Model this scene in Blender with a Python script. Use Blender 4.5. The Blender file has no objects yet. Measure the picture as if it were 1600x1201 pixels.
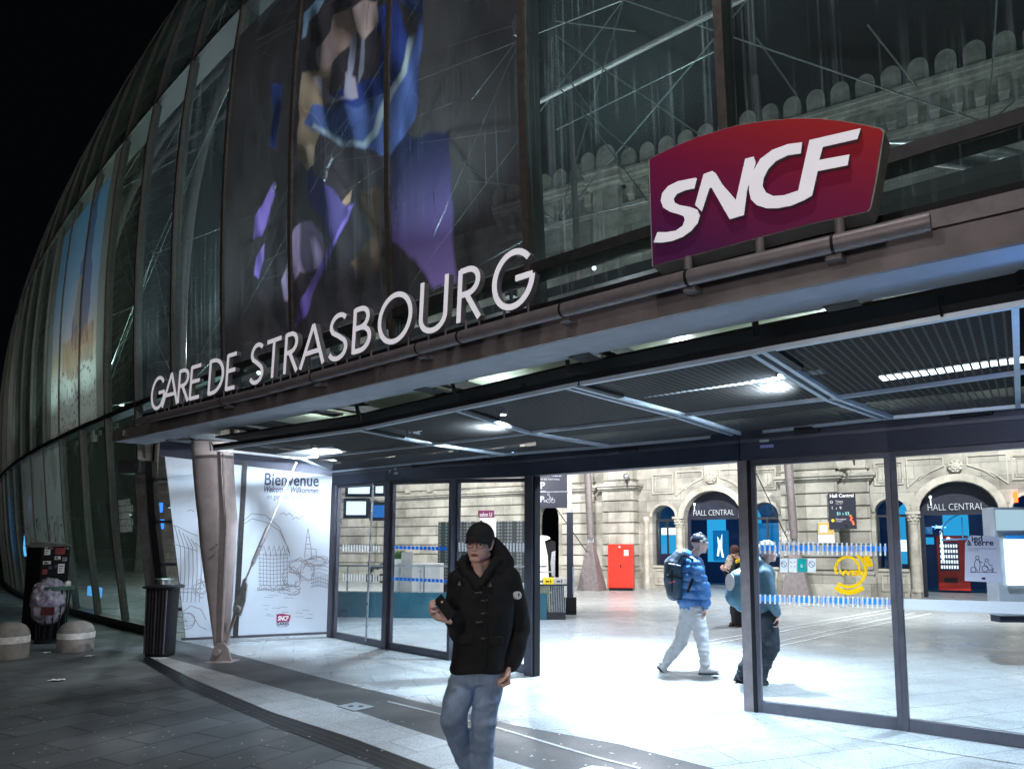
import bpy, bmesh, math, random
import numpy as np
from mathutils import Vector, Matrix, noise
random.seed(7)
SC = bpy.context.scene
COL = SC.collection
R = math.radians
# ---------------------------------------------------------------- camera
FPX, PPX, PPY, PIT, EYE = 1079., 860., 737., R(6.1), 1.6
cd = bpy.data.cameras.new('camera'); cam = bpy.data.objects.new('camera', cd); COL.objects.link(cam)
cam.location = (0, 0, EYE); cam.rotation_euler = (R(90) + PIT, 0, 0)
cd.sensor_width = 36; cd.lens = FPX / 1600 * 36
cd.shift_x = (800 - PPX) / 1600; cd.shift_y = (PPY - 600.5) / 1600
cd.clip_end = 600; cd.clip_start = .05
SC.camera = cam
# ---------------------------------------------------------------- world: night
w = bpy.data.worlds.new("World"); SC.world = w; w.use_nodes = True
bg = w.node_tree.nodes['Background']; bg.inputs[0].default_value = (.30, .36, .50, 1); bg.inputs[1].default_value = .0035
SC.view_settings.view_transform = 'Standard'; SC.view_settings.look = 'None'
SC.view_settings.exposure = 0; SC.view_settings.gamma = 1
SC.cycles.transparent_max_bounces = 24; SC.cycles.max_bounces = 8
SC.cycles.sample_clamp_indirect = 3; SC.cycles.caustics_reflective = False; SC.cycles.caustics_refractive = False
SC.cycles.use_denoising = True

def lamp(name, kind, loc, energy, col, target=None, size=.2, size_y=None, spot=None, blend=.5):
    d = bpy.data.lights.new(name, kind); d.energy = energy; d.color = col
    o = bpy.data.objects.new(name, d); COL.objects.link(o); o.location = loc
    if kind == 'AREA':
        d.size = size
        if size_y: d.shape = 'RECTANGLE'; d.size_y = size_y
    elif kind != 'SUN': d.shadow_soft_size = size
    if spot: d.spot_size = R(spot); d.spot_blend = blend
    if target is not None:
        o.rotation_euler = (Vector(target) - Vector(loc)).to_track_quat('-Z', 'Y').to_euler()
    return o
COOL = (.66, .84, 1.0); WHITE = (.93, .97, 1.0); WARM = (1., .88, .68); GREENISH = (.92, 1., .80)
# downlights above the canopy mesh (their fittings are built with the canopy)
LIGHT_SPOTS = []
# unseen street lighting of the square, plus a low fill light for the man
lamp('unseen_square_light', 'POINT', (-8, -5, 6), 380, (1., .93, .86), size=.35)
lamp('unseen_square_light', 'POINT', (4, -7, 5.5), 150, (1., .94, .92), size=.35)
lamp('unseen_square_light', 'POINT', (-1.9, -2.6, 2.3), 400, (1., .93, .90), size=.25)  # added low fill that brightens the man's face
lamp('unseen_square_light', 'POINT', (-.5, 1.2, 10.5), 750, (1., .95, .93), size=.2)
# hall lighting: floodlights on the hall roof and downlights behind the doors
lamp('hall_floodlight', 'SPOT', (1.5, 16, 9.5), 8600, (1., .97, .92), (0, 27, 2.0), .25, spot=105, blend=.6)
lamp('hall_floodlight', 'SPOT', (9.5, 13, 9.5), 8600, (1., .97, .92), (10, 22, 2.0), .25, spot=105, blend=.6)
lamp('hall_floodlight', 'SPOT', (-6, 20, 9.5), 8600, (1., .97, .92), (-6, 31, 2.0), .25, spot=105, blend=.6)
lamp('hall_floodlight', 'SPOT', (3, 17, 6), 650, (.85, 1., .95), (1.0, 27, 16), .3, spot=90, blend=.6)
lamp('hall_floodlight', 'SPOT', (12, 10.5, 6), 650, (.85, 1., .95), (11, 20, 17), .3, spot=100, blend=.6)
lamp('hall_downlight', 'SPOT', (1.9, 9.6, 5.2), 6800, COOL, (1.1, 9.3, 0), .15, spot=74, blend=.9)
lamp('hall_downlight', 'SPOT', (4.8, 7.4, 5.2), 2900, COOL, (4.4, 7.6, 0), .15, spot=84, blend=.9)
lamp('hall_downlight', 'SPOT', (-2.2, 13, 5.2), 2000, COOL, (-2.2, 13, 0), .15, spot=90, blend=.9)
lamp('hall_downlight', 'SPOT', (5, 15, 7), 2300, WHITE, (5, 15, 0), .3, spot=110, blend=.9)
lamp('hall_downlight', 'SPOT', (-11, 24, 7), 1200, WHITE, (-11, 24, 0), .3, spot=120, blend=.9)

# ---------------------------------------------------------------- helpers
def pix(px, py):
    a = (px - PPX) / FPX; b = -(py - PPY) / FPX
    return Vector((a, math.cos(PIT) - b * math.sin(PIT), math.sin(PIT) + b * math.cos(PIT)))
def G(px, py, z=0.):
    r = pix(px, py); t = (z - EYE) / r.z
    return Vector((r.x * t, r.y * t, z))
def B(px, py, Y):
    r = pix(px, py); t = Y / r.y
    return Vector((r.x * t, Y, EYE + r.z * t))
def PL(px, py, p0, n):
    r = pix(px, py); o = Vector((0, 0, EYE)); t = (Vector(p0) - o).dot(n) / r.dot(n)
    return o + r * t
def proj(P):
    z = P[2] - EYE; d = P[1] * math.cos(PIT) + z * math.sin(PIT); u = -P[1] * math.sin(PIT) + z * math.cos(PIT)
    return PPX + FPX * P[0] / d, PPY - FPX * u / d

class MB:
    def __init__(s): s.v = []; s.f = []; s.m = []
    def add(s, vs, fs, m=0):
        b = len(s.v); s.v += [Vector(x) for x in vs]; s.f += [[b + i for i in f] for f in fs]; s.m += [m] * len(fs); return s
    def hexa(s, q, m=0):   # 8 corners: bottom 4, top 4
        return s.add(q, [(3, 2, 1, 0), (4, 5, 6, 7), (0, 1, 5, 4), (1, 2, 6, 5), (2, 3, 7, 6), (3, 0, 4, 7)], m)
    def boxv(s, o, a, b, c, m=0):
        o, a, b, c = map(Vector, (o, a, b, c))
        return s.hexa([o, o + a, o + a + b, o + b, o + c, o + a + c, o + a + b + c, o + b + c], m)
    def box(s, x0, x1, y0, y1, z0, z1, m=0, F=None):
        q = [(x0, y0, z0), (x1, y0, z0), (x1, y1, z0), (x0, y1, z0), (x0, y0, z1), (x1, y0, z1), (x1, y1, z1), (x0, y1, z1)]
        if F: q = [F(*p) for p in q]
        return s.hexa(q, m)
    def bar(s, p0, p1, w, h, up=(0, 0, 1), m=0):
        p0, p1 = Vector(p0), Vector(p1); d = (p1 - p0).normalized(); up = Vector(up)
        a = d.cross(up).normalized(); b = a.cross(d).normalized()
        a = a * w / 2; b = b * h / 2
        return s.hexa([p0 - a - b, p0 + a - b, p0 + a + b, p0 - a + b, p1 - a - b, p1 + a - b, p1 + a + b, p1 - a + b], m)
    def tube(s, pts, r, n=8, m=0, cap=True, flat=1.0, fdir=None):
        pts = [Vector(p) for p in pts]; N = len(pts)
        rs = r if isinstance(r, (list, tuple)) else [r] * N
        vs = []; ref = None
        for i, p in enumerate(pts):
            d = (pts[min(i + 1, N - 1)] - pts[max(i - 1, 0)]).normalized()
            if ref is None:
                ref = Vector(fdir) if fdir is not None else (Vector((0, 0, 1)) if abs(d.z) < .9 else Vector((1, 0, 0)))
            a = (ref - d * ref.dot(d)).normalized(); b = d.cross(a); ref = a
            for k in range(n):
                t = 2 * math.pi * k / n
                vs.append(p + (a * math.cos(t) + b * math.sin(t) * flat) * rs[i])
        fs = [(i * n + k, i * n + (k + 1) % n, (i + 1) * n + (k + 1) % n, (i + 1) * n + k) for i in range(N - 1) for k in range(n)]
        if cap: fs += [tuple(range(n - 1, -1, -1)), tuple(range((N - 1) * n, N * n))]
        return s.add(vs, fs, m)
    def prism(s, poly, vec, m=0):
        poly = [Vector(p) for p in poly]; v = Vector(vec); n = len(poly)
        return s.add(poly + [p + v for p in poly], [tuple(range(n - 1, -1, -1)), tuple(range(n, 2 * n))] + [(i, (i + 1) % n, n + (i + 1) % n, n + i) for i in range(n)], m)
    def ribbon(s, pts, nrm, w, t=.002, m=0, closed=False):   # flat stroke along pts
        pts = [Vector(p) for p in pts]; nrm = Vector(nrm).normalized(); N = len(pts); L = []; Rr = []
        for i, p in enumerate(pts):
            if closed: a, b = pts[i - 1], pts[(i + 1) % N]
            else: a, b = pts[max(i - 1, 0)], pts[min(i + 1, N - 1)]
            d0 = (p - a).normalized() if (p - a).length > 1e-9 else None
            d1 = (b - p).normalized() if (b - p).length > 1e-9 else None
            d = ((d0 or d1) + (d1 or d0)).normalized(); sd = d.cross(nrm).normalized()
            k = 1.0
            if d0 and d1: k = 1 / max(.5, math.sqrt(max(.05, (1 + d0.dot(d1)) / 2)))
            L.append(p + sd * w / 2 * k); Rr.append(p - sd * w / 2 * k)
        top = [x + nrm * t for x in L] + [x + nrm * t for x in Rr]; bot = L + Rr
        vs = bot + top; fs = []; M = 2 * N
        rng = range(N if closed else N - 1)
        for i in rng:
            j = (i + 1) % N
            fs += [(i, j, N + j, N + i), (M + i, M + N + i, M + N + j, M + j), (i, M + i, M + j, j), (N + i, N + j, M + N + j, M + N + i)]
        if not closed: fs += [(0, N, M + N, M), (N - 1, M + N - 1, M + 2 * N - 1, 2 * N - 1)]
        return s.add(vs, fs, m)
    def sphere(s, c, r, n=12, k=8, m=0, sc=(1, 1, 1), R3=None, z0=-1., z1=1.):
        c = Vector(c); vs = []; 
        for i in range(k + 1):
            ph = math.asin(z0) + (math.asin(z1) - math.asin(z0)) * i / k
            for j in range(n):
                t = 2 * math.pi * j / n
                p = Vector((math.cos(t) * math.cos(ph) * sc[0], math.sin(t) * math.cos(ph) * sc[1], math.sin(ph) * sc[2])) * r
                if R3: p = R3 @ p
                vs.append(c + p)
        fs = [(i * n + j, i * n + (j + 1) % n, (i + 1) * n + (j + 1) % n, (i + 1) * n + j) for i in range(k) for j in range(n)]
        fs += [tuple(range(n - 1, -1, -1)), tuple(range(k * n, (k + 1) * n))]
        return s.add(vs, fs, m)
    def cap(s, p0, r0, p1, r1, n=14, sc=(1, 1, 1)):          # tapered capsule
        p0, p1 = Vector(p0), Vector(p1); d = (p1 - p0); L = d.length
        if L < 1e-6: return s.sphere(p0, r0, n, 8, sc=sc)
        q = d.to_track_quat('Z', 'Y'); vs = []; K = 5; rings = []
        for i in range(1, K + 1): a = -math.pi / 2 + math.pi / 2 * i / K; rings.append((r0 * math.sin(a), r0 * math.cos(a)))
        for i in range(0, K): a = math.pi / 2 * i / K; rings.append((L + r1 * math.sin(a), r1 * math.cos(a)))
        for z, r in rings:
            for j in range(n):
                t = 2 * math.pi * j / n; vs.append(p0 + q @ Vector((r * math.cos(t), r * math.sin(t), z)))
        nr = len(rings); b = len(vs); vs += [p0 + q @ Vector((0, 0, -r0)), p0 + q @ Vector((0, 0, L + r1))]
        fs = [(i * n + j, i * n + (j + 1) % n, (i + 1) * n + (j + 1) % n, (i + 1) * n + j) for i in range(nr - 1) for j in range(n)]
        fs += [(b, (j + 1) % n, j) for j in range(n)] + [(b + 1, (nr - 1) * n + j, (nr - 1) * n + (j + 1) % n) for j in range(n)]
        return s.add(vs, fs)
    def loft(s, rings, n=16, m=0, P=2.0):   # rings: (centre, ax vector, ay vector); superellipse exponent P
        vs = []
        for c, a, b in rings:
            c, a, b = Vector(c), Vector(a), Vector(b)
            for k in range(n):
                t = 2 * math.pi * k / n; ct, st = math.cos(t), math.sin(t)
                vs.append(c + a * math.copysign(abs(ct) ** (2 / P), ct) + b * math.copysign(abs(st) ** (2 / P), st))
        N = len(rings)
        fs = [(i * n + k, i * n + (k + 1) % n, (i + 1) * n + (k + 1) % n, (i + 1) * n + k) for i in range(N - 1) for k in range(n)]
        fs += [tuple(range(n - 1, -1, -1)), tuple(range((N - 1) * n, N * n))]
        return s.add(vs, fs, m)

ROOT = {}
def rootloc(o):
    while o.parent is not None: o = o.parent
    return Vector(ROOT.get(o.name, (0, 0, 0)))
def finish(me, name, mats, parent, loc, smooth, bevel, label=None):
    o = bpy.data.objects.new(name, me); COL.objects.link(o)
    for m in (mats if isinstance(mats, (list, tuple)) else [mats]): me.materials.append(m)
    if parent is not None: o.parent = parent
    else: o.location = loc; ROOT[o.name] = tuple(loc)
    if smooth:
        me.polygons.foreach_set('use_smooth', [True] * len(me.polygons))
        if smooth != 'all': me.set_sharp_from_angle(angle=R(smooth if smooth is not True else 40))
    if bevel:
        b = o.modifiers.new('bevel', 'BEVEL'); b.width = bevel; b.segments = 2; b.limit_method = 'ANGLE'; b.angle_limit = R(40)
    if label: o['label'] = label
    return o
def build(mb, name, mats, parent=None, loc=None, smooth=False, bevel=0, label=None, recalc=True):
    if loc is None and parent is None:
        xs = [v.x for v in mb.v]; ys = [v.y for v in mb.v]; zs = [v.z for v in mb.v]
        loc = Vector(((min(xs) + max(xs)) / 2, (min(ys) + max(ys)) / 2, min(zs)))
    L = rootloc(parent) if parent is not None else Vector(loc)
    me = bpy.data.meshes.new(name); me.from_pydata([v - L for v in mb.v], [], mb.f); me.validate()
    if len(me.polygons) == len(mb.m): me.polygons.foreach_set('material_index', mb.m)
    if recalc:
        bm = bmesh.new(); bm.from_mesh(me); bmesh.ops.recalc_face_normals(bm, faces=bm.faces); bm.to_mesh(me); bm.free()
    me.update()
    return finish(me, name, mats, parent, L, smooth, bevel, label)
def tag(o, label, cat, group=None):
    o['label'] = label; o['category'] = cat
    if group: o['group'] = group
    return o
def struct(o): o['kind'] = 'structure'; return o
def thing(name, loc, label, cat, group=None):
    o = bpy.data.objects.new(name, None); COL.objects.link(o); o.location = loc; o.empty_display_size = .2
    ROOT[o.name] = tuple(loc); return tag(o, label, cat, group)
def eval_mesh(o):
    dg = bpy.context.evaluated_depsgraph_get(); dg.update()
    me = bpy.data.meshes.new_from_object(o.evaluated_get(dg)); return me
def fuse(mb, name, mats, parent=None, voxel=.012, sm=4, noise_amp=0, noise_scale=8, loc=None, label=None, zs=1., quilt=False):
    me = bpy.data.meshes.new('tmp'); L = rootloc(parent) if parent is not None else Vector(loc)
    me.from_pydata([v - L for v in mb.v], [], mb.f)
    bm = bmesh.new(); bm.from_mesh(me); bmesh.ops.recalc_face_normals(bm, faces=bm.faces); bm.to_mesh(me); bm.free()
    t = bpy.data.objects.new('tmp', me); COL.objects.link(t)
    r = t.modifiers.new('r', 'REMESH'); r.mode = 'VOXEL'; r.voxel_size = voxel
    if sm:
        k = t.modifiers.new('s', 'SMOOTH'); k.iterations = sm; k.factor = .5
    m2 = eval_mesh(t); bpy.data.objects.remove(t)
    if quilt:
        nrm = [v.normal.copy() for v in m2.vertices]
        for v, n in zip(m2.vertices, nrm):
            p = v.co + L; v.co += n * (.020 * abs(math.sin((p.z + .03 * noise.noise(p * 4)) * math.pi / .105)) ** .7 - .012)
    if noise_amp:
        nrm = [v.normal.copy() for v in m2.vertices]
        for v, n in zip(m2.vertices, nrm):
            p = (v.co + L) * noise_scale; p.z *= zs
            k = noise.noise(p) * .6 + noise.noise(p * 2.3 + Vector((3, 1, 7))) * .4
            k2 = 1 - abs(noise.noise(p * .8 + Vector((9, 2, 4)))) * 3
            v.co += n * noise_amp * (k + .6 * max(0, k2))
    m2.name = name; m2.materials.clear()
    return finish(m2, name, mats, parent, L, 'all', 0, label)
def textmesh(body, size, ext=.002, shear=0, offset=0, align='LEFT', spacing=1.0):
    c = bpy.data.curves.new('t', 'FONT'); c.body = body; c.size = size; c.extrude = ext; c.shear = shear; c.offset = offset
    c.align_x = align; c.space_character = spacing; c.resolution_u = 3
    o = bpy.data.objects.new('t', c); COL.objects.link(o); me = eval_mesh(o); bpy.data.objects.remove(o)
    vs = [v.co.copy() for v in me.vertices]; fs = [tuple(p.vertices) for p in me.polygons]; bpy.data.meshes.remove(me)
    return vs, fs
def addtext(mb, body, size, o, ux, uy, un, ext=.002, m=0, width=None, **k):
    vs, fs = textmesh(body, size, ext, **k)
    o, ux, uy, un = map(Vector, (o, ux, uy, un)); sx = 1
    if width and vs:
        xs = [v.x for v in vs]; sx = width / (max(xs) - min(xs))
    mb.add([o + ux * v.x * sx + uy * v.y + un * v.z for v in vs], fs, m); return mb

# ---------------------------------------------------------------- materials
def nt(name):
    m = bpy.data.materials.new(name); m.use_nodes = True; t = m.node_tree; b = t.nodes['Principled BSDF']; return m, t, b
def N(t, typ, **kw):
    n = t.nodes.new(typ)
    for k, v in kw.items():
        if hasattr(n, k): setattr(n, k, v)
    return n
def pm(name, col, rough=.5, metal=0, var=.15, scale=6, bump=0, bscale=60, stretch=(1, 1, 1), spec=None, emit=None, estr=0, coat=0, detail=4):
    m, t, b = nt(name); L = t.links.new
    b.inputs['Roughness'].default_value = rough; b.inputs['Metallic'].default_value = metal
    if spec is not None: b.inputs['Specular IOR Level'].default_value = spec
    if coat: b.inputs['Coat Weight'].default_value = coat
    tc = N(t, 'ShaderNodeTexCoord'); mp = N(t, 'ShaderNodeMapping'); mp.inputs['Scale'].default_value = stretch
    L(tc.outputs['Object'], mp.inputs['Vector'])
    if var:
        ns = N(t, 'ShaderNodeTexNoise'); ns.inputs['Scale'].default_value = scale; ns.inputs['Detail'].default_value = detail
        ns.inputs['Roughness'].default_value = .62
        L(mp.outputs[0], ns.inputs['Vector'])
        cr = N(t, 'ShaderNodeValToRGB'); cr.color_ramp.elements[0].position = .3; cr.color_ramp.elements[1].position = .7
        cr.color_ramp.elements[0].color = (*[c * (1 - var) for c in col], 1); cr.color_ramp.elements[1].color = (*[min(1, c * (1 + var)) for c in col], 1)
        L(ns.outputs['Fac'], cr.inputs[0]); L(cr.outputs[0], b.inputs['Base Color'])
        mr = N(t, 'ShaderNodeMapRange'); mr.inputs['To Min'].default_value = max(.02, rough - .12); mr.inputs['To Max'].default_value = min(1, rough + .12)
        L(ns.outputs['Fac'], mr.inputs[0]); L(mr.outputs[0], b.inputs['Roughness'])
    else: b.inputs['Base Color'].default_value = (*col, 1)
    if bump:
        n2 = N(t, 'ShaderNodeTexNoise'); n2.inputs['Scale'].default_value = bscale; n2.inputs['Detail'].default_value = 3
        L(mp.outputs[0], n2.inputs['Vector']); bp = N(t, 'ShaderNodeBump'); bp.inputs['Strength'].default_value = bump; bp.inputs['Distance'].default_value = .01
        L(n2.outputs['Fac'], bp.inputs['Height']); L(bp.outputs[0], b.inputs['Normal'])
    if emit: b.inputs['Emission Color'].default_value = (*emit, 1); b.inputs['Emission Strength'].default_value = estr
    return m
def em(name, col, s):
    m = bpy.data.materials.new(name); m.use_nodes = True; t = m.node_tree; t.nodes.clear()
    e = N(t, 'ShaderNodeEmission'); e.inputs[0].default_value = (*col, 1); e.inputs[1].default_value = s
    o = N(t, 'ShaderNodeOutputMaterial'); t.links.new(e.outputs[0], o.inputs[0]); return m
def schlick(t, ior):
    lw = N(t, 'ShaderNodeLayerWeight'); lw.inputs['Blend'].default_value = .5; L = t.links.new
    p = N(t, 'ShaderNodeMath', operation='POWER'); p.inputs[1].default_value = 5.; L(lw.outputs['Facing'], p.inputs[0])
    f0 = ((ior - 1) / (ior + 1)) ** 2 * 1.8; m = N(t, 'ShaderNodeMath', operation='MULTIPLY_ADD'); m.inputs[1].default_value = 1 - f0; m.inputs[2].default_value = f0; L(p.outputs[0], m.inputs[0]); return m
def stick(name, col, tr=.5, rough=.5):   # thin film on glass, lets light through
    m = bpy.data.materials.new(name); m.use_nodes = True; t = m.node_tree; t.nodes.clear(); L = t.links.new
    ns = N(t, 'ShaderNodeTexNoise'); ns.inputs['Scale'].default_value = 9; cr = N(t, 'ShaderNodeValToRGB'); cr.color_ramp.elements[0].color = (*[c * .93 for c in col], 1); cr.color_ramp.elements[1].color = (*[min(1, c * 1.05) for c in col], 1); L(ns.outputs['Fac'], cr.inputs[0])
    df = N(t, 'ShaderNodeBsdfDiffuse'); tl = N(t, 'ShaderNodeBsdfTranslucent'); L(cr.outputs[0], df.inputs[0]); L(cr.outputs[0], tl.inputs[0]); mx = N(t, 'ShaderNodeMixShader'); mx.inputs[0].default_value = tr
    L(df.outputs[0], mx.inputs[1]); L(tl.outputs[0], mx.inputs[2]); o = N(t, 'ShaderNodeOutputMaterial'); L(mx.outputs[0], o.inputs[0]); return m
def glassm(name, tint=(.93, .97, .95), ior=1.45, dust=0, dustcol=(.5, .56, .52), streak=False, refl=1.0, film=None, rough=.02):
    m = bpy.data.materials.new(name); m.use_nodes = True; t = m.node_tree; t.nodes.clear(); L = t.links.new
    tr = N(t, 'ShaderNodeBsdfTransparent'); tr.inputs[0].default_value = (*tint, 1)
    gl = N(t, 'ShaderNodeBsdfGlossy'); gl.inputs['Roughness'].default_value = rough; gl.inputs[0].default_value = (refl, refl, refl, 1)
    fr = schlick(t, ior)
    base = tr
    if dust:
        df = N(t, 'ShaderNodeBsdfDiffuse'); df.inputs[0].default_value = (*dustcol, 1)
        tl = N(t, 'ShaderNodeBsdfTranslucent'); tl.inputs[0].default_value = (*dustcol, 1)
        ad = N(t, 'ShaderNodeMixShader'); ad.inputs[0].default_value = .65; L(df.outputs[0], ad.inputs[1]); L(tl.outputs[0], ad.inputs[2])
        uv = N(t, 'ShaderNodeUVMap'); mp = N(t, 'ShaderNodeMapping'); mp.inputs['Scale'].default_value = (30, .30, 1)
        L(uv.outputs[0], mp.inputs[0]); ns = N(t, 'ShaderNodeTexNoise'); ns.inputs['Scale'].default_value = 1; ns.inputs['Detail'].default_value = 5
        L(mp.outputs[0], ns.inputs[0])
        n3 = N(t, 'ShaderNodeTexNoise'); n3.inputs['Scale'].default_value = 1.3; n3.inputs['Detail'].default_value = 3; L(uv.outputs[0], n3.inputs[0])
        mr = N(t, 'ShaderNodeMapRange'); mr.inputs['From Min'].default_value = .54; mr.inputs['From Max'].default_value = .70
        mr.inputs['To Min'].default_value = .0; mr.inputs['To Max'].default_value = 1; L(ns.outputs['Fac'], mr.inputs[0])
        m3 = N(t, 'ShaderNodeMapRange'); m3.inputs['From Min'].default_value = .35; m3.inputs['From Max'].default_value = .7; L(n3.outputs['Fac'], m3.inputs[0])
        mu = N(t, 'ShaderNodeMath', operation='MULTIPLY'); L(mr.outputs[0], mu.inputs[0]); L(m3.outputs[0], mu.inputs[1])
        ma = N(t, 'ShaderNodeMath', operation='MULTIPLY_ADD'); L(mu.outputs[0], ma.inputs[0]); ma.inputs[1].default_value = dust * 1.1; ma.inputs[2].default_value = dust * .20
        mx = N(t, 'ShaderNodeMixShader'); L(ma.outputs[0], mx.inputs[0]); L(tr.outputs[0], mx.inputs[1]); L(ad.outputs[0], mx.inputs[2]); base = mx
    m2 = N(t, 'ShaderNodeMixShader'); L(fr.outputs[0], m2.inputs[0]); L(base.outputs[0], m2.inputs[1]); L(gl.outputs[0], m2.inputs[2])
    o = N(t, 'ShaderNodeOutputMaterial'); L(m2.outputs[0], o.inputs[0]); return m
def printm(name, opac=.75, trans=.5, gain=1.0):   # printed film, colours from the 'art' attribute (the print itself)
    m = bpy.data.materials.new(name); m.use_nodes = True; t = m.node_tree; t.nodes.clear(); L = t.links.new
    at = N(t, 'ShaderNodeVertexColor'); at.layer_name = 'art'
    df = N(t, 'ShaderNodeBsdfDiffuse'); tl = N(t, 'ShaderNodeBsdfTranslucent'); L(at.outputs[0], df.inputs[0]); L(at.outputs[0], tl.inputs[0])
    a = N(t, 'ShaderNodeMixShader'); a.inputs[0].default_value = trans; L(df.outputs[0], a.inputs[1]); L(tl.outputs[0], a.inputs[2])
    tr = N(t, 'ShaderNodeBsdfTransparent'); tr.inputs[0].default_value = (.8, .75, .8, 1)
    b = N(t, 'ShaderNodeMixShader'); b.inputs[0].default_value = opac; L(tr.outputs[0], b.inputs[1]); L(a.outputs[0], b.inputs[2])
    gl = N(t, 'ShaderNodeBsdfGlossy'); gl.inputs['Roughness'].default_value = .12; fr = schlick(t, 1.35)
    c = N(t, 'ShaderNodeMixShader'); L(fr.outputs[0], c.inputs[0]); L(b.outputs[0], c.inputs[1]); L(gl.outputs[0], c.inputs[2])
    o = N(t, 'ShaderNodeOutputMaterial'); L(c.outputs[0], o.inputs[0]); return m
def pavem(name, col, bw=.6, bh=.3, rough=.45, mortar=.5, rot=0, speck=.25, mort_w=.006, spec=.5, offset=.5, var=.3, wet=.0):
    m, t, b = nt(name); L = t.links.new
    tc = N(t, 'ShaderNodeTexCoord'); mp = N(t, 'ShaderNodeMapping'); mp.inputs['Rotation'].default_value = (0, 0, rot)
    geo = N(t, 'ShaderNodeNewGeometry'); L(geo.outputs['Position'], mp.inputs['Vector'])
    br = N(t, 'ShaderNodeTexBrick'); br.offset = offset; br.inputs['Scale'].default_value = 1
    br.inputs['Brick Width'].default_value = bw; br.inputs['Row Height'].default_value = bh; br.inputs['Mortar Size'].default_value = mort_w
    br.inputs['Mortar Smooth'].default_value = .3
    br.inputs['Color1'].default_value = (*[c * (1 - var) for c in col], 1); br.inputs['Color2'].default_value = (*[c * (1 + var * .6) for c in col], 1)
    br.inputs['Mortar'].default_value = (*[c * mortar for c in col], 1); L(mp.outputs[0], br.inputs['Vector'])
    ns = N(t, 'ShaderNodeTexNoise'); ns.inputs['Scale'].default_value = 90; ns.inputs['Detail'].default_value = 3; L(geo.outputs['Position'], ns.inputs[0])
    n2 = N(t, 'ShaderNodeTexNoise'); n2.inputs['Scale'].default_value = 1.1; n2.inputs['Detail'].default_value = 6; L(geo.outputs['Position'], n2.inputs[0])
    m1 = N(t, 'ShaderNodeMapRange'); m1.inputs['From Min'].default_value = .3; m1.inputs['From Max'].default_value = .7; m1.inputs['To Min'].default_value = 1 - speck; m1.inputs['To Max'].default_value = 1 + speck; L(ns.outputs['Fac'], m1.inputs[0])
    m2 = N(t, 'ShaderNodeMapRange'); m2.inputs['From Min'].default_value = .3; m2.inputs['From Max'].default_value = .7; m2.inputs['To Min'].default_value = .72; m2.inputs['To Max'].default_value = 1.15; L(n2.outputs['Fac'], m2.inputs[0])
    mu = N(t, 'ShaderNodeMath', operation='MULTIPLY'); L(m1.outputs[0], mu.inputs[0]); L(m2.outputs[0], mu.inputs[1])
    vm = N(t, 'ShaderNodeVectorMath', operation='SCALE'); L(br.outputs['Color'], vm.inputs[0]); L(mu.outputs[0], vm.inputs['Scale'])
    L(vm.outputs[0], b.inputs['Base Color'])
    mr = N(t, 'ShaderNodeMapRange'); mr.inputs['From Min'].default_value = .3; mr.inputs['From Max'].default_value = .7; mr.inputs['To Min'].default_value = rough + .14; mr.inputs['To Max'].default_value = rough - .1; L(n2.outputs['Fac'], mr.inputs[0]); L(mr.outputs[0], b.inputs['Roughness'])
    b.inputs['Specular IOR Level'].default_value = spec
    bp = N(t, 'ShaderNodeBump'); bp.inputs['Strength'].default_value = .35; bp.inputs['Distance'].default_value = .004; L(br.outputs['Fac'], bp.inputs['Height']); bp.invert = True
    L(bp.outputs[0], b.inputs['Normal'])
    return m
def meshpanel(name, col, du=.045, dv=.022, bar=.28, metal=.7):   # woven metal: bars of a fine grid, open between (UV in metres)
    m, t, b = nt(name); L = t.links.new; b.inputs['Base Color'].default_value = (*col, 1); b.inputs['Metallic'].default_value = metal; b.inputs['Roughness'].default_value = .6; b.inputs['Specular IOR Level'].default_value = .5 if metal else .22
    uv = N(t, 'ShaderNodeUVMap'); sp = N(t, 'ShaderNodeSeparateXYZ'); L(uv.outputs[0], sp.inputs[0])
    outs = []
    for ax, d in ((0, du), (1, dv)):
        a = N(t, 'ShaderNodeMath', operation='MULTIPLY'); a.inputs[1].default_value = 1 / d; L(sp.outputs[ax], a.inputs[0])
        f = N(t, 'ShaderNodeMath', operation='FRACT'); L(a.outputs[0], f.inputs[0])
        c = N(t, 'ShaderNodeMath', operation='LESS_THAN'); c.inputs[1].default_value = bar * (1 if ax else .7); L(f.outputs[0], c.inputs[0]); outs.append(c)
    mx = N(t, 'ShaderNodeMath', operation='MAXIMUM'); L(outs[0].outputs[0], mx.inputs[0]); L(outs[1].outputs[0], mx.inputs[1])
    L(mx.outputs[0], b.inputs['Alpha'])
    return m
M = {}
M['steel_brown'] = pm('steel_brown', (.215, .19, .20), .45, .3, .18, 9, .12, 90)
M['steel_dark'] = pm('steel_dark', (.045, .045, .05), .42, .5, .25, 12)
M['black'] = pm('black', (.009, .009, .011), .55, 0, .3, 10, spec=.2)
M['frame'] = pm('frame', (.10, .10, .125), .38, .5, .15, 7)
M['soffit'] = pm('soffit', (.50, .52, .58), .65, .0, .12, 3, spec=.2)
M['fascia'] = pm('fascia', (.19, .165, .17), .45, .3, .2, 5, .1, 40)
M['mullion'] = pm('mullion', (.085, .075, .07), .5, .4, .3, 14, .1, 60)
M['fin'] = pm('fin', (.02, .024, .018), .5, .3, .3, 4)
M['column'] = pm('column_paint', (.31, .28, .285), .42, .15, .14, 6, .1, 60)
M['alu'] = pm('alu', (.55, .58, .62), .3, .85, .1, 20)
M['white'] = pm('white', (.78, .78, .80), .45, 0, .06, 5)
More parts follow.
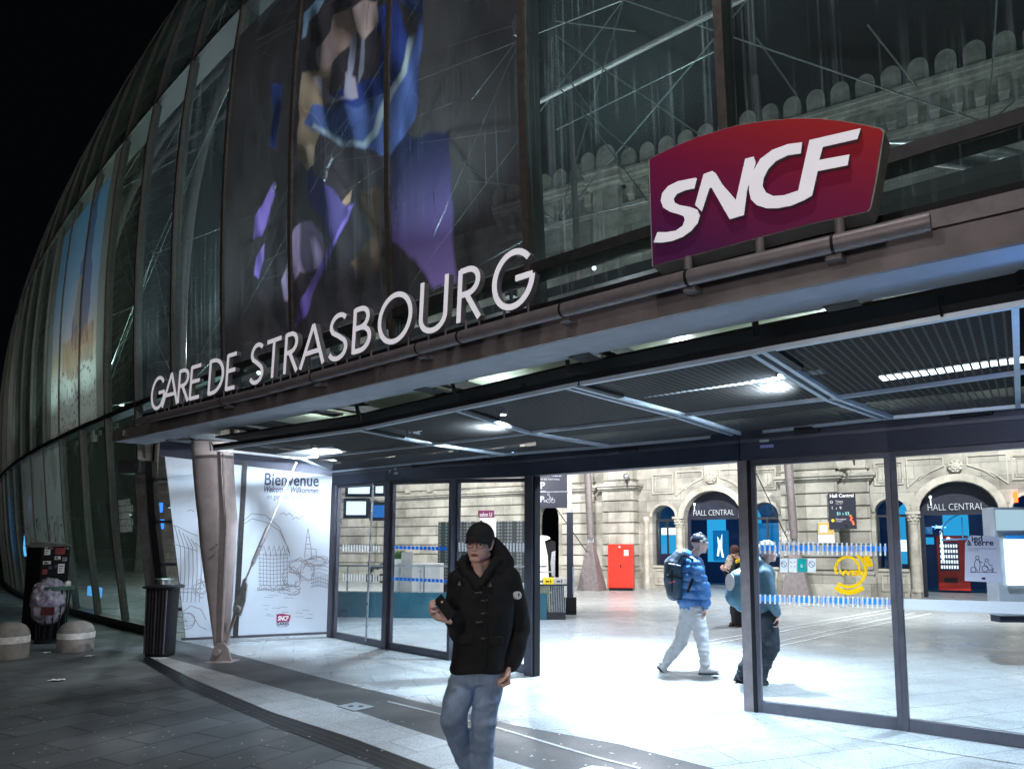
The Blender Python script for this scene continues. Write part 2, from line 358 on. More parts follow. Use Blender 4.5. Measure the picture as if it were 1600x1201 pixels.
M['letterw'] = pm('letterw', (.80, .79, .84), .42, 0, .08, 8, .05, 40, emit=(.8, .78, .86), estr=.46)  # slight glow in the letter white stands in for light falling on it
M['lettere'] = pm('lettere', (.18, .18, .19), .5, 0, .2, 10)
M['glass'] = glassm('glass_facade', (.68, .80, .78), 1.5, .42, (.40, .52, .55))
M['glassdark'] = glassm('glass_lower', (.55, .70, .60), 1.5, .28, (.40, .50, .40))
M['glassdoor'] = glassm('glass_door', (.95, .98, .98), 1.42)
M['stone'] = None
M['navy'] = pm('navy', (.012, .016, .035), .4, 0, .2, 8)
M['navytext'] = pm('navytext', (.02, .03, .10), .5, 0, .1, 8)
M['linegrey'] = pm('linegrey', (.26, .26, .31), .6, 0, .2, 30)
M['wtext'] = pm('white_lettering', (.9, .9, .92), .5, 0, 0)
M['yellow'] = pm('yellow', (.85, .62, .02), .45, 0, .08, 8)
M['syellow'] = stick('yellow_film', (.95, .66, .02)); M['swhite'] = stick('white_film', (.88, .90, .93)); M['sblue'] = stick('blue_film', (.05, .38, .85)); M['steal'] = stick('teal_film', (.03, .45, .44)); M['spaper'] = stick('paper_film', (.74, .75, .84), .35)
M['red'] = pm('red', (.62, .035, .02), .35, 0, .12, 5, .03, 60)
M['bluesticker'] = pm('blue_sticker', (.03, .30, .80), .4, 0, .05, 8)
M['teal'] = pm('teal', (.02, .35, .36), .45, 0, .05, 8)

# ================================================================ GROUND
M['paver'] = pavem('dark_paving', (.115, .13, .138), .8, .4, .58, .35, R(-62), .30, .010, .35, .5, .26)
M['granite'] = pavem('pale_granite', (.36, .39, .41), .9, .45, .30, .5, R(-20), .5, .008, .5, .5, .08)
M['bandpale'] = pavem('pale_band', (.40, .42, .43), .55, .42, .5, .6, R(-46), .35, .006, .4, .5, .12)
M['banddark'] = pavem('dark_band', (.07, .072, .075), 1.2, .6, .5, .6, R(-46), .3, .004, .4, .5, .12)
M['tactile'] = pm('tactile_strip', (.75, .77, .78), .5, 0, .1, 20)

def ground_poly(name, pts, z, mat):
    mb = MB(); mb.add([(p[0], p[1], z) for p in pts], [tuple(range(len(pts)))])
    me = bpy.data.meshes.new(name); me.from_pydata([tuple(v) for v in mb.v], [], mb.f)
    o = bpy.data.objects.new(name, me); COL.objects.link(o); me.materials.append(mat)
    if me.polygons[0].normal.z < 0: me.flip_normals()
    return struct(o)
def gl(pts): return [G(*p) for p in pts]
def ext(pts, a, b):
    d0 = (pts[0] - pts[1]).normalized(); d1 = (pts[-1] - pts[-2]).normalized()
    return ([pts[0] + d0 * a] if a else []) + pts + [pts[-1] + d1 * b]
ground_poly('square_paving', [(-300, -120), (300, -120), (300, 300), (-300, 300)], 0, M['paver'])
L1 = ext(gl([(350, 1017), (500, 1058), (700, 1107), (800, 1132), (970, 1163), (1117, 1201)]), .6, 9)
L2 = ext(gl([(272, 1030), (400, 1065), (530, 1102), (768, 1181), (840, 1203)]), .3, 9)
L3 = ext(gl([(240, 1030), (300, 1060), (425, 1113), (550, 1153), (670, 1198)]), .3, 9)
L4 = ext(gl([(222, 1033), (295, 1076), (425, 1132), (500, 1160), (600, 1200)]), .3, 9)
# ================================================================ FACADE CURVE
A0, KC = -38.2, .4
def _mk():
    pts = {}; ds = .05; p = Vector((-.2, 6.08)); pts[0] = p.copy(); s = 0.
    for i in range(1700):
        a = R(A0 + KC * (-(i + .5) * ds)); p = p - Vector((math.cos(a), math.sin(a))) * ds; pts[-(i + 1)] = p.copy()
    p = Vector((-.2, 6.08))
    for i in range(500):
        a = R(A0 + KC * ((i + .5) * ds)); p = p + Vector((math.cos(a), math.sin(a))) * ds; pts[i + 1] = p.copy()
    return pts
_FC = _mk()
def fcurve(s):
    k = s / .05; i = math.floor(k); f = k - i
    return _FC[i] * (1 - f) + _FC[i + 1] * f
PROF = [(-1, -.15), (0, 0), (2, .33), (4.17, .57), (5.5, .655), (6.9, .70), (7.9, .685), (9, .635), (9.9, .55), (11, .38), (12, .16), (13, -.12), (14, -.48), (16, -1.35), (18, -2.5), (21, -5), (23, -7.4)]
_pz, _po = zip(*PROF)
def fac(s, z, out=0.):
    a = R(A0 + KC * s); n = Vector((-math.sin(a), math.cos(a)))
    p = fcurve(s) - n * (float(np.interp(z, _pz, _po)) - .57 + out)
    return Vector((p.x, p.y, z))
def ftan(s): a = R(A0 + KC * s); return Vector((math.cos(a), math.sin(a), 0))
def fnrm(s): a = R(A0 + KC * s); return Vector((math.sin(a), -math.cos(a), 0))   # outward
def facpx(px, py, s=-3., z=6.):
    for _ in range(14):
        f0 = proj(fac(s, z)); e = (f0[0] - px, f0[1] - py)
        fs = proj(fac(s + .02, z)); fz = proj(fac(s, z + .02))
        a, b, c, d = (fs[0] - f0[0]) / .02, (fz[0] - f0[0]) / .02, (fs[1] - f0[1]) / .02, (fz[1] - f0[1]) / .02
        D = a * d - b * c
        ds, dz = -(d * e[0] - b * e[1]) / D, -(-c * e[0] + a * e[1]) / D
        s = max(-40, min(12, s + max(-2, min(2, ds)))); z = max(.1, min(17, z + max(-2, min(2, dz))))
    return s, z
SM = [0, -1.97, -3.97, -5.87, -7.72, -9.45, -11.2]
while SM[-1] > -76: SM.append(SM[-1] - 1.87)
SR = [1.93, 3.87, 5.8, 7.7, 9.6, 11.5, 13.4]
ALLM = sorted(SM + SR)
SJ = -9.45          # the glass wall reaches the ground left of this mullion, over the entrance right of it
ZT = 22.5
fb = [fac(s, 0) for s in np.arange(-76, SJ + .1, 3.)] + [fac(SJ, 0)]
floorpoly = [(p.x, p.y) for p in fb] + [(p.x, p.y) for p in L1] + [(60, -12), (60, 90), (-90, 90)]
ground_poly('hall_floor', floorpoly, .004, M['granite'])
def strip(name, a, b, z, mat):
    o = ground_poly(name, [(p.x, p.y) for p in a] + [(p.x, p.y) for p in reversed(b)], z, mat); return o
strip('dark_stone_band', L1, L2, .0035, M['banddark'])
strip('pale_stone_band', L2, L3, .004, M['bandpale'])
M['grate'] = meshpanel('drain_grate', (.10, .10, .10), .03, .018, .5, .4)
strip('drain_bed', L3, L4, .0034, M['black'])
# drain grate: slotted cast covers
dg = MB()
def resamp(pts, n):
    d = [0]
    for a, b in zip(pts[:-1], pts[1:]): d.append(d[-1] + (b - a).length)
    out = []
    for i in range(n):
        t = d[-1] * i / (n - 1); k = max(j for j in range(len(d)) if d[j] <= t + 1e-9); k = min(k, len(pts) - 2)
        f = (t - d[k]) / (d[k + 1] - d[k]); out.append(pts[k] * (1 - f) + pts[k + 1] * f)
    return out
a3, a4 = resamp(L3, 560), resamp(L4, 560)
for k in range(4):
    for i in range(0, 558):
        if k in (0, 3) or i % 1 == 0:
            pass
for i in range(0, 559):
    p, q = a3[i], a4[i]; p2 = a3[i] * .45 + a3[i + 1] * .55; q2 = a4[i] * .45 + a4[i + 1] * .55
    dg.add([p + Vector((0, 0, .006)), q + Vector((0, 0, .006)), q2 + Vector((0, 0, .006)), p2 + Vector((0, 0, .006))], [(0, 1, 2, 3)])
for f0 in (0, .32, .64, .94):
    for i in range(0, 558, 6):
        def mm(i, f): return a3[i] * (1 - f) + a4[i] * f + Vector((0, 0, .0075))
        dg.add([mm(i, f0), mm(i, f0 + .06), mm(min(558, i + 6), f0 + .06), mm(min(558, i + 6), f0)], [(0, 1, 2, 3)])
o = build(dg, 'drain_grate', M['steel_dark']); struct(o)
# thin dark door-track slot in the granite and tactile strips in the hall
tr = MB(); tr.ribbon([G(1318, 1150), G(1332, 1152), G(1600, 1194), G(1600, 1194) + (G(1600, 1194) - G(1332, 1152)) * .6], (0, 0, 1), .06, .002)
for v in tr.v: v.z += .005
struct(build(tr, 'floor_slot', M['bandpale']))
tc_ = MB()
for a, b in (((940, 1062), (1430, 957)), ((960, 1066), (1455, 958)), ((925, 1034), (1405, 949)), ((935, 1038), (1420, 951))):
    tc_.ribbon([G(*a), G(*b)], (0, 0, 1), .035, .006)
for v in tc_.v: v.z += .005
struct(build(tc_, 'tactile_strip', M['tactile']))
# pale strip down the dark band
tb = MB(); tb.ribbon(gl([(606, 1096), (776, 1137), (930, 1183), (1000, 1201)]), (0, 0, 1), .03, .003)
for v in tb.v: v.z += .005
struct(build(tb, 'inlay_strip', M['bandpale']))
# ================================================================ GLASS FACADE
fc = thing('glass_station_facade', fac(-12, 0), 'tall curved glass facade of the station bulging over the entrance, seen at night', 'building')
def zs(z0, z1, n): return [z0 + (z1 - z0) * i / n for i in range(n + 1)]
for s in ALLM:
    z0 = 0. if s <= SJ + .01 else 3.46
    mw_ = .035 if s > SJ - .1 else .026
    if s < -34: n = 16
    else: n = 30
    mb = MB(); T = ftan(s); rings = []
    for z in zs(z0, ZT, n):
        rings.append([fac(s, z, .03) - T * mw_, fac(s, z, .03) + T * mw_, fac(s, z, -.10) + T * mw_, fac(s, z, -.10) - T * mw_])
    vs = [v for r_ in rings for v in r_]; nn = len(rings)
    mb.add(vs, [(4 * i + k, 4 * i + (k + 1) % 4, 4 * i + 4 + (k + 1) % 4, 4 * i + 4 + k) for i in range(nn - 1) for k in range(4)] + [(3, 2, 1, 0), tuple(range(4 * nn - 4, 4 * nn))])
    build(mb, 'mullion', M['mullion'], fc)
    if s < -6.5: continue
    mb = MB(); rings = []
    for z in zs(z0, ZT, n):
        rings.append([fac(s, z, -.10) - T * .013, fac(s, z, -.10) + T * .013, fac(s, z, -.24) + T * .013, fac(s, z, -.24) - T * .013])
    vs = [v for r_ in rings for v in r_]
    mb.add(vs, [(4 * i + k, 4 * i + (k + 1) % 4, 4 * i + 4 + (k + 1) % 4, 4 * i + 4 + k) for i in range(nn - 1) for k in range(4)] + [(3, 2, 1, 0), tuple(range(4 * nn - 4, 4 * nn))])
    build(mb, 'fin', M['fin'], fc)
def surf(name, mat, s0, s1, z0, z1, ns, nz, parent, out=0., label=None, art=None):
    vs = []; uvs = []
    for j in range(nz + 1):
        for i in range(ns + 1):
            s = s0 + (s1 - s0) * i / ns; z = z0 + (z1 - z0) * j / nz; vs.append(fac(s, z, out)); uvs.append((s, z))
    fs = [(j * (ns + 1) + i, j * (ns + 1) + i + 1, (j + 1) * (ns + 1) + i + 1, (j + 1) * (ns + 1) + i) for j in range(nz) for i in range(ns)]
    L = rootloc(parent); me = bpy.data.meshes.new(name); me.from_pydata([v - L for v in vs], [], fs)
    ul = me.uv_layers.new(name='UVMap'); 
    for lp in me.loops: ul.data[lp.index].uv = uvs[lp.vertex_index]
    if art is not None:
        ca = me.color_attributes.new('art', 'FLOAT_COLOR', 'POINT')
        cols = art(np.array([[v.x, v.y, v.z] for v in vs]), np.array(uvs)); ca.data.foreach_set('color', cols.astype(np.float32).ravel())
    me.polygons.foreach_set('use_smooth', [True] * len(me.polygons)); me.materials.append(mat)
    o = bpy.data.objects.new(name, me); COL.objects.link(o); o.parent = parent
    if label: o['label'] = label
    return o
for a, b in zip(ALLM[:-1], ALLM[1:]):
    z0 = .12 if b <= SJ + .01 else 3.58
    nz = 14 if a < -34 else 26
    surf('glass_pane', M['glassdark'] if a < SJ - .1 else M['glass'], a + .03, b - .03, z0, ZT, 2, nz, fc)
def rail(name, mat, z0, z1, o0, o1, sa, sb, step=1.2):
    ss = list(np.arange(sa, sb, step)) + [sb]; mb = MB(); vs = []
    for s in ss: vs += [fac(s, z0, o0), fac(s, z0, o1), fac(s, z1, o1), fac(s, z1, o0)]
    n = len(ss)
    mb.add(vs, [(4 * i + k, 4 * i + (k + 1) % 4, 4 * i + 4 + (k + 1) % 4, 4 * i + 4 + k) for i in range(n - 1) for k in range(4)] + [(3, 2, 1, 0), tuple(range(4 * n - 4, 4 * n))])
    return build(mb, name, mat, fc)
rail('transom', M['steel_dark'], 4.06, 4.15, .02, -.2, -75, 13.3)
rail('transom', M['steel_dark'], 9.84, 9.90, .02, -.3, -75, 13.3)
rail('transom', M['fin'], 15.0, 15.12, .02, -.3, -75, 13.3)
rail('base_kerb', M['steel_dark'], 0.0, .16, .06, -.2, -75, SJ)
rail('sill_beam', M['black'], 3.47, 3.60, .03, -.22, SJ - .05, 13.3)
rail('interior_beam', M['steel_dark'], 3.94, 4.03, -.3, -.5, SJ - .05, 13.3)

# ---------------- printed films on the glass (generic shapes, only colours and masses)
def inpoly(P, poly):
    x, y = P[:, 0], P[:, 1]; ins = np.zeros(len(P), bool); n = len(poly)
    for i in range(n):
        x0, y0 = poly[i]; x1, y1 = poly[(i + 1) % n]
        c = ((y0 > y) != (y1 > y)) & (x < (x1 - x0) * (y - y0) / ((y1 - y0) or 1e-9) + x0); ins ^= c
    return ins
def projn(V):
    z = V[:, 2] - EYE; d = V[:, 1] * math.cos(PIT) + z * math.sin(PIT); u = -V[:, 1] * math.sin(PIT) + z * math.cos(PIT)
    return np.stack([PPX + FPX * V[:, 0] / d, PPY - FPX * u / d], 1)
def vnoise(uv, sc, seed=0):
    return np.array([noise.noise(Vector((u * sc + seed, v * sc * .5, seed * .37))) for u, v in uv])
# the design is laid out on the film in film metres (s along, z up)
def fz(pts): return [facpx(*p, s=-3, z=6) for p in pts]
SHP = []
def shape(col, pts, edge=None): SHP.append((col, fz(pts), edge))
shape((.05, .035, .05), [(470, 0), (660, 0), (650, 120), (640, 250), (600, 470), (455, 530), (400, 470), (470, 250)])
shape((.30, .20, .80), [(610, 210), (705, 205), (711, 440), (680, 452), (650, 400), (615, 380)])
shape((.35, .24, .18), [(470, 120), (520, 100), (500, 210), (480, 270), (466, 240)])
shape((.09, .13, .38), [(490, 165), (560, 160), (640, 110), (655, 30), (625, 0), (660, 0), (662, 80), (648, 180), (612, 240), (560, 232), (488, 205), (476, 190)])
shape((.03, .05, .25), [(500, 150), (590, 120), (600, 60), (560, 20), (620, 0), (640, 60), (620, 130), (560, 168)])
shape((.45, .50, .60), [(488, 200), (530, 222), (572, 232), (590, 205), (612, 150), (640, 110), (648, 60), (640, 60), (628, 110), (600, 150), (582, 200), (568, 222), (530, 214), (492, 194)])
shape((.52, .33, .30), [(520, 30), (548, 10), (556, 60), (530, 88), (516, 70)])
shape((.62, .42, .42), [(552, 10), (590, 0), (592, 40), (570, 60), (556, 50)])
shape((.48, .32, .34), [(492, 78), (520, 50), (530, 90), (514, 110), (494, 104)])
shape((.42, .34, .46), [(490, 125), (503, 150), (512, 158), (560, 152), (556, 120), (540, 112), (538, 150), (512, 148), (500, 120)])
shape((.36, .34, .48), [(548, 60), (556, 60), (548, 150), (540, 150)])
shape((.36, .34, .48), [(566, 56), (573, 56), (570, 110), (560, 130)])
shape((.55, .38, .30), [(478, 226), (490, 230), (492, 262), (482, 266)])
shape((.50, .36, .62), [(458, 365), (470, 348), (490, 345), (506, 365), (511, 395), (500, 420), (470, 424), (450, 470), (442, 470), (440, 440), (452, 410)])
shape((.28, .18, .70), [(545, 322), (554, 318), (500, 440), (478, 490), (460, 512), (470, 470), (520, 380)])
shape((.24, .15, .55), [(428, 290), (430, 310), (410, 372), (398, 370), (398, 340)])
shape((.22, .14, .50), [(415, 384), (414, 405), (404, 436), (396, 430), (400, 402)])
shape((.26, .15, .11), [(560, 300), (596, 290), (598, 380), (590, 420), (560, 430), (548, 410), (580, 370)])
shape((.48, .30, .22), [(532, 320), (550, 300), (548, 316), (534, 330)])
shape((.10, .07, .24), [(480, 268), (520, 290), (545, 330), (520, 380), (500, 340), (478, 310)])
shape((.06, .09, .35), [(424, 130), (443, 128), (436, 200), (430, 240), (420, 230), (428, 180)])
shape((.30, .42, .62), [(476, 18), (494, 0), (510, 0), (492, 30), (484, 52), (474, 60)])
shape((.07, .05, .06), [(484, 30), (530, 0), (560, 0), (545, 12), (520, 30), (512, 50), (494, 76), (480, 60)])
STK = []
_r = random.Random(21)
for k in range(46):   # long loose brush strokes of the print
    s0, z0 = _r.uniform(-5.8, -.3), _r.uniform(4.3, 8.8); a = _r.uniform(.9, 2.2); L_ = _r.uniform(.25, .9); bend = _r.uniform(-.8, .8)
    STK.append(([(s0 + L_ * t * math.cos(a + bend * t), z0 + L_ * t * math.sin(a + bend * t)) for t in (0, .25, .5, .75, 1)], _r.choice([.35, .35, 1.9]), _r.uniform(.006, .016)))
def segdist(P, pts, closed):
    D = np.full(len(P), 9.); q = list(pts) + ([pts[0]] if closed else [])
    for (x0, y0), (x1, y1) in zip(q[:-1], q[1:]):
        d = np.array([x1 - x0, y1 - y0]); t = np.clip(((P - [x0, y0]) @ d) / max(1e-9, d @ d), 0, 1); e = P - [x0, y0] - t[:, None] * d; D = np.minimum(D, np.hypot(e[:, 0], e[:, 1]))
    return D
def art1(V, uv):
    n1 = vnoise(uv, 1.2, 3); n2 = vnoise(uv, 4, 8); n3 = vnoise(uv * np.array([2.6, .9]) + (uv[:, 1:2] * .8), 1.6, 12); n4 = vnoise(uv, 11, 4)
    c = np.ones((len(V), 4)); c[:, :3] = np.array([.072, .060, .066])[None] * (1 + .6 * n1 + .3 * n2)[:, None]
    uvj = uv.copy(); uvj[:, 0] += .06 * n2 + .02 * n4; uvj[:, 1] += .08 * vnoise(uv, 3, 1)
    fold = np.clip(.62 + 1.5 * n3 + .5 * n2, .16, 1.5)
    for k, (col, poly, e) in enumerate(SHP):
        sd = segdist(uvj, poly, True); sd = np.where(inpoly(uvj, poly), sd, -sd); al = np.clip(.5 + sd / (.035 if k not in (1, 5) else .05), 0, 1)[:, None] * (.95 if k else .6)
        cc = np.array(col)[None] * fold[:, None] * 1.45
        if k == 1: f = np.clip((uv[:, 1] - 4.2) / 1.9, 0, 1)[:, None]; cc = np.array([.52, .34, 1.0])[None] * (1 - f) ** 2.2 + np.array([.02, .025, .08])[None] * f
        c[:, :3] = c[:, :3] * (1 - al) + cc * al
    for pts, g, w_ in STK:
        al = np.clip(1 - segdist(uv, pts, False) / w_, 0, 1)[:, None] * .8; c[:, :3] *= 1 - al + al * g
    return np.clip(c, 0, 1)
M['film1'] = printm('printed_film_dark', .70, .62)
for a, b in zip(sorted([x for x in ALLM if -5.9 < x <= 0])[:-1], sorted([x for x in ALLM if -5.9 < x <= 0])[1:]):
    surf('printed_film', M['film1'], a + .045, b - .045, 4.17, 9.3, 110, 300, fc, .006, 'dark film printed in violet and blue on the glass', art1)
def art2(V, uv):
    n1 = vnoise(uv, 1.0, 3); n2 = vnoise(uv, 3.5, 8); n3 = vnoise(uv, 7, 2)
    z = uv[:, 1]; f = np.clip((z - 4.2) / 5.6, 0, 1)
    stops = [(0, (.78, .72, .74)), (.18, (.76, .70, .74)), (.30, (.60, .42, .36)), (.42, (.42, .38, .52)), (.6, (.28, .38, .62)), (.8, (.22, .40, .70)), (1, (.22, .44, .76))]
    c = np.ones((len(V), 4))
    for k in range(3): c[:, k] = np.interp(f + .05 * n1, [s[0] for s in stops], [s[1][k] for s in stops])
    # tower-like darker mass, orange patch, thin drawn curls
    sc_ = (uv[:, 0] - art2.s0) / art2.w
    i = (np.abs(sc_ - .52 - .12 * (f - .5) - .05 * n2) < .17 * (1.25 - f)) & (f > .3) & (f < .93); c[i, :3] = c[i, :3] * .45 + np.array([.07, .04, .16])[None] * .5
    i = (np.abs(sc_ - .45) < .30) & (np.abs(f - .30 - .03 * n2) < .07 + .05 * n1); c[i, :3] = c[i, :3] * .45 + np.array([.50, .25, .16]) * (.35 + .5 * np.abs(n3[i]) + .3 * n2[i])[:, None]
    i = (np.abs(sc_ - .42) < .05) & (f > .4) & (f < .6); c[i, :3] = c[i, :3] * .6 + np.array([.22, .14, .07])
    i = (np.abs(n3 + .6 * n2) < .035) & (f < .24); c[i, :3] = (.16, .10, .14)
    return c
M['film2'] = printm('printed_film_pale', .93, .5)
art2.s0, art2.w = SM[8] - .4, 4.4
for a, b in ((SM[7], SM[6]), (SM[8], SM[7]), (SM[9] + .9, SM[8])):
    e = b - .045 if b != SM[6] else b - .62
    surf('printed_film', M['film2'], a + .045, e, 4.17, 9.3, 34, 110, fc, .006, 'tall printed film fading from blue to pale pink with fine drawn lines', art2)
def artg(V, uv): c = np.ones((len(V), 4)); c[:, :3] = np.array([.30, .28, .29])[None] * (1.25 - .1 * (uv[:, 1:2] - 4)); return c
surf('grey_film', M['film2'], SM[6] - .60, SM[6] - .045, 4.17, 9.8, 4, 20, fc, .006, None, artg)
surf('grey_film', M['film2'], SM[9] + .45, SM[9] + .9, 4.17, 9.3, 4, 20, fc, .006, None, artg)
art3 = lambda V, uv: np.concatenate([np.stack([.62 + .1 * vnoise(uv, 1, 4), .52 + .1 * vnoise(uv, 1, 4), .52 + .12 * vnoise(uv, 1, 5)], 1), np.ones((len(V), 1))], 1)
for k in (13, 14, 15, 18, 19, 20):
    surf('printed_film', M['film2'], SM[k] + .05, SM[k - 1] - .05, 4.17, 9.3, 8, 30, fc, .006, None, art3)
def art4(V, uv):
    c = np.ones((len(V), 4)); n = vnoise(uv, 5, 2); n2 = vnoise(uv, 2, 6)
    c[:, :3] = (.60, .56, .62); i = (np.abs(n) < .05) & (uv[:, 1] < 2.3); c[i, :3] = (.22, .15, .16)
    i = (n2 > .25); c[i, :3] *= .75; return c
for k in (9, 10, 11):
    surf('printed_film', M['film2'], SM[k] + .05, SM[k - 1] - .05, .55 if k != 11 else .9, 4.02, 24, 50, fc, .006, None, art4)

# ---------------- steel tubes, arches and tie cables inside the glass
def inner(s, z, d): return fac(s, z, -d)
for s in (-26.5, -19, -11.5):
    mb = MB(); mb.tube([inner(s, z, 1.5) for z in zs(4.6, 21, 20)], .10, 10); build(mb, 'arch_tube', M['steel_brown'], fc, smooth=True)
for z in (6.9,):
    mb = MB(); mb.tube([inner(s, z, 1.5) for s in np.arange(-1, 13, 1.5)], .03, 8); build(mb, 'cross_tube', M['steel_brown'], fc, smooth=True)
NODES = []
M['cable'] = pm('cable_steel', (.16, .18, .18), .35, .6, .2, 4)
def up_(z): return Vector((0, 0, z))
def cab(a, b, r=.008): mb = MB(); mb.tube([a, b], r, 5); build(mb, 'tie_cable', M['cable'], fc)
hub = {}
for i, s in enumerate((-19, -15.2, -11.5, -7.6, -4.0, -.2, 3.5, 7.2, 11)):
    for j, z in enumerate((4.9, 7.6, 10.6, 14.)):
        d = .75 if (i + j) % 2 else 1.5; hub[i, j] = inner(s + (.4 if j % 2 else 0), z, d)
nc = 0
for (i, j), p in hub.items():
    for di, dj in ((1, 1), (1, -1), (1, 0), (0, 1)):
        q = hub.get((i + di, j + dj))
        if q is not None and nc < 90: cab(p, q, .007); nc += 1
def node_plate(c, s, sz=.16, rot=0):
    T = ftan(s); U = Vector((0, 0, 1)); n = fnrm(s); ca, sa = math.cos(rot), math.sin(rot); a = T * ca + U * sa; b = U * ca - T * sa
    poly = [c + a * x * sz + b * y * sz for x, y in ((-.5, .9), (.5, 1.0), (1.0, .1), (.28, -1.), (-.25, -1.0), (-.8, .2))]
    mb = MB(); mb.prism(poly, n * .03)
    for x, y in ((-.2, .5), (.3, .5), (0, -.6), (.5, .05)):
        q = c + a * x * sz + b * y * sz + n * .03; mb.tube([q, q + n * .012], .02, 8)
    build(mb, 'cable_node', M['white'], fc)
for px, py, rot, sz in ((786, 14, -.25, .12), (487, 240, 1.9, .09), (480, 262, .4, .08), (402, 282, 0, .07)):
    s, z = facpx(px, py); node_plate(inner(s, z, .25), s, sz, rot)
for a, b in (((782, 32), (700, 130)), ((782, 36), (640, 350)), ((770, 14), (660, 45)), ((492, 268), (600, 420)), ((488, 236), (600, 100)), ((500, 236), (596, 215)), ((486, 300), (600, 212)), ((400, 290), (372, 385)),
             ((626, 205), (760, 178)), ((626, 160), (672, 135)), ((372, 405), (432, 366)), ((372, 432), (445, 400)), ((840, 5), (960, 12)), ((700, 265), (812, 270)), ((700, 268), (746, 345)),
             ((845, 78), (905, 165)), ((840, 110), (950, 205)), ((840, 180), (1100, 35)), ((842, 30), (1110, 210)), ((880, 150), (1010, 330)), ((1160, 25), (1222, 112)), ((1340, 0), (1420, 95))):
    sa, za = facpx(*a); sb, zb = facpx(*b); cab(inner(sa, za, .28), inner(sb, zb, .34), .006)
# support tube crossing behind the right-hand panes
mb = MB()
pa, pb = [facpx(*q, s=3, z=5) for q in ((1165, 152), (1600, 192))]
P_ = lambda t: inner(pa[0] + (pb[0] - pa[0]) * t, pa[1] + (pb[1] - pa[1]) * t, .55)
mb.tube([P_(0), P_(.5), P_(.62), P_(.7), P_(.9), P_(1.1)], [.035, .035, .075, .09, .085, .05], 12); build(mb, 'support_strut', M['alu'], fc, smooth=True)
# floodlights seen through the glass just above the sill
M['proj'] = em('projector_face', (.75, .9, 1.), 5)
for px, py, r_ in ((864, 375, .07), (878, 391, .02), (862, 415, .028), (880, 432, .03), (866, 440, .02), (352, 572, .03), (128, 640, .03), (60, 660, .03)):
    s, z = facpx(px, py, 1, 4.5); c = inner(s, z, .5); mb = MB(); mb.sphere(c, r_, 12, 8); build(mb, 'projector', M['proj'], fc, smooth=True)
for s, e_ in ((-22, 250), (-18, 300), (-15.5, 380), (-14, 380), (-12.4, 380), (-9., 150), (-6., 200), (-4.4, 260), (-2.5, 320), (-1., 320), (1.2, 150), (4.4, 150), (8., 150)):
    c = inner(s, 4.45, .9); mb = MB(); mb.tube([c - up_(.12), c], .07, 10); mb.tube([c - up_(.3), c - up_(.12)], .02, 6); build(mb, 'uplight', M['steel_dark'], fc)
    lamp('facade_uplight', 'SPOT', c + up_(.02), e_, (.72, .95, .95) if s > -9.2 or s < -11 else (.86, 1., .78), inner(s, 9.5, .1), .06, spot=140, blend=.9)
for s, dd_, z_, e_, c_ in ((-2.4, 5.5, 3.6, 420, (.9, .9, 1.)), (-5.2, 5.5, 3.6, 300, (.9, .9, 1.)), (-12.5, 2.6, 2.6, 80, (.55, 1., .85)), (-16, 2.6, 2.6, 50, (.55, .9, .85)), (-22, 3, 2.6, 50, (.7, .75, 1.)), (-13.6, 3.2, 6.6, 330, (.95, .93, 1.)), (-24, 3.2, 6.6, 300, (.95, .93, 1.))):
    c = inner(s, z_, dd_); mb = MB(); mb.tube([c + up_(.02), c + up_(.10)], .08, 10); build(mb, 'added_lamp_body', M['steel_dark'], fc); lamp('interior_fill_light', 'POINT', c - up_(.08), e_, c_, None, .1)  # added fill lamps that backlight the films and lower panes
# illuminated rails inside (thin tubes along the sill)
for px0, px1, py0, py1 in ((520, 600, 510, 492), (610, 700, 488, 465)):
    pass
# ================================================================ PORTAL JAMB (left end of the entrance)
J = thing('portal_jamb', fac(SJ, 0), 'slanting glazed side jamb with ladder rungs at the left end of the entrance', 'jamb')
Jn = Vector((.80, .60, 0))                      # runs from the glass wall towards the welcome wall
def jpt(k, z, out=0): return fac(SJ, z, out) + Vector((.93, -.1, 0)) * k
def jbar(k, w, d, z0, z1, mat, name):
    mb = MB(); rings = [fac(SJ, z, 0) + Vector((k, 0, 0)) for z in zs(z0, z1, 8)]; vs = []
    for p in rings: vs += [p + Vector((-w / 2, -d / 2, 0)), p + Vector((w / 2, -d / 2, 0)), p + Vector((w / 2, d / 2, 0)), p + Vector((-w / 2, d / 2, 0))]
    n = len(rings); mb.add(vs, [(4 * i + j, 4 * i + (j + 1) % 4, 4 * i + 4 + (j + 1) % 4, 4 * i + 4 + j) for i in range(n - 1) for j in range(4)] + [(3, 2, 1, 0), tuple(range(4 * n - 4, 4 * n))])
    return build(mb, name, mat, J)
jbar(.04, .16, .18, 0, 3.1, M['mullion'], 'outer_post')
jbar(.21, .12, .16, 0, 3.1, M['black'], 'inner_post')
jbar(.58, .07, .12, 0, 3.1, M['frame'], 'inner_post')
for z in (.45, 1.25, 2.0, 2.75):
    p = fac(SJ, z, 0); mb = MB(); mb.boxv(p + Vector((.24, -.03, 0)), (.33, 0, 0), (0, .06, 0), (0, 0, .05)); build(mb, 'rung', M['frame'], J)
mb = MB(); p0, p1 = fac(SJ, .1, 0), fac(SJ, 3.1, 0); mb.hexa([p0 + Vector((.27, .0, 0)), p0 + Vector((.55, 0, 0)), p0 + Vector((.55, .01, 0)), p0 + Vector((.27, .01, 0)), p1 + Vector((.27, 0, 0)), p1 + Vector((.55, 0, 0)), p1 + Vector((.55, .01, 0)), p1 + Vector((.27, .01, 0))])
build(mb, 'glass_pane', M['glassdoor'], J)
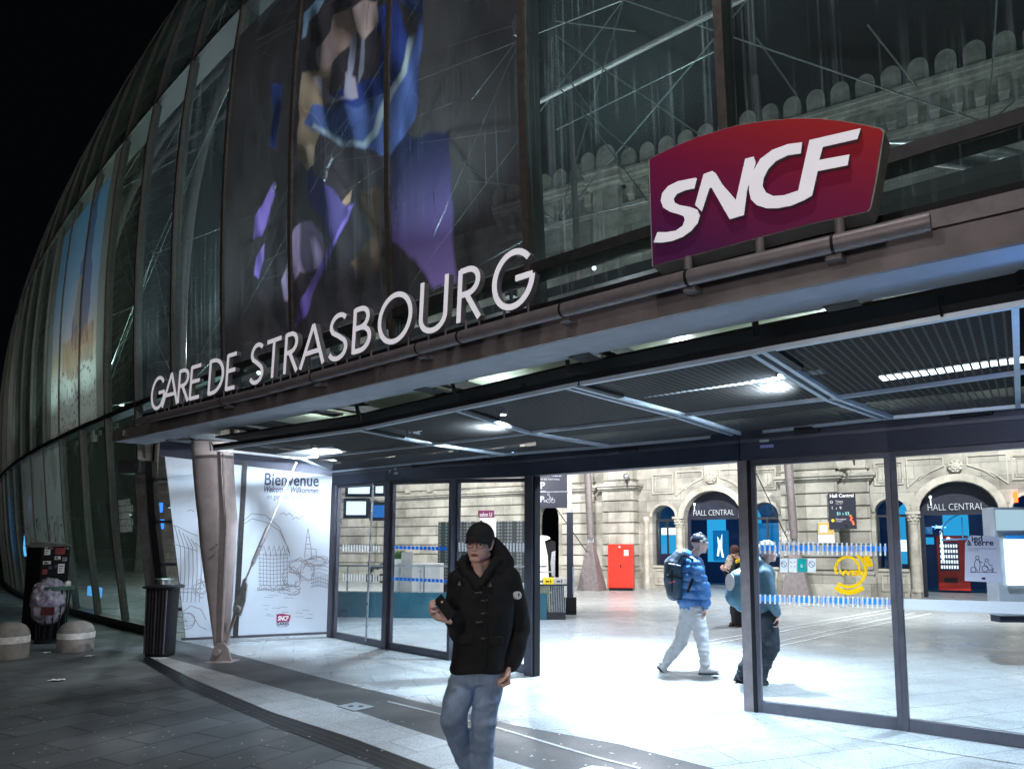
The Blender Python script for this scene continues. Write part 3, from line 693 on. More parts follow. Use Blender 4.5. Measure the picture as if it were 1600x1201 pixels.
mb = MB(); p = fac(SJ, 2.86, .25); mb.boxv(p + Vector((-.05, -.1, 0)), (.36, 0, 0), (0, .3, 0), (0, 0, .24)); build(mb, 'corbel', M['steel_dark'], J)
# ================================================================ CANOPY
def V2(x, y, z): return Vector((x, y, z))
EP = [G(175, 690, 3.16), G(420, 638, 3.10), G(800, 548, 3.05), G(1100, 480, 3.05), G(1600, 378, 3.05)]
EP.append(EP[-1] + (EP[-1] - EP[-2]) * 1.6)
EP = resamp(EP, 41)
_cs = [0]
for a, b in zip(EP[:-1], EP[1:]): _cs.append(_cs[-1] + (b - a).length)
ELEN = _cs[-1]
EN = Vector((-.62, -.785, 0)).normalized()
def E_(u, out=0, dz=0):
    u = max(0, min(ELEN, u)); k = max(j for j in range(len(_cs)) if _cs[j] <= u + 1e-9); k = min(k, len(EP) - 2)
    f = (u - _cs[k]) / (_cs[k + 1] - _cs[k]); return EP[k] * (1 - f) + EP[k + 1] * f + EN * out + Vector((0, 0, dz))
def upx(px, py, out, dz):   # position along the edge nearest to a pixel
    best = min((abs(proj(E_(u, out, dz))[0] - px), u) for u in np.arange(0, ELEN, .01)); return best[1]
cn = thing('entrance_canopy', E_(4), 'long grey steel canopy over the station doors with mesh ceiling panels and round rail', 'canopy')
def erail(name, mat, u0, u1, o0, o1, z0, z1, n=24, par=None, lab=None, bevel=0):
    mb = MB(); vs = []
    for i in range(n + 1):
        u = u0 + (u1 - u0) * i / n; vs += [E_(u, o0, z0), E_(u, o1, z0), E_(u, o1, z1), E_(u, o0, z1)]
    mb.add(vs, [(4 * i + k, 4 * i + (k + 1) % 4, 4 * i + 4 + (k + 1) % 4, 4 * i + 4 + k) for i in range(n) for k in range(4)] + [(3, 2, 1, 0), tuple(range(4 * n, 4 * n + 4))])
    return build(mb, name, mat, par or cn, label=lab, bevel=bevel)
U1 = ELEN
erail('fascia', M['fascia'], 0, U1, 0, -.03, 0, .155)
erail('soffit_board', M['soffit'], .05, U1, -.032, -.25, .0, .03)
erail('soffit_board', M['soffit'], .05, U1, -.262, -.46, .004, .034)
erail('soffit_joint', M['black'], .05, U1, -.25, -.262, .012, .04)
erail('top_flashing', M['fascia'], .25, U1, -.03, -.34, .157, .17)
erail('ledge', M['steel_brown'], .5, U1, -.12, -.2, .22, .32)
erail('ledge_base', M['black'], .5, U1, -.21, -.5, .17, .40)
# end cap and clip of the fascia
mb = MB(); mb.boxv(E_(.35, .002, .05), EN * .03, Vector((.1, -.08, 0)), (0, 0, .08)); build(mb, 'clip', M['alu'], cn)
# cross beams between soffit and doors
ROOFD = 3.05
for u in list(np.arange(1.0, ELEN, 1.9)):
    mb = MB(); mb.boxv(E_(u, -.46, .06), -EN * 2.6, (E_(u + .1) - E_(u)), (0, 0, .09)); build(mb, 'cross_beam', M['frame'], cn)
    mb = MB(); mb.boxv(E_(u - .13, -.40, -.005), -EN * .34, (E_(u + .2) - E_(u)), (0, 0, .03)); build(mb, 'bracket_plate', M['steel_dark'], cn, bevel=.004)
M['paleroof'] = pm('pale_roof_panel', (.50, .56, .48), .35, 0, .12, 3)
erail('roof_panel', M['paleroof'], .3, U1, -.5, -3.4, .42, .45, 20)
erail('roof_seam', M['black'], .3, U1, -.80, -.83, .395, .418, 20)
erail('roof_seam', M['black'], .3, U1, -1.15, -1.18, .395, .418, 20)
# ---------------- mesh ceiling
OUTP = [(335, 702), (562, 671), (712, 640), (890, 603), (1184, 549), (1600, 474)]
INP = [(520, 737), (788, 712), (952, 697), (1154, 679), (1386, 653), (1600, 634)]
MIDP = [(505, 717), (676, 694), (827, 676), (1062, 649), (1300, 622), (1600, 581)]
ZO, ZM, ZI = 2.88, 2.80, 2.72
OW = [G(x, y, ZO) for x, y in OUTP]; MW = [G(x, y, ZM) for x, y in MIDP]; IW = [G(x, y, ZI) for x, y in INP]
IW[0] = G(520, 737, 2.92); MW[0] = G(470, 716, 2.92); IW[1] = G(788, 710, 2.76); 
for A in (OW, MW, IW): A.append(A[-1] + (A[-1] - A[-2]) * 1.1)
M['mesh'] = meshpanel('woven_mesh', (.035, .031, .028), .060, .030, .36, .0)
M['framelight'] = pm('panel_frame', (.55, .63, .72), .35, .4, .1, 8)
def quadpanel(a, b, c, d, name, mat, par, inset=.03):
    ce = (a + b + c + d) / 4; q = [p + (ce - p).normalized() * inset for p in (a, b, c, d)]
    L = rootloc(par); me = bpy.data.meshes.new(name); n = 6; vs = []; uv = []; W = (b - a).length; H = (d - a).length
    for j in range(n + 1):
        for i in range(n + 1):
            f, g = i / n, j / n; vs.append((q[0] * (1 - f) + q[1] * f) * (1 - g) + (q[3] * (1 - f) + q[2] * f) * g - L); uv.append((f * W, g * H))
    fs = [(j * (n + 1) + i, j * (n + 1) + i + 1, (j + 1) * (n + 1) + i + 1, (j + 1) * (n + 1) + i) for j in range(n) for i in range(n)]
    me.from_pydata(vs, [], fs); ul = me.uv_layers.new(name='UVMap')
    for lp in me.loops: ul.data[lp.index].uv = uv[lp.vertex_index]
    me.materials.append(mat); o = bpy.data.objects.new(name, me); COL.objects.link(o); o.parent = par; return o
up5 = Vector((0, 0, .012))
for i in range(len(OW) - 1):
    quadpanel(OW[i] + up5, OW[i + 1] + up5, MW[i + 1] + up5, MW[i] + up5, 'mesh_panel', M['mesh'], cn)
    quadpanel(MW[i] + up5, MW[i + 1] + up5, IW[i + 1] + up5, IW[i] + up5, 'mesh_panel', M['mesh'], cn)
for A in (OW, MW, IW):
    for i in range(len(A) - 1):
        mb = MB(); mb.bar(A[i], A[i + 1], .035 if A is not OW else .045, .03); build(mb, 'panel_bar', M['framelight'], cn)
for i in range(len(OW)):
    for dx in ((-.04, .04) if i in (3, 4, 5) else (0,)):
        e = (OW[min(i + 1, len(OW) - 1)] - OW[max(0, i - 1)]).normalized() * dx
        mb = MB(); mb.bar(OW[i] + e, MW[i] + e, .035, .034); mb.bar(MW[i] + e, IW[i] + e, .035, .034); build(mb, 'panel_bar', M['framelight'], cn)
mb = MB()
for i in range(len(OW) - 1):
    for P0_, P1_ in ((OW, MW), (MW, IW)):
        a, b, c, d = P0_[i], P0_[i + 1], P1_[i + 1], P1_[i]; u = Vector((0, 0, .16)); v = Vector((0, 0, .18))
        mb.hexa([a + u, b + u, c + u, d + u, a + v, b + v, c + v, d + v])
build(mb, 'dark_void_board', pm('dark_void_board', (.014, .013, .012), .8, 0, .3, 2, spec=.05), cn)  # black boards added in place of the dark void over the mesh
# dark edge beam and hangers over the outer row
mb = MB()
for i in range(len(OW) - 1): mb.bar(OW[i] + Vector((0, 0, .04)), OW[i + 1] + Vector((0, 0, .04)), .05, .048)
build(mb, 'edge_beam', M['black'], cn)
for i in range(1, len(OW) - 1):
    p = OW[i]; mb = MB(); mb.bar(p + Vector((0, 0, .10)), p + Vector((-.03, -.03, .26)), .035, .035, up=(1, 0, 0))
    mb.boxv(p + Vector((-.14, -.1, .255)), (.22, -.06, 0), (.05, .07, 0), (0, 0, .02)); build(mb, 'hanger', M['black'], cn)
    d = (MW[i] - OW[i]).normalized(); sd = Vector((-d.y, d.x, 0)) * .09
    mb = MB(); mb.bar(p - sd + Vector((0, 0, .03)), p - sd + d * .5 + Vector((0, 0, .03)), .06, .09); build(mb, 'hinge_arm', M['black'], cn)
for px, py in ((820, 598), (1470, 462), (640, 668), (330, 690)):
    p = G(px, py, 3.0); mb = MB(); mb.tube([p, p + Vector((.02, 0, -.05)), p + Vector((.06, 0, -.09)), p + Vector((.1, .02, -.1))], .009, 6); mb.tube([p + Vector((-.02, 0, 0)), p + Vector((-.01, 0, -.07)), p + Vector((.0, 0, -.12))], .009, 6); build(mb, 'cable', M['black'], cn, smooth=True)
# light fittings above the mesh
M['lampw'] = em('lamp_face', (.85, .93, 1.), 26)
M['tube_on'] = em('tube_lamp', (.80, .93, 1.), 5)
M['reflect'] = pm('reflector', (.85, .87, .9), .4, 0, .05, 5)
def fitting(p, e, spot=115, col=COOL, tgt=None, tray=(0, 0)):
    mb = MB(); mb.tube([p + Vector((0, 0, .03)), p + Vector((0, 0, .12))], .055, 14); build(mb, 'downlight', M['steel_dark'], cn, smooth=True)
    mb = MB(); mb.tube([p + Vector((0, 0, .024)), p + Vector((0, 0, .029))], .035, 14); build(mb, 'lamp_face', M['lampw'], cn)
    lamp('canopy_downlight', 'SPOT', p + Vector((0, 0, .015)), e, col, tgt or (p.x, p.y, 0), .03, spot=spot, blend=.9)
    d = (OW[4] - OW[3]).normalized(); n = Vector((-d.y, d.x, 0)); c = G(*tray, p.z + .07)
    mb = MB(); mb.boxv(c - d * .95 - n * .30, d * 1.6, n * .60, (0, 0, .02)); build(mb, 'reflector_tray', M['reflect'], cn)
    lamp('tray_light', 'SPOT', c + Vector((0, 0, -.15)) + d * .20, 520, col, c + Vector((0, 0, 1)) - d * .3, .02, spot=166, blend=.9)
LP = [G(1223, 591, 2.90), G(785, 652, 2.90), G(492, 704, 2.98)]
fitting(LP[0], 2000, tray=(1180, 607)); fitting(LP[1], 2600, tray=(752, 668)); fitting(LP[2], 1750, 106, (.72, .87, 1.), (-4.8, 12.4, .6), tray=(510, 706))
lamp('canopy_downlight', 'SPOT', (-2.9, 8.7, 2.965), 420, (.95, .93, .95), (-4.7, 10.1, 1.5), .02, spot=100, blend=.6)  # extra spot added to light the column, without a fitting
for q_ in ((700, 600), (1000, 560), (1250, 500), (1480, 450), (420, 660)):
    p = G(q_[0], q_[1], 3.3) + Vector((.5, .6, 0)); mb = MB(); mb.bar(p + Vector((-.3, .24, .05)), p + Vector((.3, -.24, .05)), .06, .03); build(mb, 'roof_tube', M['tube_on'], cn); lamp('roof_tube_light', 'POINT', p, 22, (.85, 1., .85), None, .08)
lamp('blue_sign_light', 'POINT', G(1800, 560, 2.55), 28, (.08, .35, 1.), None, .1)
# bright reflector sheets behind the mesh beside each lamp
M['reflect'] = pm('reflector', (.82, .84, .86), .25, .7, .05, 5)
for p, d in ((LP[0], (.1, .25)), (LP[1], (.1, .3)), (LP[2], (.1, .3))):
    pass
for a, b in (((1375, 592), (1600, 562)), ((1750, 540), (1980, 505))):
    p, q = G(*a, 2.92), G(*b, 2.92); mb = MB(); mb.bar(p, q, .09, .02); o = build(mb, 'tube_lamp', M['tube_on'], cn)
    mb = MB(); mb.bar(p + Vector((0, 0, .03)), q + Vector((0, 0, .03)), .13, .03); build(mb, 'lamp_housing', M['steel_dark'], cn)
# round rail carrying the signs
RO, RZ = .13, .155
ru0, ru1 = upx(232, 0, RO, RZ), upx(1453, 0, RO, RZ)
mb = MB(); mb.tube([E_(u, RO, RZ) for u in np.linspace(ru0, ru1, 40)], .049, 14); build(mb, 'round_rail', M['steel_brown'], cn, smooth=True)
for px in (349, 491, 655, 720, 880, 1075, 1303):
    u = upx(px, 0, RO, RZ); mb = MB(); mb.tube([E_(u - .008, RO, RZ), E_(u + .008, RO, RZ)], .0530, 14); build(mb, 'rail_joint', M['black'], cn, smooth=True)
    if px != 720:
        mb = MB(); mb.boxv(E_(u - .05, .0, RZ - .07), EN * .1, (E_(u + .08) - E_(u)), (0, 0, .03)); build(mb, 'rail_bracket', M['steel_brown'], cn)
# ================================================================ STATION NAME
ST = thing('station_name_sign', E_(4, RO, RZ), 'white raised letters GARE DE STRASBOURG standing on the round rail of the canopy', 'sign')
def arc(cx, cy, rx, ry, a0, a1, n=20): return [(cx + rx * math.cos(R(a0 + (a1 - a0) * i / n)), cy + ry * math.sin(R(a0 + (a1 - a0) * i / n))) for i in range(n + 1)]
GL = {  # unit-height stroke letters: (width, strokes)
 'G': (.98, [arc(.5, .5, .46, .46, 40, 360, 36), [(.96, .5), (.56, .5)]]),
 'A': (.78, [[(.0, .0), (.39, 1.0)], [(.39, 1.0), (.78, .0)], [(.15, .34), (.63, .34)]]),
 'R': (.52, [[(.04, 0), (.04, 1.)], [(.04, .97)] + arc(.22, .74, .24, .23, 90, -90, 14) + [(.04, .51)], [(.20, .51), (.52, 0)]]),
 'E': (.46, [[(.04, 0), (.04, 1)], [(.04, .965), (.46, .965)], [(.04, .53), (.44, .53)], [(.04, .035), (.46, .035)]]),
 'D': (.68, [[(.04, 0), (.04, 1)], [(.04, .965), (.2, .965)] + arc(.2, .5, .44, .465, 90, -90, 24) + [(.04, .035)]]),
 'S': (.48, [arc(.25, .75, .20, .22, 35, 200, 16)[:-1] + [(.10, .62), (.25, .52), (.40, .40)] + arc(.24, .25, .22, .22, 20, -155, 18)]),
 'T': (.48, [[(.24, 0), (.24, 1)], [(0, .965), (.48, .965)]]),
 'B': (.52, [[(.04, 0), (.04, 1)], [(.04, .965), (.2, .965)] + arc(.2, .755, .21, .21, 90, -90, 14) + [(.04, .545)], [(.04, .545), (.22, .545)] + arc(.22, .29, .26, .255, 90, -90, 14) + [(.04, .035)]]),
 'O': (1.0, [arc(.5, .5, .46, .46, 0, 360, 40)[:-1]]),
 'U': (.60, [[(.04, 1), (.04, .32)] + arc(.30, .30, .26, .265, 180, 360, 18) + [(.56, .32), (.56, 1)]]),
}
NAME = [('G', 241, 262), ('A', 260, 283), ('R', 283, 300), ('E', 302, 317), ('D', 331, 355), ('E', 359, 373), ('S', 396, 417), ('T', 422, 443), ('R', 450, 471), ('A', 476, 512), ('S', 519, 548),
        ('B', 557, 586), ('O', 597, 650), ('U', 662, 706), ('R', 722, 756), ('G', 776, 838)]
LH = .415; LZ = RZ + .095
for ch, x0, x1 in NAME:
    u0, u1 = upx(x0, 0, RO, LZ), upx(x1, 0, RO, LZ); o = E_(u0, RO, LZ); ux = (E_(u1, RO, LZ) - o); Wd = ux.length; ux = ux / Wd
    w0, strokes = GL[ch]; un = ux.cross(Vector((0, 0, 1))).normalized()
    if un.dot(EN) < 0: un = -un
    body = MB(); face = MB(); h = LH * (1.06 if ch in 'GOSU' else 1); dz = -.012 if ch in 'GOSU' else 0
    for k, stx in enumerate(strokes):
        cl = ch == 'O'
        P_ = [o + ux * (x / w0 * Wd + .045 * y * h) + Vector((0, 0, y * h + dz)) for x, y in stx]
        body.ribbon(P_, un, .045, .05 - .0007 * k, closed=cl)
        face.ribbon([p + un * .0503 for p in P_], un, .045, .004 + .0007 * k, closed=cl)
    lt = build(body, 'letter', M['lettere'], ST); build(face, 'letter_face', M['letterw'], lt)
    for f in ((.2, .8) if Wd > .16 else (.5,)):
        mb = MB(); p = o + ux * Wd * f; mb.tube([p + Vector((0, 0, .03)), p + Vector((0, 0, -.06))], .009, 6); build(mb, 'pin', M['lettere'], lt)
# ================================================================ LOGO SIGN
u0, u1 = upx(1018, 0, .12, .3), upx(1357, 0, .12, .3); a, b = E_(u0, .12, .25), E_(u1, .12, .25)
LG = thing('logo_sign', (a + b) / 2, 'curved purple to red box sign reading SNCF on the canopy rail', 'sign')
lx = (b - a).normalized(); ln = lx.cross(Vector((0, 0, 1))); ln = ln if ln.dot(EN) > 0 else -ln
def LPp(cx, cy, out=0.): return PL(1000 + cx * .3, 160 + cy * .3, a, ln) + ln * out
panel = [(62, 855), (43, 297), (150, 240), (300, 178), (500, 120), (650, 95), (800, 82), (930, 82), (1060, 96), (1180, 117), (1262, 136), (1275, 150), (1268, 190), (1235, 400), (1206, 545), (1190, 570), (900, 632), (500, 738), (250, 806)]
mb = MB(); mb.prism([LPp(*p, -.001) for p in panel], -ln * .16); build(mb, 'sign_casing', pm('sign_casing', (.33, .33, .31), .5, .2, .15, 8), LG)
mb = MB(); ce = LPp(650, 470); 
mb.prism([ce + (LPp(*p) - ce) * .985 for p in panel], ln * .006)
m, t, bs = nt('sign_face'); L = t.links.new
tc = N(t, 'ShaderNodeTexCoord'); sx = N(t, 'ShaderNodeSeparateXYZ'); L(tc.outputs['Generated'], sx.inputs[0]); ad = N(t, 'ShaderNodeMath', operation='MULTIPLY_ADD'); L(sx.outputs['X'], ad.inputs[0])
ad.inputs[1].default_value = 1.; L(sx.outputs['Z'], ad.inputs[2]); cr = N(t, 'ShaderNodeValToRGB'); els = cr.color_ramp.elements
mu = N(t, 'ShaderNodeMath', operation='MULTIPLY'); mu.inputs[1].default_value = .5; L(ad.outputs[0], mu.inputs[0]); L(mu.outputs[0], cr.inputs[0])
els[0].position = .15; els[0].color = (.085, .012, .075, 1); els[1].position = .88; els[1].color = (.42, .022, .010, 1); e = els.new(.5); e.color = (.20, .010, .055, 1)
L(cr.outputs[0], bs.inputs['Base Color']); bs.inputs['Roughness'].default_value = .45
L(cr.outputs[0], bs.inputs['Emission Color']); bs.inputs['Emission Strength'].default_value = .12; bs.inputs['Specular IOR Level'].default_value = .15  # faint glow in the unlit face stands in for light on it
build(mb, 'sign_face', m, LG)
S_ = [(85, 740), (105, 687), (150, 688), (200, 680), (235, 655), (247, 625), (240, 605), (215, 595), (170, 582), (135, 560), (122, 525), (130, 485), (160, 450), (210, 425), (300, 407), (309, 410), (296, 462), (250, 470), (205, 490), (188, 515), (195, 535), (220, 548), (275, 558), (312, 572), (325, 600), (313, 640), (280, 680), (235, 712), (180, 733), (130, 741)]
N_ = [(300, 548), (345, 388), (390, 373), (408, 385), (440, 440), (512, 522), (560, 310), (604, 299), (614, 330), (570, 470), (553, 600), (480, 622), (385, 458), (374, 462), (335, 582)]
C_ = [(855, 226), (780, 236), (700, 266), (640, 310), (602, 372), (582, 430), (580, 475), (590, 520), (620, 550), (670, 566), (730, 566), (800, 552), (870, 522), (907, 500), (935, 375), (1090, 345), (1100, 290), (943, 318), (962, 250), (1140, 210), (1158, 155), (893, 215), (835, 475), (760, 500), (705, 503), (668, 485), (650, 450), (656, 410), (680, 362), (720, 322), (780, 293), (848, 283)]
mw = pm('logo_letters', (.80, .79, .83), .4, 0, .05, 8); mw.node_tree.nodes['Principled BSDF'].inputs['Emission Color'].default_value = (.8, .78, .86, 1); mw.node_tree.nodes['Principled BSDF'].inputs['Emission Strength'].default_value = .42  # glow in the letters stands in for light on the sign
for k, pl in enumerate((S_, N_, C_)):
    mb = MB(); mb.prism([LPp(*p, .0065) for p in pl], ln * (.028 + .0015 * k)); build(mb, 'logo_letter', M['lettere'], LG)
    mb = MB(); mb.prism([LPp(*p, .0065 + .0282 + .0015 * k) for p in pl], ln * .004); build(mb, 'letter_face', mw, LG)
for px in (1073, 1186, 1312):
    u = upx(px, 0, RO, RZ); p = E_(u, RO - .03, RZ); mb = MB(); mb.tube([p, p + Vector((0, 0, .14))], .028, 10); build(mb, 'bracket', M['steel_brown'], LG, smooth=True)
# ================================================================ SLIDING DOORS
DB = [G(518, 995), G(604, 1013), G(704, 1031), G(830, 1055), G(1173, 1110), G(1413, 1141), G(1600, 1168)]
DB.append(DB[-1] + (DB[-1] - DB[-2]).normalized() * 2.2)
HZ = [2.90, 2.84, 2.78, 2.70, 2.67, 2.67, 2.67, 2.67]
DS = thing('door_screen_frame', DB[3], 'dark grey header beam and posts framing the row of glass entrance doors', 'door frame')
def up(z): return Vector((0, 0, z))
mbk = MB()
for i in range(len(DB) - 1):
    p, q = DB[i], DB[i + 1]; mbk.boxv(p + up(HZ[i] + .165) + Vector((.05, .06, 0)), q - p, Vector((.03, .04, 0)), up(.62))
build(mbk, 'bulkhead', M['steel_dark'], DS)
HEAD = M['steel_blue'] = pm('header_steel', (.035, .04, .065), .4, .4, .15, 6)
for i in range(len(DB) - 1):
    p, q = DB[i], DB[i + 1]; d = (q - p); n = Vector((-d.y, d.x, 0)).normalized()   # inward
    a0, a1 = p + up(HZ[i] - .22), q + up(HZ[i + 1] - .22); b0, b1 = p + up(HZ[i] + .16), q + up(HZ[i + 1] + .16)
    mb = MB(); mb.hexa([a0 - n * .09, a1 - n * .09, a1 + n * .09, a0 + n * .09, b0 - n * .09, b1 - n * .09, b1 + n * .09, b0 + n * .09]); build(mb, 'header_beam', HEAD, DS)
    mb = MB(); a0, a1 = p + up(HZ[i] - .045), q + up(HZ[i + 1] - .045)
    mb.hexa([a0 - n * .105, a1 - n * .105, a1 - n * .092, a0 - n * .092] + [v + up(.03) for v in (a0 - n * .105, a1 - n * .105, a1 - n * .092, a0 - n * .092)]); build(mb, 'header_trim', M['frame'], DS)
POST = {0: (.16, .12), 1: (.12, .14), 2: (.055, .1), 3: (.14, .13), 4: (.10, .09)}
for i, (w_, d_) in POST.items():
    p = DB[i]; t_ = (DB[i + 1] - DB[max(0, i - 1)]).normalized(); n = Vector((-t_.y, t_.x, 0))
    mb = MB(); mb.boxv(p - t_ * w_ / 2 - n * d_ / 2, t_ * w_, n * d_, up(HZ[i] - .2)); build(mb, 'post', M['frame'] if i != 4 else M['steel_brown'], DS, bevel=.006)
    if i in (3, 4):
        mb = MB(); mb.boxv(p + t_ * (w_ / 2 + .002) - n * .05, t_ * .03, n * .1, up(HZ[i] - .2)); build(mb, 'post_seal', M['black'], DS)
def sensor(px, py, wpx):
    i = max(k for k in range(6) if proj(DB[k])[0] <= px); p, q = DB[i], DB[i + 1]; d = (q - p).normalized(); n = Vector((-d.y, d.x, 0))
    c = PL(px, py, p - n * .10, n); s = 6.5 / FPX * wpx * 1.15
    mb = MB(); mb.boxv(c - d * s / 2 - n * .06, d * s, n * .06, up(.055)); build(mb, 'door_sensor', M['black'], DS, bevel=.012)
sensor(983, 706, 34); sensor(1262, 676, 34); sensor(1518, 651, 46); sensor(652, 730, 22); sensor(762, 721, 18)
def tagp(px, py, w_, h_, mat, nm='sticker'):
    i = max(k for k in range(6) if proj(DB[k])[0] <= px); p, q = DB[i], DB[i + 1]; d = (q - p).normalized(); n = Vector((-d.y, d.x, 0))
    c = PL(px, py, p - n * .107, n); mb = MB(); mb.boxv(c, d * w_, n * -.002, up(h_)); build(mb, nm, mat, DS)
lil = pm('label_lilac', (.35, .36, .75), .5, 0, .05); gry = pm('label_grey', (.5, .55, .6), .5, 0, .05)
tagp(1188, 700, .13, .03, lil); tagp(1187, 691, .09, .025, gry); tagp(1167, 693, .05, .04, M['frame']); tagp(616, 741, .10, .035, gry); tagp(608, 738, .04, .04, gry); tagp(616, 734, .06, .025, gry)
mb = MB(); c = PL(811, 716, DB[2], Vector((.7, .7, 0))) + Vector((-.1, -.14, 0)); mb.boxv(c, (.055, -.05, 0), (.03, .03, 0), up(.07)); build(mb, 'sensor_box', M['steel_dark'], DS)
mb = MB(); mb.boxv(c + Vector((.01, -.022, .03)), (.028, -.026, 0), (.004, .004, 0), up(.03)); build(mb, 'sensor_light', em('sensor_light', (.35, .6, 1.), 6), DS)

def leaf(i, j, lab, a=.0, b=1., sw=(.06, .06), inset=0.0, grp='glass leaves of the entrance doors'):
    p, q = DB[i], DB[j]; d = (q - p); Lh = d.length; d = d / Lh; n = Vector((-d.y, d.x, 0)); zl, zr = HZ[i] - .225, HZ[j] - .225
    if True: p = p + d * a + n * inset; q = q - d * b + n * inset
    o = thing('sliding_door', (p + q) / 2, lab, 'glass door', grp)
    def post(x, w_, nm, z):
        mb = MB(); mb.boxv(x - n * .03, d * w_, n * .06, up(z)); build(mb, nm, M['frame'], o, bevel=.004)
    post(p, sw[0], 'stile', zl); post(q - d * sw[1], sw[1], 'stile', zr)
    A_, B_ = p + d * (sw[0] + .001), q - d * (sw[1] + .001)
    mb = MB(); mb.boxv(A_ - n * .028, B_ - A_, n * .056, up(.11)); build(mb, 'bottom_rail', M['frame'], o, bevel=.004)
    mb = MB(); mb.hexa([A_ - n * .028 + up(zl - .05), B_ - n * .028 + up(zr - .05), B_ + n * .028 + up(zr - .05), A_ + n * .028 + up(zl - .05), A_ - n * .028 + up(zl), B_ - n * .028 + up(zr), B_ + n * .028 + up(zr), A_ + n * .028 + up(zl)]); build(mb, 'top_rail', M['frame'], o)
    mb = MB(); mb.add([A_ + up(.11), B_ + up(.11), B_ + up(zr - .05), A_ + up(zl - .05)], [(0, 1, 2, 3)]); build(mb, 'glass', M['glassdoor'], o)
    return o, p, q, d, n
D1 = leaf(0, 1, 'narrow sliding glass door beside the welcome wall with a tall bar handle', .08, .06)
D2 = leaf(1, 2, 'sliding glass door with two bright blue dashed bands, left of the man in black', .06, .0)
D3 = leaf(2, 3, 'fixed glass door leaf right behind the man in the black jacket', .0, .09, inset=.07)
D4 = leaf(4, 5, 'glass door leaf carrying the yellow WIFI sticker', .075, .0, sw=(.045, .05))
D5 = leaf(5, 6, 'glass door leaf at the right edge with a taped paper poster', .001, -.55, sw=(.045, .06))
def onleaf(D, px, py, out=.005): o, p, q, d, n = D; return PL(px, py, p, n) - n * out
def band(D, x0, x1, y0, y1, mat, nm, n_=None, frac=.5, out=.005, hfun=None):
    o, p, q, d, n = D; mb = MB()
    for k in range(n_ or 1):
        f0 = k / (n_ or 1); f1 = f0 + (frac if n_ else 1) / (n_ or 1)
        P_ = lambda f, y: onleaf(D, x0 + (x1 - x0) * f, y[0] + (y[1] - y[0]) * f, out)
        mb.prism([P_(f0, y1), P_(f1, y1), P_(f1, y0), P_(f0, y0)], -n * .001)
    return build(mb, nm, mat, o)
band(D4, 1187, 1397, (851, 853), (860, 861), M['sblue'], 'blue_dashes', 24, .72)
band(D4, 1187, 1397, (845, 849), (865, 868), M['swhite'], 'marking_bars', 28, .36, .008)
band(D4, 1187, 1400, (930, 936), (939, 945), M['sblue'], 'blue_dashes', 24, .72)
band(D4, 1187, 1400, (928, 933), (942, 952), M['swhite'], 'marking_bars', 28, .36, .008)
band(D5, 1412, 1680, (935, 942), (952, 962), M['swhite'], 'white_band')
band(D2, 612, 700, (852, 854), (857, 860), M['sblue'], 'blue_dashes', 14, .78)
band(D2, 612, 700, (901, 905), (906, 910), M['sblue'], 'blue_dashes', 14, .78)
band(D3, 712, 822, (847, 848), (861, 862), M['swhite'], 'marking_bars', 22, .5)
band(D3, 712, 822, (908, 910), (919, 921), M['swhite'], 'marking_bars', 22, .5)
band(D1, 536, 596, (850, 852), (861, 863), M['swhite'], 'marking_bars', 14, .4)
band(D1, 536, 596, (896, 898), (908, 910), M['swhite'], 'marking_bars', 14, .4)
# tall bar handle
o = D1[0]; p0, p1 = onleaf(D1, 589, 752, .07), onleaf(D1, 578, 1000, .07); mb = MB(); mb.tube([p0, p1], .018, 10); h = build(mb, 'bar_handle', M['alu'], o, smooth=True)
# icon stickers
icols = [(M['swhite'], 1219, 1231), (M['swhite'], 1233, 1245), (M['steal'], 1246.5, 1260), (M['swhite'], 1262, 1275)]
labs = ['white no smoking sticker, first of the small square row on the glass', 'white sticker with small arrows next to the no smoking sign', 'teal square sticker in the row under the striped band', 'white prohibition sticker right of the teal one']
for (mt, x0, x1), lb in zip(icols, labs):
    n = D4[4]; mb = MB(); mb.prism([onleaf(D4, x0, 893, .006), onleaf(D4, x1, 893.5, .006), onleaf(D4, x1, 872.5, .006), onleaf(D4, x0, 872, .006)], -n * .001)
    so = build(mb, 'sticker', mt); tag(so, lb, 'sticker', 'small square stickers on the door glass')
    cx = (x0 + x1) / 2; c = onleaf(D4, cx, 881, .008); d = D4[3]; mb = MB()
    if mt is M['steal']: addtext(mb, '6', .05, onleaf(D4, cx - 2.5, 886, .008), d, up(1), -n, .0005); build(mb, 'icon', M['wtext'], so)
    elif x0 == 1233:
        for dx, dy in ((-1, 1), (1, 1), (-1, -1), (1, -1)): mb.ribbon([c + d * .012 * dx + up(.016 * dy), c + d * .022 * dx + up(.026 * dy)], -n, .006, .0006)
        build(mb, 'icon', M['navytext'], so)
    else:
        mb.ribbon([c + d * .026 * math.cos(k * .349) + up(.026 * math.sin(k * .349)) for k in range(18)], -n, .005, .0006, closed=True); mb.ribbon([c + d * -.018 + up(.018), c + d * .018 - up(.018)], -n, .005, .0012)
        build(mb, 'icon', M['navytext'], so)
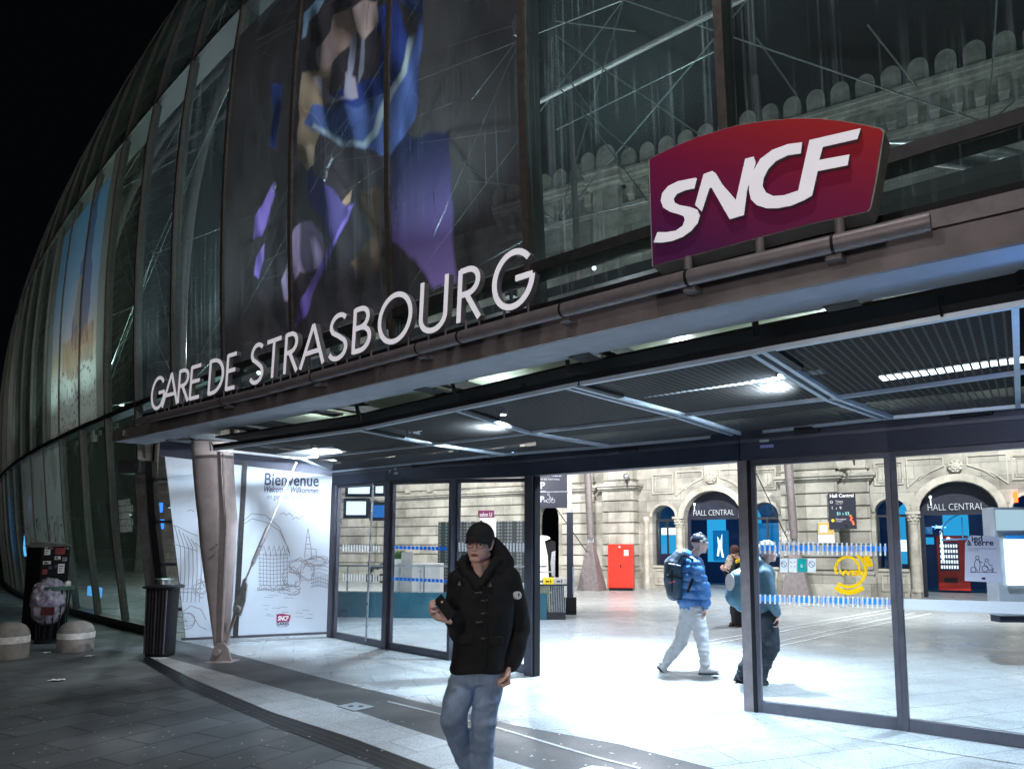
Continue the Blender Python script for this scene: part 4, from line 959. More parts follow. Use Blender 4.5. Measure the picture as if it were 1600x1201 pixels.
# WIFI sticker
n = D4[4]; d = D4[3]; mb = MB()
cx, cy = 1325, 894
def wf(x, y): return onleaf(D4, 1170 + x / 4.804, 680 + y / 4.804, .006)
c1 = [wf(740 + 88 * math.cos(R(a)), 1000 + 88 * -math.sin(R(a))) for a in range(205, -40, -8)]
mb.ribbon(c1, -n, .025, .001)
mb.ribbon([wf(750 + 128 * math.cos(R(a)), 1010 - 125 * math.sin(R(a))) for a in range(62, -138, -8)], -n, .028, .0014)
mb.ribbon([wf(x, y) for x, y in ((650, 1135), (690, 1165), (750, 1178), (810, 1165), (860, 1140))], -n, .045, .001)
mb.ribbon([wf(x, y) for x, y in ((865, 912), (890, 925), (905, 955), (912, 985))], -n, .05, .001)
addtext(mb, 'WIFI', .066, wf(682, 1048), d, up(1), -n, .0006, width=.21, offset=.004)
wo = build(mb, 'wifi_sticker', M['syellow']); tag(wo, 'yellow round WIFI sticker on the glass door', 'sticker')
# paper poster
n = D5[4]; d = D5[3]; M['paper'] = pm('paper', (.72, .73, .80), .6, 0, .05, 4)
q = [(1508, 848), (1517, 836), (1560, 838), (1566, 910), (1507.5, 907)]
mb = MB(); mb.prism([onleaf(D5, *p, .006) for p in q], -n * .001); po = build(mb, 'paper_poster', M['spaper']); tag(po, 'white paper poster with a cut corner and drawn people, taped on the right glass door', 'poster')
mb = MB(); P_ = lambda x, y: onleaf(D5, 1380 + x / 4.141, 670 + y / 4.141, .009)
addtext(mb, 'ied', .068, P_(572, 725), d, up(1), -n, .0005, offset=.002); addtext(mb, 'à terre', .068, P_(545, 752), d, up(1), -n, .0005, offset=.002)
addtext(mb, 'Pour la sécurité de tous, descendez', .014, P_(552, 776), d, up(1), -n, .0005); addtext(mb, 'de votre vélo.', .014, P_(552, 788), d, up(1), -n, .0005)
build(mb, 'lettering', M['navytext'], po)
mb = MB()
def circ(cx, cy, r, k=16): return [P_(cx + r * math.cos(2 * math.pi * i / k), cy + r * math.sin(2 * math.pi * i / k)) for i in range(k)]
for cx, cy, r in ((585, 908, 17), (660, 902, 20), (610, 832, 11), (670, 848, 10), (705, 912, 8)): mb.ribbon(circ(cx, cy, r), -n, .005, .0006, closed=True)
for pl in ([(600, 845), (590, 870), (596, 900), (612, 920)], [(620, 845), (632, 862), (645, 862)], [(600, 845), (622, 846), (628, 880), (622, 920)], [(660, 860), (655, 880), (680, 900), (690, 920)], [(680, 860), (690, 880), (708, 880)], [(562, 925), (735, 927)], [(700, 890), (712, 900), (708, 925)]):
    mb.ribbon([P_(*p) for p in pl], -n, .005, .001)
build(mb, 'drawing', M['navytext'], po)
mb = MB(); mb.prism([P_(638, 958), P_(662, 958), P_(662, 974), P_(638, 972)], -n * .001); build(mb, 'small_logo', M['navytext'], po)
# ================================================================ WELCOME WALL
WP0, WP1 = G(287, 1000), G(519, 990); wd = (WP1 - WP0); wd.z = 0; Lw = wd.length; wd /= Lw; wn = Vector((wd.y, -wd.x, 0))
WW = thing('welcome_wall', (WP0 + WP1) / 2, 'white printed wall panel with Bienvenue lettering and a line drawing of the city', 'wall panel')
def wp(px, py, out=0): return PL(px, py, WP0, wn) + wn * out
M['panelw'] = pm('panel_white', (.60, .68, .78), .42, 0, .04, 2)
mb = MB(); mb.prism([wp(290, 996), wp(517, 987), wp(521, 736), wp(257, 706)], -wn * .03); build(mb, 'printed_panel', M['panelw'], WW)
mb = MB(); mb.prism([wp(284, 1003, .02), wp(519, 993, .02), wp(519, 986, .02), wp(283, 996, .02)], -wn * .08); build(mb, 'bottom_rail', M['frame'], WW)
mb = MB(); mb.prism([wp(364, 995, .03), wp(372, 995, .03), wp(387, 718, .03), wp(379, 718, .03)], -wn * .029); build(mb, 'mullion', M['steel_dark'], WW)
mb = MB(); mb.prism([wp(250, 712, .02), wp(524, 744, .02), wp(524, 712, .02), wp(250, 680, .02)], -wn * .1); build(mb, 'top_rail', HEAD, WW)
mb = MB()
addtext(mb, 'Bienvenue', .31, wp(412, 757, .003), wd, up(1), wn, .001, width=(wp(497, 760) - wp(412, 757)).length, offset=.006)
build(mb, 'title_lettering', M['navytext'], WW)
mb = MB(); addtext(mb, 'Welcome · Willkommen', .15, wp(411, 768, .003), wd, up(1), wn, .001, width=(wp(496, 774) - wp(411, 768)).length, shear=.25, offset=.003)
build(mb, 'lettering', M['navytext'], WW)
mb = MB(); addtext(mb, 'en gare de Strasbourg', .14, wp(417, 779, .003), wd, up(1), wn, .001, width=(wp(488, 785) - wp(417, 779)).length)
build(mb, 'lettering', pm('lettering_grey', (.22, .22, .30), .5, 0, 0), WW)
mb = MB()
WS = 1051 / 280.
def W_(x, y): return wp(250 + x / WS, 690 + y / WS, .003)
def ln_(pts, w_=.012, c=False): mb.ribbon([W_(*p) for p in pts], wn, w_, .001, closed=c)
for k in range(6): x = 85 + k * 24; ln_([(x, 490 + k * 12 + 8 * k), (x + 35, 620), (x + 38, 760), (x + 25, 940)])
ln_([(70, 485), (110, 500), (160, 525), (220, 552)]); ln_([(70, 595), (220, 640)]); ln_([(85, 860), (250, 860)]); ln_([(90, 880), (250, 885)])
for r in (0, 1): ln_([(470 + 10 * r, 480 + 10 * r), (540, 420 + 30 * r), (620, 430 + 40 * r), (700, 500 + 20 * r), (745, 610), (755, 650)])
for y in range(660, 840, 22): ln_([(575, y), (660, y + 6), (750, y - 2)], .01)
for x in range(585, 750, 20): ln_([(x, 650), (x + 2, 840)], .01)
for x in (600, 630, 660, 690, 715, 740): ln_([(x, 640), (x + 10, 610), (x + 18, 645), (x + 20, 670)], .014)
for cx in (620, 715): 
    ln_([(cx - 50, 860), (cx - 20, 840), (cx + 20, 842), (cx + 50, 868)]); ln_([(cx - 50, 870), (cx, 862), (cx + 50, 876)])
    for k in range(9): ln_([(cx - 45 + 10 * k, 848 + abs(k - 4) * 3), (cx - 45 + 10 * k, 872)], .012)
ln_([(868, 505), (860, 560), (852, 625), (848, 680)]); ln_([(868, 505), (876, 560), (886, 625), (888, 690)]); ln_([(850, 625), (915, 628), (918, 690), (848, 690)]); ln_([(858, 560), (880, 560)]); ln_([(855, 600), (884, 600)])
random.seed(3)
for cx, cy, rx, ry in ((810, 730, 60, 45), (770, 800, 50, 60), (920, 700, 70, 30), (860, 760, 50, 60), (760, 870, 60, 30), (240, 860, 40, 50)):
    for q in range(3): 
        a0 = random.uniform(0, 6); pts = []
        for k in range(14):
            a = a0 + k * .38; rr = 1 + random.uniform(-.18, .18); pts.append((cx + rx * rr * math.cos(a) * (1 - .15 * q), cy + ry * rr * math.sin(a) * (1 - .15 * q)))
        ln_(pts, .010)
for y in (680, 700, 722, 745, 770, 800, 820, 845): ln_([(880, y + 10), (930, y - 5), (985, y + 12)], .009)
for k in range(10): ln_([(890 + k * 10, 780), (892 + k * 10, 850)], .008)
for k in range(16):
    x0 = random.uniform(580, 900); y0 = random.uniform(895, 1040); ln_([(x0, y0), (x0 + random.uniform(20, 60), y0 + 2)], .007)
ln_([(705, 425), (725, 415), (740, 430), (760, 418), (780, 440)], .012); ln_([(775, 455), (800, 440), (812, 452), (845, 432)], .012); ln_([(160, 408), (180, 398), (200, 408)], .012)
ln_([(150 + 55 * math.cos(k * .4), 1050 + 48 * math.sin(k * .4)) for k in range(16)], .012, True); ln_([(165 + 40 * math.cos(k * .4), 1040 + 40 * math.sin(k * .4)) for k in range(16)], .009, True)
ln_([(130, 1000), (180, 960), (240, 980), (270, 1040)], .012); ln_([(200, 1030), (230, 1080), (275, 1100)], .012); ln_([(205, 900), (230, 850), (245, 810), (262, 860)], .01)
for k in range(10): a = k * .63; ln_([(150, 1050), (150 + 52 * math.cos(a), 1050 + 46 * math.sin(a))], .005)
build(mb, 'line_drawing', M['linegrey'], WW)
# small logo low on the panel
mb = MB(); q = [(683, 1010), (720, 1006), (768, 1016), (758, 1052), (683, 1058)]
mb.prism([W_(*p) for p in q], wn * .002); lo = build(mb, 'small_logo', pm('logo_plum', (.30, .02, .09), .4, 0, .2, 2), WW)
mb = MB(); addtext(mb, 'SNCF', .11, W_(690, 1047) + wn * .003, wd, up(1), wn, .001, width=(W_(755, 1040) - W_(690, 1040)).length, shear=.2, offset=.004); build(mb, 'logo_lettering', M['wtext'], lo)
mb = MB(); addtext(mb, 'GARES', .075, W_(681, 1076), wd, up(1), wn, .001, width=(W_(755, 1040) - W_(681, 1040)).length, offset=.002); addtext(mb, '& CONNEXIONS', .022, W_(690, 1086), wd, up(1), wn, .001)
build(mb, 'lettering', M['navytext'], WW)
# ================================================================ SUPPORT COLUMN
cf = G(343, 1032); CY = cf.y
CC = thing('support_column', cf, 'tapered grey steel column leaning under the canopy, on a pinned foot', 'column')
prof_ = [(298, 363, 690), (301, 365, 740), (306, 368, 790), (309, 370, 812), (312, 368, 850), (319, 364, 900), (327, 360, 950), (335, 356, 1008)]
mb = MB(); rings = []
for x0, x1, y in prof_:
    l, r = B(x0, y, CY), B(x1, y, CY); c = (l + r) / 2; rings.append((c + Vector((0, .02, 0)), (r - l) * .43, Vector((.04, (r - l).length * .30, 0))))
mb.loft(rings, 28, P=2.6); build(mb, 'shaft', M['column'], CC, smooth=True)
mb = MB()   # folded seam running down the right flank
mb.tube([B(x, y, CY - .17 * k) for x, y, k in ((348, 700, 1), (353, 790, 1), (355, 815, 1.05), (352, 870, .85), (349, 940, .65), (346, 1000, .4))], [.02, .025, .03, .03, .025, .02], 8); build(mb, 'seam', M['column'], CC, smooth=True)
for x, y in ((337, 850), (337, 862)):
    mb = MB(); c = B(x, y, CY - .19); mb.tube([c, c + Vector((0, .04, 0))], .012, 8); build(mb, 'bolt', M['steel_brown'], CC)
def plate(px_pts, Y, th, nm, mat, par): mb = MB(); mb.prism([B(x, y, Y) for x, y in px_pts], (0, th, 0)); return build(mb, nm, mat, par, bevel=.006)
for dy in (-.08, .05): plate([(327, 1033), (362, 1033), (356, 1012), (350, 1004), (340, 1004), (333, 1012)], CY + dy, .03, 'foot_bracket', M['column'], CC)
mb = MB(); c = B(345, 1017, CY); mb.tube([c - Vector((0, .13, 0)), c + Vector((0, .1, 0))], .045, 14); build(mb, 'pin', M['column'], CC, smooth=True, bevel=.004)
mb = MB(); mb.boxv(G(325, 1034) + Vector((0, -.12, 0)), (.36, 0, 0), (0, .3, 0), (0, 0, .012)); build(mb, 'base_plate', M['column'], CC)
plate([(346, 1012), (352, 1010), (366, 970), (386, 900), (379, 905), (357, 985)], CY - .02, .03, 'gusset_plate', M['column'], CC)
# tie rod
TR = thing('tie_rod', B(371, 951, CY - .06), 'bright steel tie rod with turnbuckle running from the column foot up to the canopy', 'tie rod')
a, b = B(384, 905, CY - .06), B(463, 722, CY + .45); D = b - a
def tr_(f0, f1, r, nm, mat=M['alu']): mb = MB(); mb.tube([a + D * f0, a + D * f1], r, 12); build(mb, nm, mat, TR, smooth=True)
tr_(0.0, 1.0, .013, 'rod'); tr_(.13, .42, .030, 'turnbuckle'); tr_(.11, .135, .02, 'nut'); tr_(.42, .445, .022, 'nut')
plate([(366, 962), (376, 962), (383, 940), (386, 912), (382, 906), (374, 925), (366, 940), (363, 952)], CY - .10, .03, 'clevis', M['alu'], TR)
mb = MB(); c = B(371, 951, CY - .10); mb.tube([c - Vector((0, .05, 0)), c + Vector((0, .02, 0))], .05, 16); build(mb, 'clevis_pin', M['alu'], TR, smooth=True, bevel=.004)
# ================================================================ OLD STATION BUILDING inside the glass hall
HP = Vector((3.8, 26., 0)); HU = Vector((math.cos(R(-30)), math.sin(R(-30)), 0)); HM = Vector((HU.y, -HU.x, 0))
def F(t, d, z): return HP + HU * t + HM * d + Vector((0, 0, z))
def hp(px, py, d=0): return PL(px, py, F(0, d, 0), HM)
def ht(px, py, d=0): q = hp(px, py, d); return (q - HP).dot(HU), q.z
def stone_mat(name, col, bw, bh, joint=.55):
    m, t, b = nt(name); L = t.links.new
    geo = N(t, 'ShaderNodeNewGeometry'); vr = N(t, 'ShaderNodeVectorRotate'); vr.rotation_type = 'Z_AXIS'; vr.inputs['Angle'].default_value = R(30)
    L(geo.outputs['Position'], vr.inputs['Vector']); sp = N(t, 'ShaderNodeSeparateXYZ'); L(vr.outputs[0], sp.inputs[0]); cb = N(t, 'ShaderNodeCombineXYZ'); L(sp.outputs['X'], cb.inputs[0]); L(sp.outputs['Z'], cb.inputs[1])
    br = N(t, 'ShaderNodeTexBrick'); br.inputs['Scale'].default_value = 1; br.inputs['Brick Width'].default_value = bw; br.inputs['Row Height'].default_value = bh; br.inputs['Mortar Size'].default_value = .008; br.inputs['Mortar Smooth'].default_value = .4
    br.inputs['Color1'].default_value = (*[c * .76 for c in col], 1); br.inputs['Color2'].default_value = (*[min(1, c * 1.14) for c in col], 1); br.inputs['Mortar'].default_value = (*[c * joint for c in col], 1); L(cb.outputs[0], br.inputs['Vector'])
    n1 = N(t, 'ShaderNodeTexNoise'); n1.inputs['Scale'].default_value = .9; n1.inputs['Detail'].default_value = 8; n1.inputs['Roughness'].default_value = .65; L(geo.outputs['Position'], n1.inputs[0])
    m1 = N(t, 'ShaderNodeMapRange'); m1.inputs['From Min'].default_value = .3; m1.inputs['From Max'].default_value = .7; m1.inputs['To Min'].default_value = .45; m1.inputs['To Max'].default_value = 1.18; L(n1.outputs['Fac'], m1.inputs[0])
    vm = N(t, 'ShaderNodeVectorMath', operation='SCALE'); L(br.outputs['Color'], vm.inputs[0]); L(m1.outputs[0], vm.inputs['Scale']); L(vm.outputs[0], b.inputs['Base Color'])
    b.inputs['Roughness'].default_value = .85; n2 = N(t, 'ShaderNodeTexNoise'); n2.inputs['Scale'].default_value = 25; n2.inputs['Detail'].default_value = 5; L(geo.outputs['Position'], n2.inputs[0])
    bp = N(t, 'ShaderNodeBump'); bp.inputs['Strength'].default_value = .3; bp.inputs['Distance'].default_value = .02; L(n2.outputs['Fac'], bp.inputs['Height']); L(bp.outputs[0], b.inputs['Normal'])
    return m
M['stone'] = stone_mat('sandstone', (.46, .45, .41), .9, .41, .4)
M['stone2'] = pm('carved_stone', (.45, .435, .39), .85, 0, .35, 2.2, .3, 30)
M['bluegl'] = pm('blue_glass', (.01, .07, .16), .15, 0, .2, 2, emit=(.0, .22, .62), estr=.55)
M['bluedeep'] = pm('deep_blue_wall', (.01, .02, .06), .35, 0, .3, 1.5, emit=(.0, .03, .12), estr=.25)  # faint blue glow of the walls stands in for room light
M['cyanlit'] = em('lit_window_cyan', (.03, .42, .85), .9)
M['whitelit'] = em('lit_panel_white', (.70, .90, 1.), 2.2)
HB = thing('old_station_building', F(0, 0, 0), 'old sandstone station front with arches and a scalloped parapet standing inside the glass hall', 'building')
TL, TR_, DBK = -34., 34., 6.
def bx(mb, t0, t1, d0, d1, z0, z1): return mb.box(t0, t1, d0, d1, z0, z1, F=F)
def arch_wall(mb, t0, t1, z0, z1, ops, d=0., th=.7):
    """wall t0..t1 x z0..z1 with arched openings ops = (ta, tb, zspring, rise, zfloor), thickness th behind d"""
    ops = sorted(ops); x = t0
    def q(a, b, c, e): mb.add([F(*a), F(*b), F(*c), F(*e)], [(0, 1, 2, 3)])
    for ta, tb, zs_, rise, zf in ops:
        q((x, d, z0), (ta, d, z0), (ta, d, z1), (x, d, z1)); K = 14; c = (ta + tb) / 2; h = (tb - ta) / 2
        pts = [(c - h * math.cos(math.pi * k / K), zs_ + rise * math.sin(math.pi * k / K)) for k in range(K + 1)]
        if zf > z0: q((ta, d, z0), (tb, d, z0), (tb, d, zf), (ta, d, zf)); q((ta, d, zf), (tb, d, zf), (tb, d - th, zf), (ta, d - th, zf))
        for (a, za), (b, zb) in zip(pts[:-1], pts[1:]):
            q((a, d, za), (b, d, zb), (b, d, z1), (a, d, z1)); q((a, d, za), (b, d, zb), (b, d - th, zb), (a, d - th, za))
        for a in (ta, tb): q((a, d, zf), (a, d, zs_), (a, d - th, zs_), (a, d - th, zf))
        x = tb
    q((x, d, z0), (t1, d, z0), (t1, d, z1), (x, d, z1))
def arch_ring(mb, ta, tb, zs_, rise, w_, d0, d1, K=14):
    c = (ta + tb) / 2; h = (tb - ta) / 2
    def P(a, e, d): return F(c - (h + e) * math.cos(a), d, zs_ + (rise + e) * math.sin(a))
    for k in range(K):
        a0, a1 = math.pi * k / K, math.pi * (k + 1) / K
        mb.hexa([P(a0, 0, d0), P(a1, 0, d0), P(a1, 0, d1), P(a0, 0, d1), P(a0, w_, d0), P(a1, w_, d0), P(a1, w_, d1), P(a0, w_, d1)])
CEN = [2.33, 9.94, 17.55, 25.2]; CENL = [-9.0 - 8.8, -26.]
ops = []
for c in CEN: ops += [(c - 1.05, c + 1.05, 2.62, .95, 0.), (c - 2.3, c - 1.38, 2.68, .42, .85), (c + 1.38, c + 2.3, 2.68, .42, .85)]
ops += [(-5.2, -4.0, 2.7, .7, 0.)]
for c in (-17.2, -20.4, -23.6, -27): ops += [(c - .7, c + .7, 2.7, .7, .8)]
mb = MB(); arch_wall(mb, TL, TR_, 0, 4.6, ops); arch_wall(mb, TL, TR_, 4.6, 15.9, [(t - .55, t + .55, 8.2, .5, 5.6) for t in np.arange(-33, 33, 3.8)] + [])
mb.add([F(TL, 0, 15.9), F(TR_, 0, 15.9), F(TR_, -8, 15.9), F(TL, -8, 15.9)], [(0, 1, 2, 3)])
build(mb, 'wall', M['stone'], HB)
# rusticated piers with chamfered courses
def pier(t0, t1, d, z0=0., ztop=3.68):
    mb = MB(); z = z0
    mb.box(t0 - .09, t1 + .09, 0, d + .09, 0, .62, F=F); z = .62
    mb.box(t0 - .05, t1 + .05, 0, d + .05, .70, .80, F=F); mb.box(t0 - .02, t1 + .02, 0, d + .02, .62, .70, F=F); z = .80
    nC = 7; h = (ztop - z) / nC
    for k in range(nC):
        a = z + k * h; g = .035
        mb.box(t0 + .05, t1 - .05, 0, d - .06, a, a + g, F=F)
        q = [F(t0 + .02, 0, a + g), F(t1 - .02, 0, a + g), F(t1 - .02, d - .02, a + g), F(t0 + .02, d - .02, a + g), F(t0, 0, a + .05), F(t1, 0, a + .05), F(t1, d, a + .05), F(t0, d, a + .05)]
        mb.hexa(q); mb.box(t0, t1, 0, d, a + .05, a + h, F=F)
    # cornice in three steps
    mb.box(t0 - .06, t1 + .06, 0, d + .06, ztop, ztop + .07, F=F); mb.box(t0 - .14, t1 + .14, 0, d + .14, ztop + .07, ztop + .15, F=F); mb.box(t0 - .20, t1 + .20, 0, d + .2, ztop + .15, ztop + .25, F=F)
    mb.box(t0 + .04, t1 - .04, 0, d - .04, ztop + .25, 4.55, F=F); mb.box(t0 - .02, t1 + .02, 0, d + .02, 4.08, 4.12, F=F)
    return build(mb, 'rusticated_pier', M['stone'], HB)
pier(-1.78, -.50, .55); pier(-4.0 + .25, -2.35, .18)
for c in CEN: 
    pier(c + 2.45, c + 5.20, .30); pier(c + 2.95, c + 4.30, .75)
pier(-13.6, -5.6, .3); pier(-16.0, -13.9, .8)
# entablature, window aprons, carved panels, medallions, columns
for c in CEN:
    mb = MB(); arch_ring(mb, c - 1.05, c + 1.05, 2.62, .95, .22, 0, .07); mb2 = MB()
    arch_ring(mb, c - 1.05, c + 1.05, 2.62, .95, .05, .07, .10)
    for s in (-1, 1): arch_ring(mb, min(c + s * 1.38, c + s * 2.3), max(c + s * 1.38, c + s * 2.3), 2.68, .42, .09, 0, .06)
    build(mb, 'arch_moulding', M['stone2'], HB)
    mb = MB(); r0 = F(c, .08, 4.03)
    mb.tube([r0, r0 + HM * .05], .20, 20); mb.tube([r0 + HM * .05, r0 + HM * .10], .12, 16); mb.tube([r0 + HM * .10, r0 + HM * .13], .05, 10)
    for k in range(8): a = k * math.pi / 4; p = r0 + HM * .06 + HU * .16 * math.cos(a) + Vector((0, 0, .16 * math.sin(a))); mb.sphere(p, .035, 8, 5)
    build(mb, 'medallion', M['stone2'], HB, smooth=True)
    for s in (-1, 1):
        mb = MB()   # sunk triangular spandrel panel with raised frame
        P = [(c + s * .32, 4.32), (c + s * 1.32, 4.32), (c + s * 1.32, 3.45), (c + s * .95, 3.78), (c + s * .32, 4.05)]
        mb.ribbon([F(t, .0, z) for t, z in P], HM, .045, .05, closed=True)
        mb.ribbon([F(c + s * .45, 0, 3.93), F(c + s * 1.1, 0, 3.72)] if 0 else [F(c + s * (.42 + .2 * k), 0, 4.0 - .06 * k - .02 * k * k) for k in range(4)], HM, .04, .04)
        build(mb, 'spandrel_panel', M['stone2'], HB)
        mb = MB(); t0 = c + s * 1.45; t1 = c + s * 2.25; P = [(t0, 3.55), (t1, 3.55), (t1, 4.25), (t0, 4.25)]; mb.ribbon([F(t, 0, z) for t, z in P], HM, .05, .05, closed=True); P = [(t0 + s * .1, 3.63), (t1 - s * .1, 3.63), (t1 - s * .1, 4.17), (t0 + s * .1, 4.17)]; mb.ribbon([F(t, 0, z) for t, z in P], HM, .025, .03, closed=True); build(mb, 'wall_panel', M['stone2'], HB)
        # engaged column with capital
        cc = F(c + s * 1.215, .10, 0); mb = MB()
        mb.tube([cc, cc + up(.18)], .19, 4); mb.tube([cc + up(.18), cc + up(.24), cc + up(.28)], [.17, .17, .145], 18)
        mb.tube([cc + up(.28), cc + up(1.0), cc + up(2.30)], [.14, .138, .125], 18)
        mb.tube([cc + up(.98), cc + up(1.03)], .15, 18); mb.tube([cc + up(2.28), cc + up(2.32)], .15, 18)
        mb.tube([cc + up(2.32), cc + up(2.5), cc + up(2.58)], [.13, .165, .2], 18); mb.box(c + s * 1.215 - .2, c + s * 1.215 + .2, -.05, .3, 2.58, 2.66, F=F)
        for k in range(8): a = k * math.pi / 4; mb.sphere(cc + up(2.5) + HU * .16 * math.cos(a) + HM * .16 * math.sin(a), .05, 8, 5); mb.sphere(cc + up(2.4) + HU * .145 * math.cos(a + .4) + HM * .145 * math.sin(a + .4), .04, 8, 5)
        build(mb, 'column', M['stone2'], HB, smooth=True)
        cc = F(c + s * 2.52, .06, 0); mb = MB(); mb.tube([cc + up(z) for z in (0, .25, .3, 2.45, 2.5, 2.62, 2.68)], [.13, .13, .1, .1, .13, .13, .11], 12); build(mb, 'colonnette', M['stone2'], HB, smooth=True)
        mb = MB(); t0, t1 = sorted((c + s * 1.40, c + s * 2.28)); mb.box(t0, t1, 0, .05, .80, .88, F=F); mb.ribbon([F(t0 + .1, 0, .2), F(t1 - .1, 0, .2), F(t1 - .1, 0, .7), F(t0 + .1, 0, .7)], HM, .05, .03, closed=True); build(mb, 'apron_panel', M['stone2'], HB)
        # window
        wf_ = MB(); tt = (t0 + t1) / 2
        wf_.box(t0, t1, -.42, -.36, 2.52, 2.60, F=F); wf_.box(tt - .03, tt + .03, -.42, -.36, .9, 2.52, F=F); wf_.box(t0, t0 + .06, -.42, -.36, .85, 2.52, F=F); wf_.box(t1 - .06, t1, -.42, -.36, .85, 2.52, F=F)
        wn_ = build(wf_, 'window', M['steel_dark'], HB)
        mb = MB(); mb.add([F(t0, -.40, .85), F(t1, -.40, .85), F(t1, -.40, 3.1), F(t0, -.40, 3.1)], [(0, 1, 2, 3)]); build(mb, 'pane', M['glassdoor'], wn_)
    # portal
    dd = MB(); dd.box(c - 1.05, c + 1.05, -.45, -.35, 2.55, 2.64, F=F); dd.box(c - 1.05, c - .93, -.45, -.35, 0, 2.55, F=F); dd.box(c + .93, c + 1.05, -.45, -.35, 0, 2.55, F=F); dr = build(dd, 'portal_frame', M['navy'], HB)
    mb = MB(); K = 14; mb.add([F(c - 1.05 * math.cos(math.pi * k / K), -.40, 2.62 + .95 * math.sin(math.pi * k / K)) for k in range(K + 1)], [tuple(range(K + 1))]); build(mb, 'fanlight', M['navy'], dr)
    mb = MB(); addtext(mb, 'HALL CENTRAL', .30, F(c - .83, -.33, 2.70), HU, up(1), HM, .008, width=1.50, offset=-.006); build(mb, 'lettering', em('lit_lettering', (.86, .93, 1.), 1.3), dr)
    mb = MB(); p = F(c - .72, -.2, 3.12); mb.sphere(p, .035, 10, 6); mb.tube([p, p + up(-.25)], .006, 6); build(mb, 'spot_lamp', em('spot_lamp', (.9, .97, 1), 9), HB)
mb = MB()
bx(mb, TL, TR_, 0, .06, 4.56, 4.62); bx(mb, TL, TR_, 0, .14, 4.62, 4.72); bx(mb, TL, TR_, 0, .22, 4.72, 4.80); bx(mb, TL, TR_, 0, .10, 5.35, 5.45)
bx(mb, TL, TR_, 0, .08, 9.6, 9.75); bx(mb, TL, TR_, 0, .16, 9.75, 9.9); bx(mb, TL, TR_, 0, .07, 13.0, 13.12)
build(mb, 'string_course', M['stone2'], HB)
for t in np.arange(-33, 33, 3.8):
    mb = MB(); mb.box(t - .85, t - .6, 0, .12, 5.5, 9.0, F=F); mb.box(t + .6, t + .85, 0, .12, 5.5, 9.0, F=F); mb.box(t - 1., t + 1., 0, .2, 9.0, 9.15, F=F); mb.box(t - .8, t + .8, 0, .16, 5.46, 5.58, F=F); w_ = build(mb, 'upper_window', M['stone2'], HB)
    mb = MB(); mb.box(t - .54, t + .54, -.45, -.4, 5.62, 8.7, F=F); build(mb, 'pane', M['navy'], w_)
# brackets seen over the left doors
for k, t in enumerate(np.arange(-13.2, -9.4, 1.3)):
    mb = MB(); mb.box(t, t + .28, 0, .35, 4.0, 4.5, F=F); mb.box(t + .04, t + .24, 0, .24, 3.8, 4.0, F=F); build(mb, 'bracket', M['stone2'], HB)
# top cornice, corbels and scalloped parapet
mb = MB(); CZ = 15.9
for z0, z1, d in ((15.0, 15.1, .08), (15.1, 15.22, .16), (15.9, 16.02, .30), (16.02, 16.14, .42), (16.14, 16.3, .55), (16.3, 16.42, .62)): bx(mb, -7.05, TR_, 0, d, z0, z1)
for t0 in (-2.3,): 
    for z0, z1, d in ((15.9, 16.02, .8), (16.02, 16.3, .95), (16.3, 16.42, 1.05)): bx(mb, t0, t0 + 1.5, 0, d, z0, z1)
    bx(mb, t0 + .2, t0 + 1.3, 0, .55, 10, 15.9)
build(mb, 'cornice', M['stone2'], HB)
mb = MB(); 
for t in np.arange(-6.9, 24, .62):
    mb.box(t, t + .30, 0, .40, 15.42, 15.9, F=F); mb.box(t + .03, t + .27, 0, .25, 15.26, 15.42, F=F)
o = build(mb, 'corbel_course', M['stone2'], HB); o['kind'] = 'stuff'
for k, t in enumerate(np.arange(-6.8, 24, .78)):
    jog = .5 if -2.4 < t < -.8 else 0.
    mb = MB(); r_ = .30 * (1.3 if abs(t + 1.3) < .4 else 1.); c_ = F(t, .25 + jog, 16.85); poly = [F(t - r_, .12 + jog, 16.42), F(t + r_, .12 + jog, 16.42)] + [F(t + r_ * math.cos(a), .12 + jog, 16.95 + r_ * 1.15 * math.sin(a)) for a in np.linspace(0, math.pi, 11)]
    mb.prism(poly, HM * .34)
    mb.prism([F(t - r_ * .6, .455 + jog, 16.5), F(t + r_ * .6, .455 + jog, 16.5)] + [F(t + r_ * .6 * math.cos(a), .455 + jog, 16.92 + r_ * .7 * math.sin(a)) for a in np.linspace(0, math.pi, 9)], HM * .03)
    build(mb, 'merlon', M['stone2'], HB)
# drain pipes
for px in (957,):
    t_, _ = ht(px, 850, .1); mb = MB(); p = F(t_, .14, 0); mb.tube([p, p + up(15)], .07, 10); mb.tube([p + up(3.95), p + up(4.2)], [.13, .1], 10); build(mb, 'drain_pipe', pm('cream_pipe', (.55, .50, .40), .5, 0, .1, 5), HB, smooth=True)
t_, _ = ht(945, 290, .6); mb = MB(); p = F(t_, .7, 9); mb.tube([p, p + up(5.8)], .06, 8); build(mb, 'drain_pipe', M['stone2'], HB, smooth=True)
